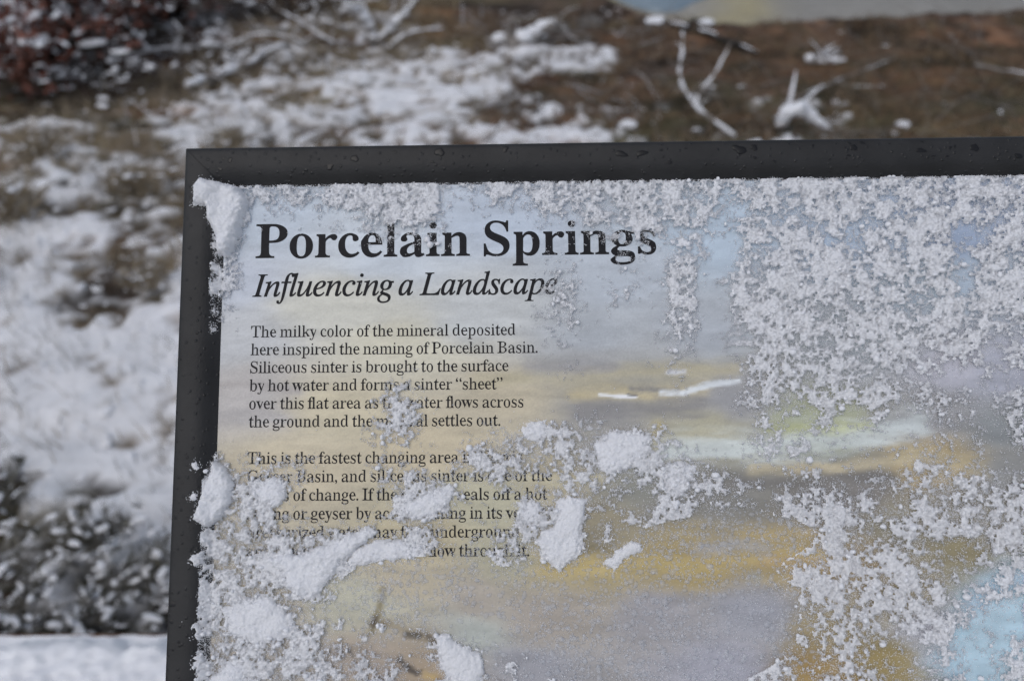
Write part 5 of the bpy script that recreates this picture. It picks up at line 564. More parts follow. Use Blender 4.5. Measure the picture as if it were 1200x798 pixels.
(1, 108, 257, [[47,-11,33,-10,21,-5,11,3,3,13,-1,25,-3,39,4,81,20,148,146,614,151,644,150,658,145,668,138,675,118,681,87,683,89,701,155,710,200,717,243,725,250,724,254,721,255,716,250,693,93,125,86,93,83,74,84,64,88,57,93,52,101,51,116,55,135,69,157,91,182,122,198,107,170,70,142,41,115,18,90,2,67,-8]]),
(1, 110, 542, [[331,-13,317,-11,305,-7,295,1,287,12,283,25,281,41,286,73,299,129,321,209,343,290,357,347,361,378,359,392,355,401,346,407,335,409,322,407,307,401,291,392,264,372,237,346,210,316,183,282,159,247,138,211,113,156,88,86,63,0,-18,0,79,329,89,366,92,391,91,402,86,411,79,417,61,422,34,424,26,424,29,442,100,452,149,461,194,471,198,468,198,458,138,264,175,313,212,355,246,390,280,419,312,441,341,456,368,466,392,469,410,467,424,463,436,455,444,445,448,431,450,414,447,375,436,331,378,131,369,95,365,73,366,63,370,56,377,51,386,50,402,55,420,71,441,98,464,135,480,123,456,81,431,47,407,21,382,2,357,-9]]),
(1, 112, 507, [[-143,-222,-138,-204,-110,-201,-88,-196,-73,-187,-61,-174,-51,-155,-43,-129,81,350,86,372,89,390,88,403,84,412,77,418,58,422,24,425,29,443,93,451,139,460,167,468,184,470,190,469,193,466,194,462,191,445,167,372,194,402,221,427,250,446,278,460,307,468,337,471,364,469,387,462,408,451,426,435,440,415,450,392,456,366,458,336,455,296,446,256,432,215,413,175,390,138,363,103,332,70,299,43,264,20,236,6,208,-3,179,-9,150,-11,120,-9,95,-3,74,8,44,-121,34,-169,36,-180,42,-190,53,-197,76,-203,114,-205,109,-222], [150,14,171,16,191,21,211,31,231,44,256,66,279,92,301,123,320,156,337,191,351,228,361,266,367,303,369,339,367,365,361,386,350,404,336,416,318,424,297,426,272,423,248,414,224,398,202,376,181,349,164,317,148,281,136,241,99,95,95,77,93,59,95,43,102,30,114,21,129,16]]),
(1, 115, 370, [[116,-12,90,-11,68,-7,48,-1,26,7,9,9,-2,7,-9,2,-13,-6,-33,-6,-11,158,6,157,9,125,15,96,24,72,36,52,50,36,66,24,85,17,106,15,128,18,147,26,164,39,177,57,184,78,187,102,185,120,179,139,169,158,155,178,124,219,94,260,80,283,69,307,61,331,59,354,61,378,68,401,79,420,94,438,113,452,134,463,157,469,183,471,208,470,229,467,247,461,270,453,288,450,298,451,305,455,309,460,311,468,328,468,308,319,291,319,286,352,278,381,267,404,253,422,236,435,217,442,194,445,178,443,164,437,152,428,143,416,137,403,135,388,137,371,144,353,156,332,172,310,203,270,231,230,246,205,257,181,265,157,267,132,265,106,258,82,248,60,233,39,215,22,194,8,170,-3,144,-10]]),
(1, 117, 542, [[68,-12,50,-10,34,-4,22,6,13,20,8,36,6,56,12,102,28,172,75,340,81,368,83,395,82,407,77,416,70,422,50,426,20,428,23,446,89,455,134,463,177,471,184,470,189,468,190,464,189,453,186,440,105,159,93,110,88,80,90,66,96,56,105,50,118,48,138,52,160,63,185,81,210,106,237,136,264,171,290,211,314,255,338,303,358,353,375,406,389,460,467,460,380,137,370,96,367,70,368,60,372,53,378,49,387,48,404,53,423,67,445,91,469,125,483,111,459,73,434,43,409,19,383,2,357,-9,331,-12,313,-10,299,-4,289,7,283,21,281,40,285,75,296,121,327,228,278,154,232,94,189,48,164,26,140,9,116,-2,92,-10]])]:
    GL[('bold', 'italic')[fam]+chr(code)] = (adv0/1000, [np.array(c, float).reshape(-1, 2)/1000 for c in cs])

def area(p): return .5*np.sum(p[:, 0]*np.roll(p[:, 1], -1)-np.roll(p[:, 0], -1)*p[:, 1])

def remap(contours, k0, k1):
    """redraw the weight of a glyph: a stroke of thickness t becomes k0 + k1 t; ends of strokes stay put"""
    cs = []
    for i, p_ in enumerate(contours):
        q_ = [p_[0]]
        for w_ in p_[1:]:
            if np.hypot(*(w_-q_[-1])) > .007: q_.append(w_)
        p_ = np.array(q_)
        hole = sum(inside(p_[0], o_) for j, o_ in enumerate(contours) if j != i) % 2 == 1
        if (area(p_) > 0) == hole: p_ = p_[::-1]
        cs.append(p_)
    A = np.concatenate(cs); B = np.concatenate([np.roll(p_, -1, 0) for p_ in cs]); E = B-A
    res = []
    for p_ in cs:
        e = np.roll(p_, -1, 0)-p_; L_ = np.linalg.norm(e, axis=1, keepdims=True)+1e-9; e = e/L_
        nrm = np.column_stack([e[:, 1], -e[:, 0]]); mid = (p_+np.roll(p_, -1, 0))/2
        h = np.zeros(len(p_))
        for i in range(len(p_)):
            d_ = -nrm[i]; o_ = mid[i]+d_*1e-4
            den = d_[0]*E[:, 1]-d_[1]*E[:, 0]; den = np.where(np.abs(den) < 1e-9, 1e-9, den)
            w_ = A-o_
            t_ = (w_[:, 0]*E[:, 1]-w_[:, 1]*E[:, 0])/den; q_ = (w_[:, 0]*d_[1]-w_[:, 1]*d_[0])/den
            ok = (t_ > 1e-3) & (q_ >= 0) & (q_ <= 1)
            T = t_[ok].min() if ok.any() else 1
            h[i] = (k0+k1*T-T)/2 if T < .20 else .004
        hs_ = .5*h+.25*np.roll(h, 1)+.25*np.roll(h, -1)
        out = p_.copy()
        for i in range(len(p_)):
            n0, n1, h0, h1 = nrm[i-1], nrm[i], h[i-1], h[i]
            det = n0[0]*n1[1]-n0[1]*n1[0]
            if abs(det) > .35: dlt = np.array([(h0*n1[1]-h1*n0[1])/det, (n0[0]*h1-n1[0]*h0)/det])
            else:
                m_ = n0+n1; m_ = m_/(np.linalg.norm(m_)+1e-9); dlt = m_*(hs_[i-1]+hs_[i])/2
            ln_ = np.linalg.norm(dlt); mx_ = 1.5*max(abs(h0), abs(h1))+1e-6
            if ln_ > mx_: dlt = dlt*mx_/ln_
            out[i] = p_[i]+dlt
        res.append(out)
    return res

def inside(pt, poly):
    x, y = pt; a = poly; b_ = np.roll(poly, -1, 0)
    c = ((a[:, 1] > y) != (b_[:, 1] > y)) & (x < (b_[:, 0]-a[:, 0])*(y-a[:, 1])/(b_[:, 1]-a[:, 1]+1e-12)+a[:, 0])
    return c.sum() % 2 == 1

STYLE = {'T': ('bold', .027, .70, 1.09), 'I': ('italic', .024, .90, .99), 'B': ('bold', .036, .42, .97)}
GLYPHS = {}
def fill(cs):
    """outlines -> vertices, faces, filled area"""
    cu = bpy.data.curves.new('g', 'CURVE'); cu.dimensions = '2D'; cu.fill_mode = 'BOTH'
    for p_ in cs:
        sp = cu.splines.new('POLY'); sp.points.add(len(p_)-1); sp.use_cyclic_u = True
        co = np.zeros((len(p_), 4), np.float32); co[:, :2] = p_; co[:, 3] = 1
        sp.points.foreach_set('co', co.ravel())
    tmp = bpy.data.objects.new('tmp', cu); COL.objects.link(tmp)
    dg = bpy.context.evaluated_depsgraph_get(); dg.update()
    me = bpy.data.meshes.new_from_object(tmp.evaluated_get(dg)); bpy.data.objects.remove(tmp); bpy.data.curves.remove(cu)
    n = len(me.vertices); V = np.zeros(n*3, np.float32); me.vertices.foreach_get('co', V)
    F = [tuple(p_.vertices) for p_ in me.polygons]; A = sum(p_.area for p_ in me.polygons); bpy.data.meshes.remove(me)
    return V.reshape(-1, 3)[:, :2], F, A
def glyph(style, c):
    if (style, c) not in GLYPHS:
        m_, k0, k1, xs_ = STYLE[style]
        k_ = m_+c if m_+c in GL else 'bold'+c
        adv_, cs = GL[k_]
        for al in ((1, .85, .7, .55, .4, .25, .1, 0) if c not in '.,“”' else (0,)):
            res = remap(cs, k0*al, 1-(1-k1)*al) if al else cs
            res = [p_*np.array([xs_, 1]) for p_ in res]
            want = abs(sum(abs(area(p_))*(-1 if sum(inside(p_[0], o_) for j, o_ in enumerate(res) if j != i) % 2 else 1) for i, p_ in enumerate(res)))
            V, F, A = fill(res)
            if abs(A-want) < .03*want: break
        if al < 1 and c not in '.,“”': print('glyph', style, c, al)
        GLYPHS[(style, c)] = (adv_*xs_, V, F)
    return GLYPHS[(style, c)]

def lettering(name, lines, track_default=0.0):
    tracks = []; mb = MB()
    for style, text, u, v, ur, size in lines:
        tot = 0
        for c in text: tot += .225 if c == ' ' else glyph(style, c)[0]
        last = glyph(style, text[-1]); rb = last[0]-last[1][:, 0].max()
        lb = glyph(style, text[0])[1][:, 0].min()
        if ur is not None:
            tr = ((ur-u)/size-(tot-rb-lb))/(len(text)-1); tracks.append(tr)
        else: tr = np.mean(tracks) if tracks else track_default
        tr = min(max(tr, -.09), .08)
        x = u-lb*size
        for i, c in enumerate(text):
            if c == ' ': x += (.225+tr)*size; continue
            a_, V, F = glyph(style, c)
            mb.add(np.column_stack([(x+V[:, 0]*size)/1000, (v+V[:, 1]*size)/1000, np.full(len(V), i % 2*2e-6)]), F)
            t2 = tr - (.05 if style == 'B' and text[i:i+2] == 'fl' else 0)
            x += (a_+t2)*size
    print(name, 'tracking', np.round(tracks, 3))
    o = mb.build(name, M_ink, sign); o.location = (0, 0, .00012)
    return np.mean(tracks) if tracks else 0
LN = [('T', 'Porcelain Springs', -144.94, 48.15, 81.11, 28.6), ('I', 'Influencing a Landscape', -146.23, 26.05, 25.67, 18.2), ('B', 'The milky color of the mineral deposited', -146.26, 3.02, 1.88, 9.5), ('B', 'here inspired the naming of Porcelain Basin.', -146.13, -6.98, 14.15, 9.5), ('B', 'Siliceous sinter is brought to the surface', -146.08, -16.98, -2.0, 9.5), ('B', 'by hot water and forms a sinter “sheet”', -146.22, -26.98, -5.36, 9.5), ('B', 'over this flat area as the water flows across', -146.06, -36.98, 6.95, 9.5), ('B', 'the ground and the mineral settles out.', -146.07, -46.98, -6.73, 9.5), ('B', 'This is the fastest changing area in Norris', -146.23, -66.98, None, 9.5), ('B', 'Geyser Basin, and siliceous sinter is one of the', -145.84, -76.98, 21.35, 9.5), ('B', 'agents of change. If the mineral seals off a hot', -145.79, -86.98, 18.73, 9.5), ('B', 'spring or geyser by accumulating in its vent, the', -145.49, -96.98, None, 9.5), ('B', 'pressurized water may flow underground', -145.43, -106.98, None, 9.5), ('B', 'and a new spring may then flow through it.', -145.13, -116.98, None, 9.5)]
lettering('title_lettering', LN[:1]); lettering('subtitle_lettering', LN[1:2])
tb = lettering('paragraph_lettering', LN[2:8]); lettering('paragraph_lettering', LN[8:], tb)

# ================================================================== snow and ice on the sign
SM = np.array([
[0,0,0,0,7,25,31,32,30,27,24,24,27,30,34,36,36,36,33,28,25,29,32,35,33,34,36,36,36,36,36,36,36,36,36,36,36,34,27,13,30,32,34,36,36,36,36,36,36,34,33,36,36,36,36,36,36,36,36,36,36,36],
[0,0,0,0,6,22,29,30,29,26,23,24,28,31,34,36,36,36,33,27,25,28,32,35,33,34,36,36,36,36,36,36,36,36,36,36,36,34,27,14,31,32,34,36,36,36,36,36,36,34,33,36,36,36,36,36,36,36,36,36,36,36],
[0,0,0,0,3,13,22,24,24,23,21,24,30,34,36,36,36,36,33,21,12,16,22,28,25,27,34,36,33,33,35,36,36,36,36,36,34,31,23,9,26,31,35,35,34,36,36,36,36,35,35,36,36,36,36,35,34,35,36,36,36,36],
[0,0,0,0,1,6,7,8,8,8,9,15,21,27,30,31,33,36,33,18,5,5,7,12,11,15,23,28,23,28,32,35,36,36,36,33,31,25,15,4,15,28,33,32,31,33,35,36,36,36,36,36,36,36,35,31,29,31,35,35,35,35],
[0,0,0,0,0,1,2,2,2,2,2,5,10,15,17,18,22,25,23,12,1,0,0,2,2,5,9,14,11,19,22,25,29,31,29,22,24,19,9,3,9,25,28,28,27,27,29,32,32,33,33,33,34,34,31,22,19,24,31,31,31,31],
[0,0,0,0,0,0,0,0,0,0,0,0,2,4,5,6,9,12,11,5,0,0,0,0,0,0,0,1,4,6,7,8,14,20,14,7,16,15,10,10,20,26,19,21,24,21,16,16,16,19,18,19,24,24,17,11,14,19,21,21,21,22],
[0,0,3,6,3,0,0,0,0,0,0,0,0,0,0,1,3,3,6,3,0,0,0,0,0,0,0,1,4,1,0,0,2,4,5,14,19,11,3,5,16,14,13,20,21,15,10,13,18,22,23,22,21,20,16,7,10,18,24,26,26,26],
[0,0,12,22,14,1,0,0,0,0,0,0,0,0,0,0,0,0,0,0,0,0,0,0,0,0,2,8,11,1,0,2,6,10,11,24,21,9,2,9,25,24,23,27,28,25,22,26,30,27,23,22,23,24,18,8,14,24,29,30,30,30],
[0,0,14,28,18,2,0,0,0,0,0,0,0,0,0,0,0,0,0,0,0,0,0,0,0,0,5,14,17,2,0,2,7,10,7,26,22,8,2,11,28,28,30,31,33,32,31,32,36,30,25,22,23,25,21,9,18,27,31,32,32,32],
[0,0,11,23,13,2,0,0,0,0,0,0,0,0,0,0,0,0,0,0,0,0,0,0,0,0,8,22,23,3,0,6,11,9,3,27,23,8,4,14,28,27,31,33,35,35,33,34,36,30,27,23,22,25,23,9,19,26,30,31,31,31],
[0,0,8,17,7,1,0,0,0,0,0,0,0,0,0,0,0,0,0,0,0,0,0,0,0,0,10,26,24,2,0,7,10,6,3,26,24,8,5,16,26,24,30,34,35,36,36,36,36,32,27,27,28,27,25,13,23,27,28,28,28,28],
[0,0,5,11,3,0,0,0,0,0,0,0,0,0,0,0,0,0,0,0,0,0,0,0,0,0,8,21,17,2,0,0,0,0,4,24,20,6,2,10,20,24,24,30,32,34,36,36,36,32,32,29,24,22,22,17,28,28,31,32,32,32],
[0,0,2,5,0,0,0,0,0,0,0,0,0,0,0,0,0,0,0,0,0,0,0,0,0,0,5,11,7,1,0,0,0,1,7,20,17,4,4,8,14,28,28,19,28,32,33,34,35,32,23,24,26,24,21,23,25,19,24,26,26,26],
[0,0,0,0,0,0,0,0,0,0,0,0,0,0,0,0,0,0,0,0,0,0,0,0,0,0,2,5,4,0,0,0,0,0,5,22,8,2,1,6,14,23,28,28,31,32,33,35,35,32,28,27,28,23,20,24,23,11,16,17,17,17],
[0,0,0,0,0,0,0,0,0,0,0,0,0,0,0,0,0,0,0,0,0,0,0,0,0,0,2,4,4,0,0,0,0,1,6,18,3,0,0,7,18,24,24,31,32,32,33,34,33,30,28,25,22,15,12,15,15,8,15,16,16,16],
[0,0,0,0,0,0,0,0,0,0,0,0,0,0,0,1,7,1,0,0,0,0,0,0,0,0,1,2,2,0,0,0,0,1,5,13,1,0,0,8,20,25,23,30,32,31,31,31,28,26,24,22,18,10,5,8,11,9,16,16,16,16],
[0,0,0,0,0,0,0,0,0,0,0,0,0,0,2,9,19,8,2,0,0,0,0,0,0,0,0,0,0,0,0,0,0,0,2,7,0,0,0,8,17,21,23,26,27,26,28,27,24,23,22,22,22,14,9,13,16,9,10,10,10,10],
[0,0,0,0,0,0,0,0,0,0,0,0,0,0,4,17,26,16,5,0,0,0,0,0,1,0,0,0,1,1,1,0,0,0,1,1,0,0,0,6,11,15,19,18,16,19,21,22,22,19,16,15,25,19,13,13,14,14,20,20,20,20],
[0,0,0,0,1,1,0,0,0,0,0,0,0,0,4,16,23,17,6,0,0,1,2,2,5,4,3,4,5,5,5,3,2,3,6,7,0,0,0,0,8,16,14,9,16,16,11,10,14,16,14,5,19,14,10,8,10,14,20,20,20,20],
[0,0,0,0,6,3,0,0,0,0,0,0,0,0,3,13,19,14,4,0,1,5,12,15,24,25,25,24,18,12,22,25,28,26,18,6,0,0,0,5,13,17,14,17,9,9,11,12,9,6,6,5,16,13,9,8,7,11,20,20,20,20],
[0,0,0,0,3,2,0,0,0,0,0,0,0,0,1,5,9,6,2,0,6,17,16,28,33,22,21,26,24,28,33,34,31,22,14,14,12,6,4,4,13,17,15,21,8,8,11,14,11,6,6,13,19,15,10,6,6,10,15,15,15,15],
[0,0,0,0,8,13,10,7,19,18,6,1,0,0,3,12,6,4,3,6,14,25,25,31,31,19,12,15,23,30,33,31,26,20,20,24,23,16,10,7,10,10,9,13,6,6,9,9,10,8,8,17,20,18,12,6,6,9,10,10,10,10],
[0,0,0,14,21,24,23,20,21,19,5,1,0,0,2,9,15,20,21,18,14,14,14,18,17,10,6,10,19,21,17,17,13,18,27,31,25,22,19,11,7,5,5,9,12,10,7,6,8,9,12,21,25,25,21,17,15,15,15,15,15,15],
[0,0,0,24,29,30,28,24,15,9,2,0,0,0,1,5,26,32,33,26,14,3,4,8,13,12,10,14,22,17,11,10,6,15,27,29,21,19,19,11,6,7,11,17,24,20,12,12,11,12,18,27,33,33,33,32,27,25,25,25,25,25],
[0,0,0,27,34,34,31,22,7,1,0,0,0,1,4,5,23,30,29,22,11,1,4,5,20,26,23,23,28,16,16,11,9,14,23,24,15,13,14,9,7,11,19,27,31,29,25,22,17,17,20,27,34,34,35,32,30,28,28,28,28,28],
[0,0,0,28,36,36,34,26,7,6,6,7,8,11,14,7,14,22,21,10,1,3,4,3,20,31,34,32,26,8,10,5,16,22,26,24,17,17,19,12,7,8,17,28,31,32,28,24,18,21,22,22,24,28,31,31,31,29,28,28,28,28],
[0,0,0,27,36,36,36,35,29,26,25,30,34,34,27,18,24,25,17,8,7,11,5,16,22,28,34,35,25,6,20,10,17,22,25,26,24,23,16,23,21,15,12,17,26,31,27,17,16,22,26,22,17,20,20,20,24,27,28,28,28,28],
[0,0,0,26,36,36,36,36,36,36,36,36,36,36,36,36,36,33,15,4,9,17,9,23,18,19,29,36,27,6,16,22,24,19,17,18,20,19,9,12,10,9,16,22,23,27,21,23,23,26,28,18,9,9,10,13,20,24,24,24,24,24],
[0,0,0,25,36,36,35,32,32,35,36,36,29,21,27,12,24,20,10,4,9,17,6,23,20,15,20,19,7,4,6,13,14,11,9,12,15,10,8,9,5,9,21,25,24,25,26,21,21,26,30,22,14,14,13,10,20,21,21,21,21,21],
[0,0,0,24,36,35,32,29,32,35,34,23,13,11,15,11,17,10,5,8,11,7,1,6,10,8,8,6,2,4,4,9,7,13,10,7,10,10,5,5,9,18,22,25,27,27,27,23,26,23,25,25,22,18,16,18,26,26,26,26,26,25],
[0,0,0,23,36,36,34,33,35,25,20,16,11,9,12,15,16,11,6,7,9,3,0,5,7,7,7,7,10,14,11,8,9,11,10,7,7,9,7,9,16,17,22,27,27,26,28,29,26,23,26,29,26,21,20,23,25,21,21,21,21,21],
[0,0,0,22,36,36,36,36,36,24,16,16,14,8,10,16,14,13,10,8,6,1,0,5,9,10,10,12,16,18,11,8,11,11,13,10,7,9,10,10,13,12,20,21,22,25,28,27,24,24,27,29,26,21,20,20,15,12,12,12,12,12],
[0,0,0,21,36,36,36,36,36,26,23,22,16,8,10,16,13,11,13,11,4,0,0,4,8,10,10,11,13,12,10,8,11,13,15,13,10,11,13,10,8,14,19,15,17,24,25,22,19,20,24,26,25,19,16,13,8,8,8,8,8,8],
[0,0,0,20,36,36,36,36,35,28,30,28,17,9,12,14,11,9,17,19,11,5,3,7,7,9,10,10,7,7,12,11,12,15,17,15,13,15,16,12,14,22,21,14,16,22,23,18,12,15,18,22,23,18,13,10,11,14,14,14,14,14],
[0,0,0,20,36,36,36,36,34,35,36,32,21,11,13,15,10,8,17,26,26,17,10,12,12,12,14,13,10,10,12,15,12,16,20,19,17,17,17,14,24,27,21,11,16,23,22,17,12,14,17,19,20,16,11,11,18,25,25,25,25,25],
[0,0,0,19,36,36,36,36,36,36,36,34,27,16,16,23,14,9,10,17,24,22,16,12,12,12,14,16,14,12,12,12,12,19,23,22,18,16,15,14,24,24,21,11,18,24,20,15,13,17,20,16,19,14,9,13,22,28,28,28,28,28],
[0,0,0,18,36,36,36,36,36,36,36,34,27,16,16,23,14,9,10,17,24,22,16,12,12,12,14,16,14,12,12,12,12,19,23,21,18,16,15,14,24,24,20,10,19,24,20,14,13,17,20,16,20,13,9,13,23,28,28,28,28,28],
[0,0,0,17,36,36,36,36,36,36,36,34,27,16,16,23,14,9,10,17,24,22,16,12,12,12,15,16,14,12,12,12,12,19,23,21,18,16,15,15,24,24,20,10,20,24,20,14,13,17,19,16,20,13,9,14,23,28,28,28,28,28]], float)/36
def cover(u, v):
    c = bil(SM, (u+190)/8, (100-v)/8)
    off_ = smooth(292, 310, u)+smooth(-185, -200, v)
    return np.where(off_ > 0, np.clip(.2+.5*fbm(u/90, v/60, 2, 401), 0, 1)*np.clip(off_, 0, 1)+c*(1-np.clip(off_, 0, 1)), c)

def spindle_star(r_, arms=3, ring=3):
    V = []; F = []
    Q = np.linalg.qr(r_.normal(size=(3, 3)))[0]
    for k in range(arms):
        d_ = Q[k % 3] + r_.normal(size=3)*.25; d_ /= np.linalg.norm(d_)
        a_ = np.cross(d_, [.3, .5, .8]); a_ /= np.linalg.norm(a_); b_ = np.cross(d_, a_)
        L_ = r_.uniform(.6, 1.1); w_ = r_.uniform(.24, .40); n0 = len(V)
        V += [d_*L_, -d_*L_*r_.uniform(.6, 1)] + [(a_*math.cos(2*math.pi*j/ring)+b_*math.sin(2*math.pi*j/ring))*w_ for j in range(ring)]
        for j in range(ring):
            F += [(n0, n0+2+j, n0+2+(j+1) % ring), (n0+1, n0+2+(j+1) % ring, n0+2+j)]
    return np.array(V), np.array(F)
PROTO = [spindle_star(rng) for _ in range(16)]
def ico(sub, jit, r_):
    bm = bmesh.new(); bmesh.ops.create_icosphere(bm, subdivisions=sub, radius=1)
    V = np.array([v.co[:] for v in bm.verts]); F = np.array([[v.index for v in f.verts] for f in bm.faces]); bm.free()
    V = V*(1+r_.uniform(-jit, jit, (len(V), 1)))
    return V, F
PELLET = [ico(2, .16, rng) for _ in range(6)]
DOME = [ico(1, .25, rng) for _ in range(6)]

PAD = []
for k in range(8):
    v_, f_ = ico(2, .10, rng); lobe = .65+.8*fbm(v_[:, 0]*1.4+k*3, v_[:, 1]*1.4+v_[:, 2], 3, 700+k)
    PAD.append((v_*lobe[:, None]*np.array([1.7, .62+.06*k, 1.0]), f_))

def scatter(protos, u, v, z, s, flat=None):
    """copies of small shapes at panel positions (mm), each turned at random"""
    n = len(u); Vs = []; Fs = []; base = 0
    pick = rng.integers(0, len(protos), n)
    for k, (pv0, pf0) in enumerate(protos):
        m_ = np.where(pick == k)[0]
        if not len(m_): continue
        a_ = rng.uniform(0, 2*np.pi, len(m_)); ca, sa = np.cos(a_)[:, None], np.sin(a_)[:, None]
        sx = s[m_][:, None]; st_ = rng.uniform(.8, 1.25, (len(m_), 1))
        X = (pv0[None, :, 0]*ca-pv0[None, :, 1]*sa)*sx*st_ + u[m_][:, None]
        Y = (pv0[None, :, 0]*sa+pv0[None, :, 1]*ca)*sx/st_ + v[m_][:, None]
        Z = pv0[None, :, 2]*sx*(1 if flat is None else flat) + z[m_][:, None]
        Vs.append(np.stack([X, Y, Z], -1).reshape(-1, 3))
        Fs.append((pf0[None]+(np.arange(len(m_))*len(pv0))[:, None, None]+base).reshape(-1, pf0.shape[1])); base += len(m_)*len(pv0)
    return np.concatenate(Vs), np.concatenate(Fs)

def rank(x):
    r_ = np.empty(x.size); r_[np.argsort(x.ravel())] = np.arange(x.size)/x.size
    return r_.reshape(x.shape)

WET = [(620, 720, 300, 90)]
def wetness(u, v):
    """where the snow has half melted into clear ice grains: the lower middle of the panel"""
    return np.clip(np.exp(-((u-70)/75)**2-((v+150)/36)**2)*1.6 + np.exp(-((u+55)/42)**2-((v+135)/18)**2)*1.2 + .7*np.exp(-((u-125)/50)**2-((v+105)/14)**2), 0, 1)

LUMPS = {'corner': [(-179.3, 88.6),(-175.5, 93.1),(-164.6, 91.4),(-153.7, 88.2),(-149.0, 80.2),(-151.2, 70.3),(-154.7, 56.9),(-159.2, 47.1),(-165.2, 49.7),(-166.0, 59.5),(-170.7, 68.5),(-172.0, 76.5),(-178.9, 77.6)], 'edge': [(-162.8, -64.3),(-156.5, -70.0),(-152.4, -78.3),(-154.0, -87.5),(-159.4, -95.8),(-165.8, -100.8),(-172.6, -95.7),(-169.2, -86.1),(-166.3, -74.5)], 'letters': [(-142.8, -83.0),(-137.3, -77.5),(-130.8, -73.3),(-125.1, -77.5),(-123.5, -84.9),(-128.5, -89.5),(-136.1, -88.5)], 'ridge': [(-134.3, -118.2),(-126.0, -115.0),(-116.7, -115.1),(-102.8, -111.5),(-91.2, -105.6),(-79.6, -100.6),(-74.0, -103.4),(-81.8, -111.5),(-92.4, -118.3),(-98.7, -129.6),(-106.0, -137.6),(-116.2, -137.6),(-120.9, -131.8),(-125.8, -124.1)], 'ridgetail': [(-84.1, -111.5),(-70.2, -108.0),(-56.3, -108.9),(-47.9, -111.6),(-48.8, -116.2),(-60.8, -118.4),(-79.3, -120.6),(-90.9, -121.5)], 'oval': [(-62.0, -89.8),(-51.8, -85.2),(-41.5, -81.6),(-34.1, -78.0),(-32.6, -83.5),(-37.7, -93.5),(-51.7, -96.6),(-61.0, -95.2)], 'right': [(23.5, -88.3),(29.6, -86.0),(39.3, -87.4),(38.2, -97.4),(35.3, -105.1),(37.5, -114.1),(31.4, -118.6),(24.5, -124.4),(17.6, -118.6),(13.1, -109.6),(17.8, -102.8),(24.8, -98.3)], 'small': [(3.1, -89.1),(9.6, -87.3),(15.2, -91.0),(14.2, -96.4),(7.7, -99.1),(3.1, -96.4)], 'band': [(45.3, -57.2),(53.4, -51.7),(65.0, -50.3),(75.2, -53.6),(70.3, -64.2),(62.2, -71.1),(51.5, -73.3),(46.1, -68.7)], 'stick': [(48.8, -120.9),(55.3, -114.6),(63.7, -109.7),(69.2, -111.1),(68.2, -114.2),(60.8, -118.3),(53.3, -124.1)], 'bottom': [(-42.1, -157.3),(-35.3, -158.2),(-26.1, -164.3),(-18.4, -167.4),(-16.1, -176.2),(-19.3, -186.2),(-32.9, -182.7),(-38.4, -174.9)], 'soft': [(-156.9, -143.8),(-144.0, -138.5),(-132.4, -137.6),(-122.9, -145.2),(-117.6, -154.1),(-124.9, -159.9),(-138.7, -161.7),(-152.8, -156.3)], 'low': [(-159.1, -176.2),(-150.0, -170.5),(-143.0, -173.2),(-141.8, -182.8),(-143.2, -195.9),(-158.4, -196.0),(-162.1, -182.8)], 'spot': [(5.3, -48.6),(10.0, -45.8),(17.5, -45.8),(18.4, -52.4),(12.7, -56.0),(6.2, -54.1)], 'granular': [(80.8, -70.3),(90.1, -67.1),(99.3, -69.0),(97.7, -75.8),(91.9, -84.9),(85.0, -84.9),(81.0, -78.0)]}
def near_lump(u, v):
    """loose snow lies thicker round the compact lumps"""
    r_ = np.zeros(u.shape)
    for P0 in LUMPS.values():
        c_ = np.mean(P0, 0); R0 = np.max(np.hypot(*(np.array(P0)-c_).T))
        m_ = np.hypot(u-c_[0], v-c_[1]) < R0+9
        if not m_.any(): continue
        d_ = seg_d(u[m_], v[m_], list(P0)+[P0[0]])
        r_[m_] = np.maximum(r_[m_], .62*np.exp(-(d_/3.2)**2))
    return r_
def snow_field(u0, u1, v0, v1, pitch, hmax):
    gu, gv = np.meshgrid(np.arange(u0, u1, pitch), np.arange(v0, v1, pitch))
    n_ = .34*fbm(gu/9, gv/8, 2, 501) + .40*fbm(gu/3.2, gv/3.2, 2, 511) + .32*fbm(gu/1.3, gv/1.3, 2, 521)
    n_ = rank(n_)
    D = np.maximum(cover(gu, gv), near_lump(gu, gv)*(1-.45*smooth(-150, -130, gu)*smooth(40, 20, gu)))
    D = D + (.30*np.exp(-((gu-185)/85)**2-((gv-50)/48)**2) + .28*smooth(-118, -135, gu)*smooth(-70, -85, gv))*smooth(.2, .5, D)      # thickest on the upper right of the panel
    D = np.clip(D, 0, 1)**.86; D = np.where(D > .5, 1-(1-D)*(1-.85*smooth(.45, .82, D)), D)
    return gu, gv, D-n_, D

# fine field over the stretch of the panel in front of the viewer
gu, gv, ex, D = snow_field(UL+FW-6, 312, -212, VT-FW+1.6, .52, 4)
wet = wetness(gu, gv)
jit = lambda a_, p_: a_ + rng.uniform(-.5, .5, a_.shape)*p_
soft = ex - .46*(rng.random(ex.shape)-.42)*np.clip(D*3, 0, 1)*(1-.4*smooth(.7, 1, D))         # ragged, powdery edges
keep = (soft > 0) & (rng.random(ex.shape) < np.where(wet > .45, .30, np.where(ex > .30, .75, .97)))
H = 3.0*(1-np.exp(-np.clip(ex, 0, 1)*3.0))
opq = keep & (rng.random(ex.shape) > wet*.95)
iu, iv, ih, ie = jit(gu, .7)[opq], jit(gv, .7)[opq], H[opq], ex[opq]
iz = frame_z(iu, iv) + .2 + ih*rng.uniform(.65, 1.15, ih.shape)
sz = (.26+.50*rng.random(ih.shape)**2.6)*(.72+.5*np.clip(ie*4+.2, 0, 1))
V1, F1 = scatter(PROTO, iu, iv, iz, sz)
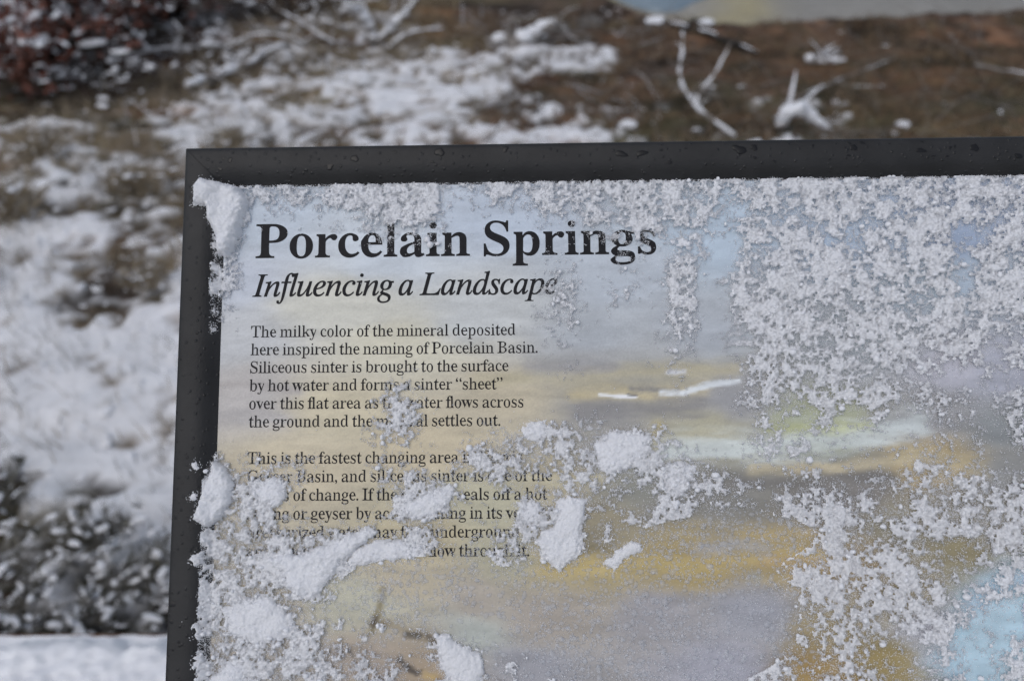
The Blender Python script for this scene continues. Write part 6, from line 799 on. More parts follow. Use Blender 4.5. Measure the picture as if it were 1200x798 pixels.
# larger round pellets on the thick places
pm = np.where((ex > .10) & (wet < .6))
ch = rng.choice(len(pm[0]), 1000, replace=False); pu2, pv2_ = gu[pm][ch], gv[pm][ch]
ps = np.minimum(rng.gamma(2.6, .22, len(ch))+.3, 1.9)
V2, F2 = scatter(PELLET, pu2, pv2_, frame_z(pu2, pv2_)+H[pm][ch]+ps*.35, ps)
# stray single flakes anywhere on the print, and on the frame
nf_ = 1500; fu, fv = rng.uniform(UL+1, 300, nf_), rng.uniform(-200, VT-1, nf_)
fd = np.minimum(fu-UL, VT-fv); kf = (fd > FW) | (rng.random(nf_) < .10*(fv < 60)); fu, fv = fu[kf], fv[kf]
kf = (rng.random(len(fu)) < .25+cover(fu, fv)*.8); fu, fv = fu[kf], fv[kf]
V3, F3 = scatter(PROTO, fu, fv, frame_z(fu, fv)+.2, rng.uniform(.25, .8, len(fu)))
allV = [V1, V2, V3]; allF = [F1, F2+len(V1), F3+len(V1)+len(V2)]; nb = len(V1)+len(V2)+len(V3)
# coarser cover on the rest of the panel
for (a0, a1, b0, b1) in ((312, UR-FW, VB+FW, VT-FW+1), (UL+FW, 312, VB+FW, -212)):
    cu2, cv2, ex2, D2 = snow_field(a0, a1, b0, b1, 1.9, 4)
    k2 = ex2 > 0; Vq, Fq = scatter(PROTO, jit(cu2, 1.8)[k2], jit(cv2, 1.8)[k2], .5+ex2[k2]*4, rng.uniform(1.0, 2.2, k2.sum())); allV.append(Vq); allF.append(Fq+nb); nb += len(Vq)
# the packed snow underneath the loose grains
# the finest powder, thinning out away from the clumps
OCT = []
for k in range(4):
    v_ = np.array([(1, 0, 0), (-1, 0, 0), (0, 1, 0), (0, -1, 0), (0, 0, 1), (0, 0, -1)], float)*rng.uniform(.6, 1.2, (6, 1))
    OCT.append((v_, np.array([(0, 2, 4), (2, 1, 4), (1, 3, 4), (3, 0, 4), (2, 0, 5), (1, 2, 5), (3, 1, 5), (0, 3, 5)])))
for rep in range(2):
    pk = (rng.random(ex.shape) < np.clip(D*1.15, 0, .9)*smooth(.05, .45, D)*np.exp(-np.abs(np.minimum(ex, 0)/(.12+.28*D)))*.85*(1-.7*wet)) & (ex < .12)
    qu, qv = jit(gu, .9)[pk], jit(gv, .9)[pk]
    Vq, Fq = scatter(OCT, qu, qv, frame_z(qu, qv)+.04+.10*rng.random(len(qu)), (.12+.24*rng.random(len(qu))**1.6)); allV.append(Vq); allF.append(Fq+nb); nb += len(Vq)
bs = (ex > .15)
bz = np.where(bs, .05+3.0*(1-np.exp(-np.clip(ex-.15, 0, 1)*3.4)), -.02)*(1-.5*wet) + frame_z(gu, gv)
fb = bs & (wet < .5)
jj = np.arange(gu.size).reshape(gu.shape)
okc = fb[:-1, :-1] & fb[1:, :-1] & fb[:-1, 1:] & fb[1:, 1:]
quads = np.stack([jj[:-1, :-1], jj[:-1, 1:], jj[1:, 1:], jj[1:, :-1]], -1)[okc]
bedV = np.stack([gu, gv, bz], -1).reshape(-1, 3); used = np.unique(quads); mp = np.full(len(bedV), -1); mp[used] = np.arange(len(used))
bedV = bedV[used]; bedQ = mp[quads]
grains = mesh_np('snow_grains', np.concatenate(allV+[bedV])/1000, [np.concatenate(allF), bedQ+nb], M_grain)
grains.matrix_world = PM; tag(grains, 'loose crystalline snow sprinkled over the printed panel', 'snow', kind='stuff')
print('grain faces', len(grains.data.polygons))
# clear, half melted grains
m_ice, nt, b = mat_new('wet_ice')
b.inputs['Base Color'].default_value = (.80, .82, .84, 1); b.inputs['Roughness'].default_value = .25; b.inputs['IOR'].default_value = 1.31
tr_ = nt.nodes.new('ShaderNodeBsdfTransparent'); ms = nt.nodes.new('ShaderNodeMixShader'); ms.inputs[0].default_value = .24
out = nt.nodes['Material Output']; nt.links.new(tr_.outputs[0], ms.inputs[1]); nt.links.new(b.outputs[0], ms.inputs[2]); nt.links.new(ms.outputs[0], out.inputs['Surface'])
noise_col(nt, b, (.70, .72, .76), (.86, .87, .90), 200)
ws_ = (wet > .12) & (rng.random(ex.shape) < .09*wet*np.clip(.25+D*1.7, 0, 1))
wu, wv = jit(gu, .8)[ws_], jit(gv, .8)[ws_]
V4, F4 = scatter(DOME, wu, wv, wu*0+.10, np.minimum(rng.gamma(3, .22, len(wu))+.25, 2.4), flat=.4)
ice = mesh_np('melting_snow', V4/1000, F4, m_ice, smooth_shade=True); ice.matrix_world = PM
tag(ice, 'thin glassy half-melted ice grains over the grey pool of the print', 'ice', kind='stuff')

# compact lumps of snow, each a thing of its own
FLK = [(-169.8, -117.1, 4.3), (-165.8, -138.1, 3.9), (-168.4, -154.8, 4.3), (-167.4, -170.1, 4.3), (-165.3, -176.7, 3.9), (-172.5, -67.3, 1.9), (-172.8, -84.6, 1.9), (-167.9, -105.9, 1.9)]        # crumbs clinging to the inner side of the left rail: u, v, radius
for i, (a_, b_, r_) in enumerate(FLK):
    LUMPS['rail%d' % i] = [(a_+r_*(.75+.35*math.sin(k*2.1+i))*.8*math.cos(k*math.pi/4), b_+r_*(.8+.3*math.sin(k*1.7+2*i))*math.sin(k*math.pi/4)) for k in range(8)]
LLAB = {'corner': ('smooth thick snow lump wedged in the upper corner of the sign frame', 9.5), 'edge': ('tall snow lump lapping over the left frame rail beside the second paragraph', 9),
 'letters': ('rounded snow lump hiding the first words of the second paragraph', 5.5), 'ridge': ('largest broad snow drift piled below the second paragraph', 7),
 'ridgetail': ('thin crumbly snow ledge trailing right from the big drift', 4), 'oval': ('oval fluffy snow lump between the words the and seals', 4),
 'right': ('tall ragged snow clump at the right end of the second paragraph', 5.5), 'small': ('small round snow lump covering the word vent', 4),
 'band': ('ragged snow patch under the yellow streaks of the print', 4), 'stick': ('stick-shaped snow crumb above the mustard stripe of the print', 3.5),
 'bottom': ('lone compact snow lump right of the dark twigs in the print', 5), 'soft': ('soft domed snow mound on the snowy strip by the left rail', 5),
 'low': ('lowest snow mound in the corner beside the left rail', 6), 'spot': ('small snow tuft right of the blank line between paragraphs', 3),
 'granular': ('grainy snow patch on the pale band of the print', 2.5),
 'rail0': ('uppermost of the larger snow crumbs below the tall lump on the left rail', 2.5), 'rail1': ('second larger snow crumb down the left rail, level with the domed mound', 2.5),
 'rail2': ('third larger snow crumb down the left rail, below the domed mound', 2.5), 'rail3': ('fourth snow crumb down the left rail, touching the lowest mound', 2.5),
 'rail4': ('lowest snow crumb on the left rail, right on the inner lip', 2.5), 'rail5': ('highest tiny snow speck on the left rail, beside the top of the tall lump', 1.2),
 'rail6': ('tiny snow speck on the left rail, just left of the tall lump', 1.2), 'rail7': ('tiny snow speck on the left rail between the tall lump and the crumbs', 1.2)}
for key, poly in LUMPS.items():
    lab, hm = LLAB[key]; P_ = np.array(poly)
    a0, b0 = P_.min(0)-3; a1, b1 = P_.max(0)+3
    lu, lv = np.meshgrid(np.arange(a0, a1, .45), np.arange(b0, b1, .45))
    ins = np.zeros(lu.shape, int)
    for (x0, y0), (x1, y1) in zip(P_, np.roll(P_, -1, 0)):
        cr = ((y0 > lv) != (y1 > lv)) & (lu < (x1-x0)*(lv-y0)/(y1-y0+1e-12)+x0); ins += cr
    sd_ = seg_d(lu, lv, [tuple(p_) for p_ in P_]+[tuple(P_[0])])*np.where(ins % 2 == 1, 1, -1)
    sd_ = sd_ + (1.0 if key in ('corner', 'edge') else 2.8)*(fbm(lu/5, lv/5, 3, 7+len(poly))-.42) + (1.5 if key in ('corner', 'edge') else 2.4)*(fbm(lu/1.7, lv/1.7, 2, 57)-.45)
    wd_ = min(4.5 if key in ('corner', 'edge') else 6.5, sd_.max()*.95)
    tt = np.clip(sd_/wd_, 0, 1)
    top_ = hm*(1 if key in ('corner', 'edge') else .78)*np.sqrt(1-(1-tt)**2)*(.72+.55*fbm(lu/9, lv/9, 2, 91)) + 1.3*(fbm(lu/2.2, lv/2.2, 2, 99)-.5)*(tt > 0) + .6*(fbm(lu/.9, lv/.9, 1, 98)-.5)*(tt > 0)
    fz = frame_z(lu, lv); fz = np.where(fz > 0, fz*.75, fz)
    if key in ('corner', 'edge'):
        ztop = np.maximum(fz, 0)*.55+top_
        ztop = np.where(tt > 0, np.maximum(ztop, frame_z(lu, lv)+np.sqrt(tt)*3.2), -.3)
    else: ztop = np.where(tt > 0, frame_z(lu, lv)+np.maximum(top_, .05), -.3)
    inn = sd_ > -.35; ztop = np.where(sd_ > 0, ztop, frame_z(lu, lv)-.25)
    jj = np.arange(lu.size).reshape(lu.shape)
    okc = inn[:-1, :-1] & inn[1:, :-1] & inn[:-1, 1:] & inn[1:, 1:]
    qd = np.stack([jj[:-1, :-1], jj[:-1, 1:], jj[1:, 1:], jj[1:, :-1]], -1)[okc]
    LV = np.stack([lu, lv, ztop], -1).reshape(-1, 3); us_ = np.unique(qd); mp = np.full(len(LV), -1); mp[us_] = np.arange(len(us_))
    LV = LV[us_]; qd = mp[qd]
    # crystals on the surface and a crumbly rim
    c1 = np.where((sd_ > -1.9) & (rng.random(sd_.shape) < np.where(sd_ < -.3, .12, np.where(sd_ < 2.0, .42, .34))))
    gu1, gv1, gz1 = lu[c1], lv[c1], np.maximum(ztop[c1], frame_z(lu[c1], lv[c1]))+.12
    Vg, Fg_ = scatter(PROTO, gu1, gv1, gz1-.1, .24+.5*rng.random(len(gu1))**2)
    c = P_.mean(0); org = np.array((c[0], c[1], 0))
    o = mesh_np('snow_clump', (np.concatenate([LV, Vg])-org)/1000, [qd, Fg_+len(LV)], M_grain, smooth_shade=False)
    nsm = np.zeros(len(o.data.polygons), bool); nsm[:len(qd)] = True; o.data.polygons.foreach_set('use_smooth', nsm)
    o.matrix_world = PM @ Matrix.Translation(Vector(org/1000)); tag(o, lab, 'snow clump')

# water drops beaded on the frame
m_drop, nt, b = mat_new('water_drop'); noise_col(nt, b, (.008, .008, .0085), (.012, .012, .013), 300); b.inputs['Roughness'].default_value = .30; b.inputs['IOR'].default_value = 1.33
DR = []
for k in range(4):
    bm = bmesh.new(); bmesh.ops.create_icosphere(bm, subdivisions=3, radius=1)
    for v in bm.verts:
        a_ = math.atan2(v.co.y, v.co.x); w_ = 1+.16*math.sin(2*a_+k)+.12*math.sin(3*a_+2*k)+.06*math.sin(5*a_+k)
        v.co.x *= w_*(1.25 if k % 2 else .95); v.co.y *= w_*(.72 if k % 2 else 1.0); v.co.z = v.co.z*.13 if v.co.z > 0 else v.co.z*.05
    me = bpy.data.meshes.new('water_drop'); bm.to_mesh(me); bm.free(); me.materials.append(m_drop)
    for p_ in me.polygons: p_.use_smooth = True
    DR.append(me)
drops = []
for k in range(74):
    if k < 50: u = random.uniform(UL+14, 288); v = VT-random.uniform(2.2, 13)
    else: v = random.uniform(-185, VT-24); u = UL+random.uniform(2.2, 14)
    r_ = min(random.gammavariate(1.6, .42)+.3, 2.4)
    if k >= 46: r_ *= .75
    drops.append((u, v, r_))
for u, v, r_ in [(-40, VT-5, 2.7), (62, VT-7.5, 2.6), (128, VT-6, 3.2), (136, VT-5, 2.0), (-88, VT-8, 2.2), (228, VT-8, 2.1)]: drops.append((u, v, r_))
for u, v, r_ in drops:
    me = random.choice(DR); o = bpy.data.objects.new('water_drop', me); COL.objects.link(o)
    z = float(frame_z(np.array([u]), np.array([v]))[0])-.02
    o.matrix_world = PM @ Matrix.Translation((u/1000, v/1000, z/1000)) @ Matrix.Rotation(random.uniform(-.5, .5), 4, 'Z') @ Matrix.Scale(r_/1000, 4)
    tag(o, 'small flat water drop beaded on the dark metal sign frame', 'water drop', 'water drops on the sign frame')

# ================================================================== the ground cover behind
def blades(n, xr, yr, keepf, hr, wr, lean, name, mat, label):
    x = rng.uniform(*xr, n); y = rng.uniform(*yr, n)
    k = keepf(x, y); x, y = x[k], y[k]
    z = ground_np(x, y)[0]
    n = len(x); h = rng.uniform(*hr, n); w = rng.uniform(*wr, n); a = rng.uniform(0, 2*np.pi, n); l = rng.uniform(.1, lean, n)*h; b_ = rng.uniform(0, 2*np.pi, n)
    dx, dy = np.cos(a)*w, np.sin(a)*w; lx, ly = np.cos(b_)*l, np.sin(b_)*l
    base = np.stack([x, y, z-.01], -1); d_ = np.stack([dx, dy, 0*dx], -1)
    mid = base+np.stack([lx*.35, ly*.35, h*.6], -1); tip = base+np.stack([lx, ly, h*np.where(l > h*.8, .75, 1)], -1)
    V = np.stack([base-d_, base+d_, mid+d_*.8, mid-d_*.8, tip], 1).reshape(-1, 3)
    i = np.arange(n)[:, None]*5
    o = mesh_np(name, V, [i+np.array([[0, 1, 2, 3]]), i+np.array([[3, 2, 4]])], mat)
    tag(o, label, 'grass', kind='stuff'); return o
def typ(x, y, chars, p_=1.0):
    gx = np.clip(((x-GX0)/GST).round().astype(int), 0, GTYPE.shape[1]-1); gy = np.clip(((y-GY0)/GST).round().astype(int), 0, len(GTYPE)-1)
    return np.isin(GTYPE, chars)[gy, gx]
def clump(x, y, s, t): return fbm(x*s, y*s, 3, 601) > t
lowy = lambda x, y: y < lip(x)-.05
blades(60000, (-4.6, 1.2), (.5, 7.5), lambda x, y: typ(x, y, (1, 2)) & clump(x, y, 2.2, .47) & lowy(x, y) & (ground_np(x, y)[2] < .55+.4*rng.random(len(x))), (.03, .14), (.0012, .0028), 1.1, 'dry_grass', M_straw, 'tufts of dry straw-coloured grass poking through the snow')
blades(52000, (-3, 4.6), (2.3, 6.6), lambda x, y: typ(x, y, (5, 4)) & clump(x, y, 2.6, .45) & lowy(x, y) & (ground_np(x, y)[2] < .7), (.015, .06), (.0015, .003), 1.2, 'green_grass', M_olive, 'low olive-green grass and moss on the brown soil')
blades(7000, (-3.4, -.4), (.5, 4.2), lambda x, y: clump(x, y, 2.8, .50), (.03, .12), (.0010, .0022), .9, 'frosted_grass', M_frost, 'thin frosted stems standing in the snow')

M_warm = simple('brown_grass', (.095, .060, .034), (.27, .185, .11), 8, .8)
blades(60000, (-2.2, 4.8), (2.4, 6.9), lambda x, y: typ(x, y, (3, 4, 5, 2)) & clump(x, y, 3.4, .42) & lowy(x, y) & (ground_np(x, y)[2] < .6), (.02, .10), (.0014, .003), 1.4, 'brown_grass', M_warm, 'matted warm brown dead grass on the bank')
def twigs(n, xr, yr, keepf, name, mat, label):
    x = rng.uniform(*xr, n); y = rng.uniform(*yr, n); k = keepf(x, y); x, y = x[k], y[k]
    mb = MB()
    for x_, y_ in zip(x, y):
        a = random.uniform(0, 6.28); L_ = random.uniform(.06, .30); z0 = gz(x_, y_); r_ = random.uniform(.0015, .004)
        p0 = Vector((x_, y_, z0+.004)); d_ = Vector((math.cos(a), math.sin(a), random.uniform(.0, .55)))*L_
        mb.tube([p0, p0+d_*.5+Vector((0, 0, random.uniform(-.01, .03))), p0+d_], [r_, r_*.8, r_*.4], 4)
    o = mb.build(name, mat); tag(o, label, 'twigs', kind='stuff'); return o
twigs(900, (-3.6, 4.6), (2.3, 6.8), lambda x, y: lowy(x, y) & (ground_np(x, y)[2] < .8), 'twig_litter', M_deadwood, 'thin grey dead twigs littering the ground behind the sign')
twigs(330, (-3.4, 1.0), (3.6, 6.9), lambda x, y: lowy(x, y) & (fbm(x*1.3, y*1.3, 2, 888) > .5), 'snowy_twigs', M_snow, 'thin snow-coated twigs littering the ground behind the sign')
mb = MB()
for k in range(170):          # longer thin twigs tangled over the bank
    x_, y_ = random.uniform(-.4, 4.3), random.uniform(3.0, 6.2); a = random.uniform(0, 6.28); L_ = random.uniform(.2, .6); z0 = gz(x_, y_)
    p0 = Vector((x_, y_, z0+.005)); d_ = Vector((math.cos(a), math.sin(a)*.6, 0))*L_; up_ = random.uniform(.02, .22) if random.random() < .45 else .01; q_ = p0+d_; q_.z = gz(q_.x, q_.y)+.01+up_
    m1 = p0.lerp(q_, .35)+Vector((random.uniform(-.03, .03), random.uniform(-.03, .03), up_*.2)); m2 = p0.lerp(q_, .7)+Vector((random.uniform(-.04, .04), random.uniform(-.04, .04), up_*.15)); r_ = random.uniform(.002, .0045)
    mb.tube([p0, m1, m2, q_], [r_, r_*.85, r_*.65, r_*.3], 5)
tag(mb.build('dead_twigs', M_deadwood), 'tangle of long thin pale twigs strewn over the brown bank', 'twigs', kind='stuff')
# small snow crumbs and bits of bark lying about
def crumbs(n, xr, yr, keepf, sr, name, mat, label, cat, flat=.6):
    x = rng.uniform(*xr, n); y = rng.uniform(*yr, n); k = keepf(x, y); x, y = x[k], y[k]
    z = ground_np(x, y)[0]; s = rng.uniform(0, 1, len(x))**3*(sr[1]-sr[0])+sr[0]
    V, F = scatter(PAD, x, y, z+s*.1, s*.75, flat)
    o = mesh_np(name, V, F, mat, smooth_shade=True); tag(o, label, cat, kind='stuff'); return o
crumbs(9000, (-4.6, 4.5), (.5, 7.2), lambda x, y: (rng.random(len(x)) < .035+1.3*bil(GSNOW, (x-GX0)/GST, (y-GY0)/GST)) & lowy(x, y), (.004, .024), 'snow_crumbs', M_snow, 'small crumbs of snow caught on the grass and soil', 'snow')
crumbs(7000, (-4.6, 4.5), (.5, 7.2), lambda x, y: (rng.random(len(x)) < .62-.95*bil(GSNOW, (x-GX0)/GST, (y-GY0)/GST)) & lowy(x, y), (.004, .026), 'bark_litter', M_stem, 'dark bark chips and gravel scattered on the soil', 'litter', .5)

# ---- fallen branches and logs (each its own thing, snow on top)
BR = {'diagonal': [[(-2.205,4.637,-0.756),(-2.114,4.84,-0.78),(-1.981,5.076,-0.809),(-1.886,5.464,-0.854),(-1.805,5.701,-0.882)]],'hooked': [[(-1.183,5.891,-0.981),(-1.204,5.891,-0.842),(-1.256,5.891,-0.738),(-1.354,5.891,-0.698),(-1.426,5.891,-0.735)],[(-1.199,5.909,-0.981),(-1.019,5.909,-0.826),(-0.93,5.909,-0.737),(-0.828,5.909,-0.638)]],'stump': [[(-0.097,5.776,-0.99),(-0.01,5.796,-0.92),(0.101,5.816,-0.851),(0.218,5.836,-0.79)],[(-0.097,5.776,-0.99),(-0.128,5.776,-0.911),(-0.132,5.776,-0.82)],[(-0.297,5.831,-0.955),(-0.178,5.867,-0.957),(-0.011,5.767,-0.948),(0.172,6.001,-0.972)]],'curved': [[(1.195,3.877,-0.799),(1.054,3.907,-0.691),(0.949,3.937,-0.616),(0.88,3.967,-0.528),(0.851,3.997,-0.442),(0.858,4.027,-0.34),(0.856,4.057,-0.248)],[(0.944,3.937,-0.616),(0.99,3.967,-0.53),(1.059,3.997,-0.446),(1.117,4.027,-0.297)]],'humped': [[(1.455,3.945,-0.805),(1.461,3.945,-0.736),(1.505,3.945,-0.665),(1.584,3.945,-0.676),(1.667,3.945,-0.745),(1.756,3.945,-0.815)]],'chip': [[(1.977,5.257,-0.898),(2.089,5.229,-0.895),(2.251,5.213,-0.891)],[(2.181,5.218,-0.932),(2.108,5.218,-0.876),(2.071,5.218,-0.821)]],'long': [[(1.687,4.467,-0.818),(1.941,4.687,-0.839),(2.222,4.946,-0.866),(2.641,5.296,-0.9)],[(2.001,4.754,-0.836),(2.122,4.65,-0.828),(2.31,4.638,-0.826)]],'edge': [[(3.078,5.068,-0.867),(3.206,4.912,-0.853),(3.369,4.79,-0.839)]],'twiggy': [[(-2.877,5.306,-0.837),(-2.708,5.326,-0.773),(-2.524,5.346,-0.76),(-2.348,5.366,-0.77),(-2.21,5.386,-0.768)],[(-2.708,5.326,-0.773),(-2.755,5.346,-0.707),(-2.782,5.366,-0.635)],[(-2.524,5.346,-0.76),(-2.461,5.366,-0.67),(-2.498,5.386,-0.587)],[(-2.877,5.306,-0.837),(-2.842,5.306,-0.92),(-2.79,5.306,-0.953)]],'short': [[(-3.047,4.777,-0.726),(-2.905,4.688,-0.725),(-2.76,4.612,-0.724)]],'charred': [[(1.056,6.408,-1.001),(1.259,6.134,-0.976),(1.456,5.916,-0.953),(1.675,5.437,-0.904)],[(1.259,6.134,-0.976),(1.387,6.277,-0.988),(1.546,6.38,-0.999)]],'pale': [[(-0.24,3.833,-0.797),(-0.188,3.833,-0.723),(-0.118,3.833,-0.632)]],'reach': [[(-1.51,5.923,-0.968),(-1.638,5.953,-0.896),(-1.763,5.983,-0.812),(-1.903,6.013,-0.742),(-1.978,6.043,-0.686)],[(-1.638,5.953,-0.896),(-1.665,5.983,-0.788),(-1.616,6.013,-0.708)]],'arch': [[(-2.268,5.557,-0.895),(-2.099,5.577,-0.79),(-1.926,5.597,-0.763),(-1.73,5.617,-0.812),(-1.639,5.637,-0.885)]],'spread': [[(-1.075,5.834,-0.982),(-0.968,5.854,-0.899),(-0.82,5.874,-0.856),(-0.636,5.894,-0.853)]],'fence': [[(-1.847,6.467,-0.956),(-1.649,6.376,-0.956),(-1.514,6.227,-0.947)]]}
BLAB = {
 'diagonal': ('long bare pale branch lying slantwise on the tan grass', .030, .9, 'fallen_branch', 'branch'),
 'hooked': ('thick hooked dead branch heaped with snow, beside a thin slanted limb', .042, 1.2, 'dead_branch', 'branch'),
 'stump': ('snow-covered forked log on dark soil above the white snowfield', .066, .8, 'forked_log', 'log'),
 'curved': ('slender curved white sapling branch standing upright with one side fork', .013, 1.2, 'curved_branch', 'branch'),
 'humped': ('gnarled arched root topped with a thick snow hump', .038, 1.5, 'gnarled_root', 'root'),
 'chip': ('short snowy chunk of dead wood out on the brown bank', .028, 1.0, 'wood_chunk', 'log'),
 'long': ('thin brown fallen branch with a snowy side limb on the mossy soil', .010, .25, 'fallen_limb', 'branch'),
 'edge': ('weathered branch lying at the far right of the brown bank', .016, .5, 'weathered_branch', 'branch'),
 'twiggy': ('snow-lined twiggy branch beside the red shrub', .014, 1.2, 'twiggy_branch', 'branch'),
 'short': ('short snowy stick at the foot of the red shrub', .016, 1.2, 'short_stick', 'stick'),
 'charred': ('black charred log with snow specks along the top of the bank', .032, .2, 'charred_log', 'log'),
 'pale': ('thin pale stick slanting up out of the snow just behind the sign', .009, .9, 'pale_stick', 'stick'),
 'reach': ('thin snow-lined forked branch leaning up left of the hooked branch', .014, 1.1, 'leaning_branch', 'branch'),
 'arch': ('thin arched snow-lined branch between the red shrub and the hooked branch', .012, 1.0, 'arched_branch', 'branch'),
 'spread': ('low thin snowy limb just right of the hooked branch', .014, 1.1, 'low_limb', 'branch'),
 'fence': ('stub of dark branch in the brush left of the hooked branch', .02, .9, 'broken_stub', 'branch')}
def refine(pl, k=5, amp=.01, seed=0):
    r_ = random.Random(seed); pts = [Vector(p_) for p_ in pl]; o = []
    for i in range(len(pts)-1):
        p0, p1, p2, p3 = pts[max(i-1, 0)], pts[i], pts[i+1], pts[min(i+2, len(pts)-1)]
        for j in range(k):
            t = j/k
            q_ = .5*((2*p1)+(p2-p0)*t+(2*p0-5*p1+4*p2-p3)*t*t+(3*p1-p0-3*p2+p3)*t**3)
            o.append(q_+Vector((r_.uniform(-1, 1), r_.uniform(-1, 1), r_.uniform(-.6, .6)))*amp)
    o.append(pts[-1]); return o
for bi, (key, pls) in enumerate(BR.items()):
    lab, rad, snowy, nm, cat = BLAB[key]
    org = Vector(pls[0][0]); root = empty(nm, org); tag(root, lab, cat)
    wb = MB(); sb = MB(); r_ = random.Random(bi)
    for li, pl in enumerate(pls):
        pl = [(Vector(p_)) for p_ in pl]
        # follow the real ground where the branch lies on it
        pl = [Vector((p_.x, p_.y, max(p_.z, gz(p_.x, p_.y)+rad*.6))) for p_ in pl]
        pts = [p_-org for p_ in refine(pl, 6, rad*.28, bi*7+li)]
        n_ = len(pts); rd = rad*(1 if li == 0 else .72)
        rads = [rd*(1-.55*i/n_)*(1+.18*r_.uniform(-1, 1)) for i in range(n_)]
        wb.tube(pts, rads, 8)
        for t in range(0 if key == 'stump' else 2 if key in ('charred', 'humped') else 2+n_//5):          # side twigs
            i = r_.randrange(1, n_); d_ = Vector((r_.uniform(-1, 1), r_.uniform(-.6, .6), r_.uniform(.1, .9))).normalized()*r_.uniform(3, 9)*rd
            tw = [pts[i], pts[i]+d_*.5+Vector((0, 0, rd*.4)), pts[i]+d_]
            wb.tube(tw, [rads[i]*.42, rads[i]*.28, rads[i]*.12], 5)
            if snowy > .6 and r_.random() < .7: sb.tube([q_+Vector((0, 0, rads[i]*.35)) for q_ in tw], [rads[i]*.40, rads[i]*.36, rads[i]*.10], 5, .8)
        # snow along the top, broken into stretches
        i = 0
        while i < n_-2:
            ln_ = n_ if key in ('stump', 'hooked', 'humped') else r_.randint(3, 8); j = min(n_, i+ln_)
            if r_.random() < min(.96, .45+.45*snowy) and j-i > 2:
                seg = pts[i:j]; m_ = len(seg)
                sb.tube([q_+Vector((0, 0, rads[min(i+a, n_-1)]*.55)) for a, q_ in enumerate(seg)],
                        [max(.1, math.sin(math.pi*(a+.4)/(m_-.2)))**.5*rads[min(i+a, n_-1)]*(.62+.5*snowy)*r_.uniform(.85, 1.2) for a in range(m_)], 8, .75+.2*snowy)
            i = j-1 if r_.random() < .8 else j+1
    wb.build('bough', M_char if key == 'charred' else M_deadwood, root, True)
    if sb.n: tag(sb.build('snow_cover', M_snow, root, True), kind='stuff')

# ---- shrubs
def leaf_cloud(pts, n, spread, size, r_):
    """many small folded leaves round the given points"""
    k = r_.integers(0, len(pts), n); c = np.asarray(pts)[k]+r_.normal(size=(n, 3))*spread
    a = r_.normal(size=(n, 3)); a /= np.linalg.norm(a, axis=1, keepdims=True)
    b_ = np.cross(a, r_.normal(size=(n, 3))); b_ /= np.linalg.norm(b_, axis=1, keepdims=True)
    s = r_.uniform(.4, 1.4, (n, 1))*size; wd = .28 if size > .035 else .15
    V = np.stack([c, c+a*s*.5+b_*s*wd, c+a*s, c+a*s*.5-b_*s*wd], 1).reshape(-1, 3)
    i = np.arange(n)[:, None]*4
    return V, i+np.array([[0, 1, 2, 3]])
def shrub(name, loc, R, Hh, n_stem, n_leaf, leaf, n_snow, snow_s, mats, seed, spread=.05):
    r_ = random.Random(seed); rn = np.random.default_rng(seed)
    root = empty(name, loc); sb = MB(); tips = []
    for i in range(n_stem):
        a = r_.uniform(0, 2*math.pi); q_ = math.sqrt(r_.random())*R; h = Hh*(1-.55*(q_/R)**2)*r_.uniform(.65, 1.05)
        p0 = Vector((math.cos(a)*q_*.15, math.sin(a)*q_*.15, -.03)); p3 = Vector((math.cos(a)*q_, math.sin(a)*q_, h))
        p1 = p0.lerp(p3, .4)+Vector((r_.uniform(-.1, .1)*R, r_.uniform(-.1, .1)*R, h*.18)); p2 = p0.lerp(p3, .75)+Vector((r_.uniform(-.08, .08)*R, r_.uniform(-.08, .08)*R, h*.1))
        rad = .012*Hh+.003
        sb.tube([p0, p1, p2, p3], [rad, rad*.7, rad*.5, rad*.2], 5)
        tips += [p3, p2.lerp(p3, .5), p2, p1.lerp(p2, .6)]
        for t in range(3):
            e = p2.lerp(p3, r_.random()*.8)+Vector((r_.uniform(-.25, .25)*R, r_.uniform(-.25, .25)*R, r_.uniform(-.05, .2)*Hh))
            sb.tube([p1.lerp(p2, r_.random()), p2.lerp(e, .5), e], [rad*.45, rad*.3, rad*.12], 4); tips += [e, p2.lerp(e, .6)]
    sb.build('stems', mats[0], root)
    T = np.array([t[:] for t in tips]); T[:, 2] = np.maximum(T[:, 2], .01)
    V, F = leaf_cloud(T, n_leaf, spread, leaf, rn); V[:, 2] = np.maximum(V[:, 2], .0)
    tag(mesh_np('foliage', V, F, mats[1], root), kind='stuff')
    c = T[rn.integers(0, len(T), n_snow)]+rn.normal(size=(n_snow, 3))*spread*.9; c[:, 2] = np.maximum(c[:, 2]+.01, .02)
    V, F = scatter(PAD, c[:, 0], c[:, 1], c[:, 2], (.25+.9*rn.random(n_snow)**2)*snow_s, .34)
    V2, F2 = leaf_cloud(T+np.array([0, 0, .012]), int(n_leaf*(.22 if leaf > .03 else .12)), spread, leaf*.9, rn); V2[:, 2] = np.maximum(V2[:, 2], .01)
    F = [F, F2+len(V)]; V = np.concatenate([V, V2])
    tag(mesh_np('snow_cover', V, F, mats[2], root, smooth_shade=True), kind='stuff')
    return root
def on(x, y, dz=0): return (x, y, gz(x, y)+dz)
red = (M_stem, M_redleaf, M_snow)
tag(shrub('red_shrub', on(-3.55, 5.3), 1.12, 1.0, 70, 9000, .055, 620, .056, red, 1, .08), 'large snow-loaded shrub with dark red leaves at the upper left', 'shrub')
tag(shrub('red_shrub', on(-3.05, 6.5), .6, .75, 36, 3200, .05, 110, .05, red, 2, .06), 'smaller dark red shrub with little snow, behind the twiggy branch', 'shrub')
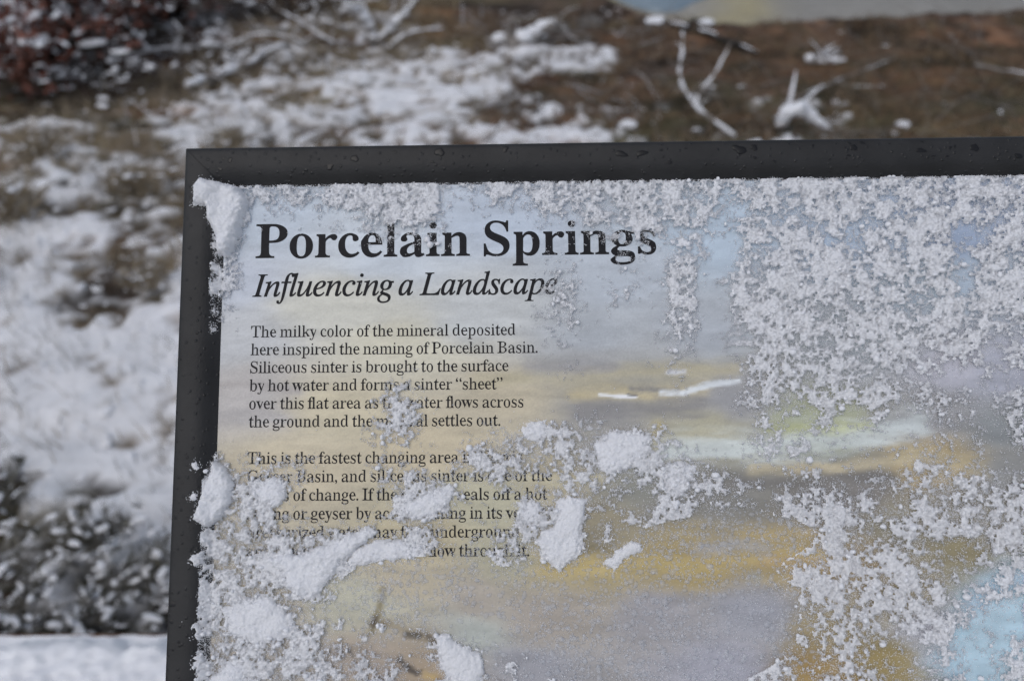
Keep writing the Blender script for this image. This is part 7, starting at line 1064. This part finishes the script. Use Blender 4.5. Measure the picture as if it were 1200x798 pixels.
tag(shrub('red_shrub', on(-4.75, 4.3), .7, .8, 40, 4000, .055, 260, .07, red, 3, .08), 'red-leaved snowy shrub leaning in at the left border, nearer than the large one', 'shrub')
tag(shrub('brushy_shrub', on(-2.35, 5.3),  .42, .16, 26, 500, .022, 60, .022, (M_stem, M_stem, M_snow), 4, .05), 'low grey twiggy brush with specks of snow below the snow-lined branch', 'shrub')
tag(shrub('brushy_shrub', on(-2.05, 6.9), .55, .35, 40, 1700, .024, 70, .030, (M_stem, M_stem, M_snow), 5, .05), 'dark twiggy brush left of the hooked snowy branch', 'shrub')
tag(shrub('brushy_shrub', on(-2.7, 4.55), .40, .24, 30, 1000, .022, 60, .026, (M_stem, M_stem, M_snow), 6, .05), 'low dark brush spread at the foot of the red shrub', 'shrub')

herbs = [shrub('snowy_herb', (0, 0, 0), .18, .10, 54, 150, .034, 75, .011, (M_frost, M_herb, M_snow), 20+k, .022) for k in range(3)]
spots = [(-1.50, 1.00), (-1.18, .86), (-1.40, .72), (-1.10, .64), (-1.62, .80), (-.94, .76), (-1.26, .62)]
first = [True]*3
for i, (x, y) in enumerate(spots):
    k = i % 3; o = herbs[k] if first[k] else copy_tree(herbs[k]); first[k] = False
    o.location = on(x, y, -.01); o.rotation_euler = (0, 0, random.uniform(0, 6.28)); s_ = random.uniform(.8, 1.25); o.scale = (s_, s_, s_*random.uniform(.8, 1.2))
    tag(o, 'low dark herb flecked with snow between the kerb rail and the open snow', 'plant', 'snow-flecked herbs behind the kerb rail')
tuft = [shrub('grass_tuft', (0, 0, 0), .17, .16, 60, 160, .02, 40, .011, (M_straw, M_frost, M_snow), 40+k, .03) for k in range(2)]
tl_ = [((-1.92, 3.1), 'widest grey-green tuft poking out of the snow left of the sign corner'), ((-1.52, 2.22), 'dry tuft over the dark bare hollow in the snow, left of the frame'),
       ((-2.35, 2.75), 'tan tuft near the left border above the open snow'), ((-1.62, 3.55), 'pale tuft just beyond the upper corner of the sign'),
       ((-2.3, 2.15), 'small frosted tuft standing alone in the open snow'), ((-2.6, 3.5), 'brown tuft on bare ground below the red shrub')]
for i, ((x, y), lab) in enumerate(tl_):
    k = i % 2; o = tuft[k] if i < 2 else copy_tree(tuft[k])
    o.location = on(x, y, -.01); o.rotation_euler = (0, 0, random.uniform(0, 6)); s_ = .72 if i == 1 else random.uniform(.9, 1.35); o.scale = (s_, s_, s_)
    tag(o, lab, 'grass tuft', 'grass tufts in the snow')

# ---- rocks
def rock(loc, r_, seed, lab, snow=True):
    root = empty('rock', loc); V, F = ico(3, .05, np.random.default_rng(seed))
    V = V*(.75+.6*fbm(V[:, 0]*1.3+seed, V[:, 1]*1.3+V[:, 2], 3, seed)[:, None])*np.array([1.25, 1, .7])*r_
    mesh_np('stone', V, F, M_rock, root, smooth_shade=True)
    if snow:
        k = V[:, 2] > .28*r_; V2 = V+np.array([0, 0, .18*r_])*k[:, None]; Fk = F[k[F].all(1)]
        if len(Fk): tag(mesh_np('snow_cover', V2*1.02, Fk, M_snow, root, smooth_shade=True), kind='stuff')
    tag(root, lab, 'rock')
rock(on(.60, 4.1, .01), .05, 3, 'small dark stone with a white top on the rusty soil')
rock(on(1.05, 6.3, .0), .07, 5, 'dark boulder on the crest of the bank beside the charred log')
rock(on(1.45, 6.2, .0), .06, 6, 'snow-capped dark stone on the crest, right of the charred log')
rock(on(.55, 6.5, .02), .09, 7, 'black rock under the overhanging bank above the forked log', False)
rock(on(.28, 6.3, .02), .07, 8, 'flat dark rock beside the forked log', False)
rock(on(2.2, 4.05, .0), .04, 9, 'tiny snow-dotted stone near the gnarled root')
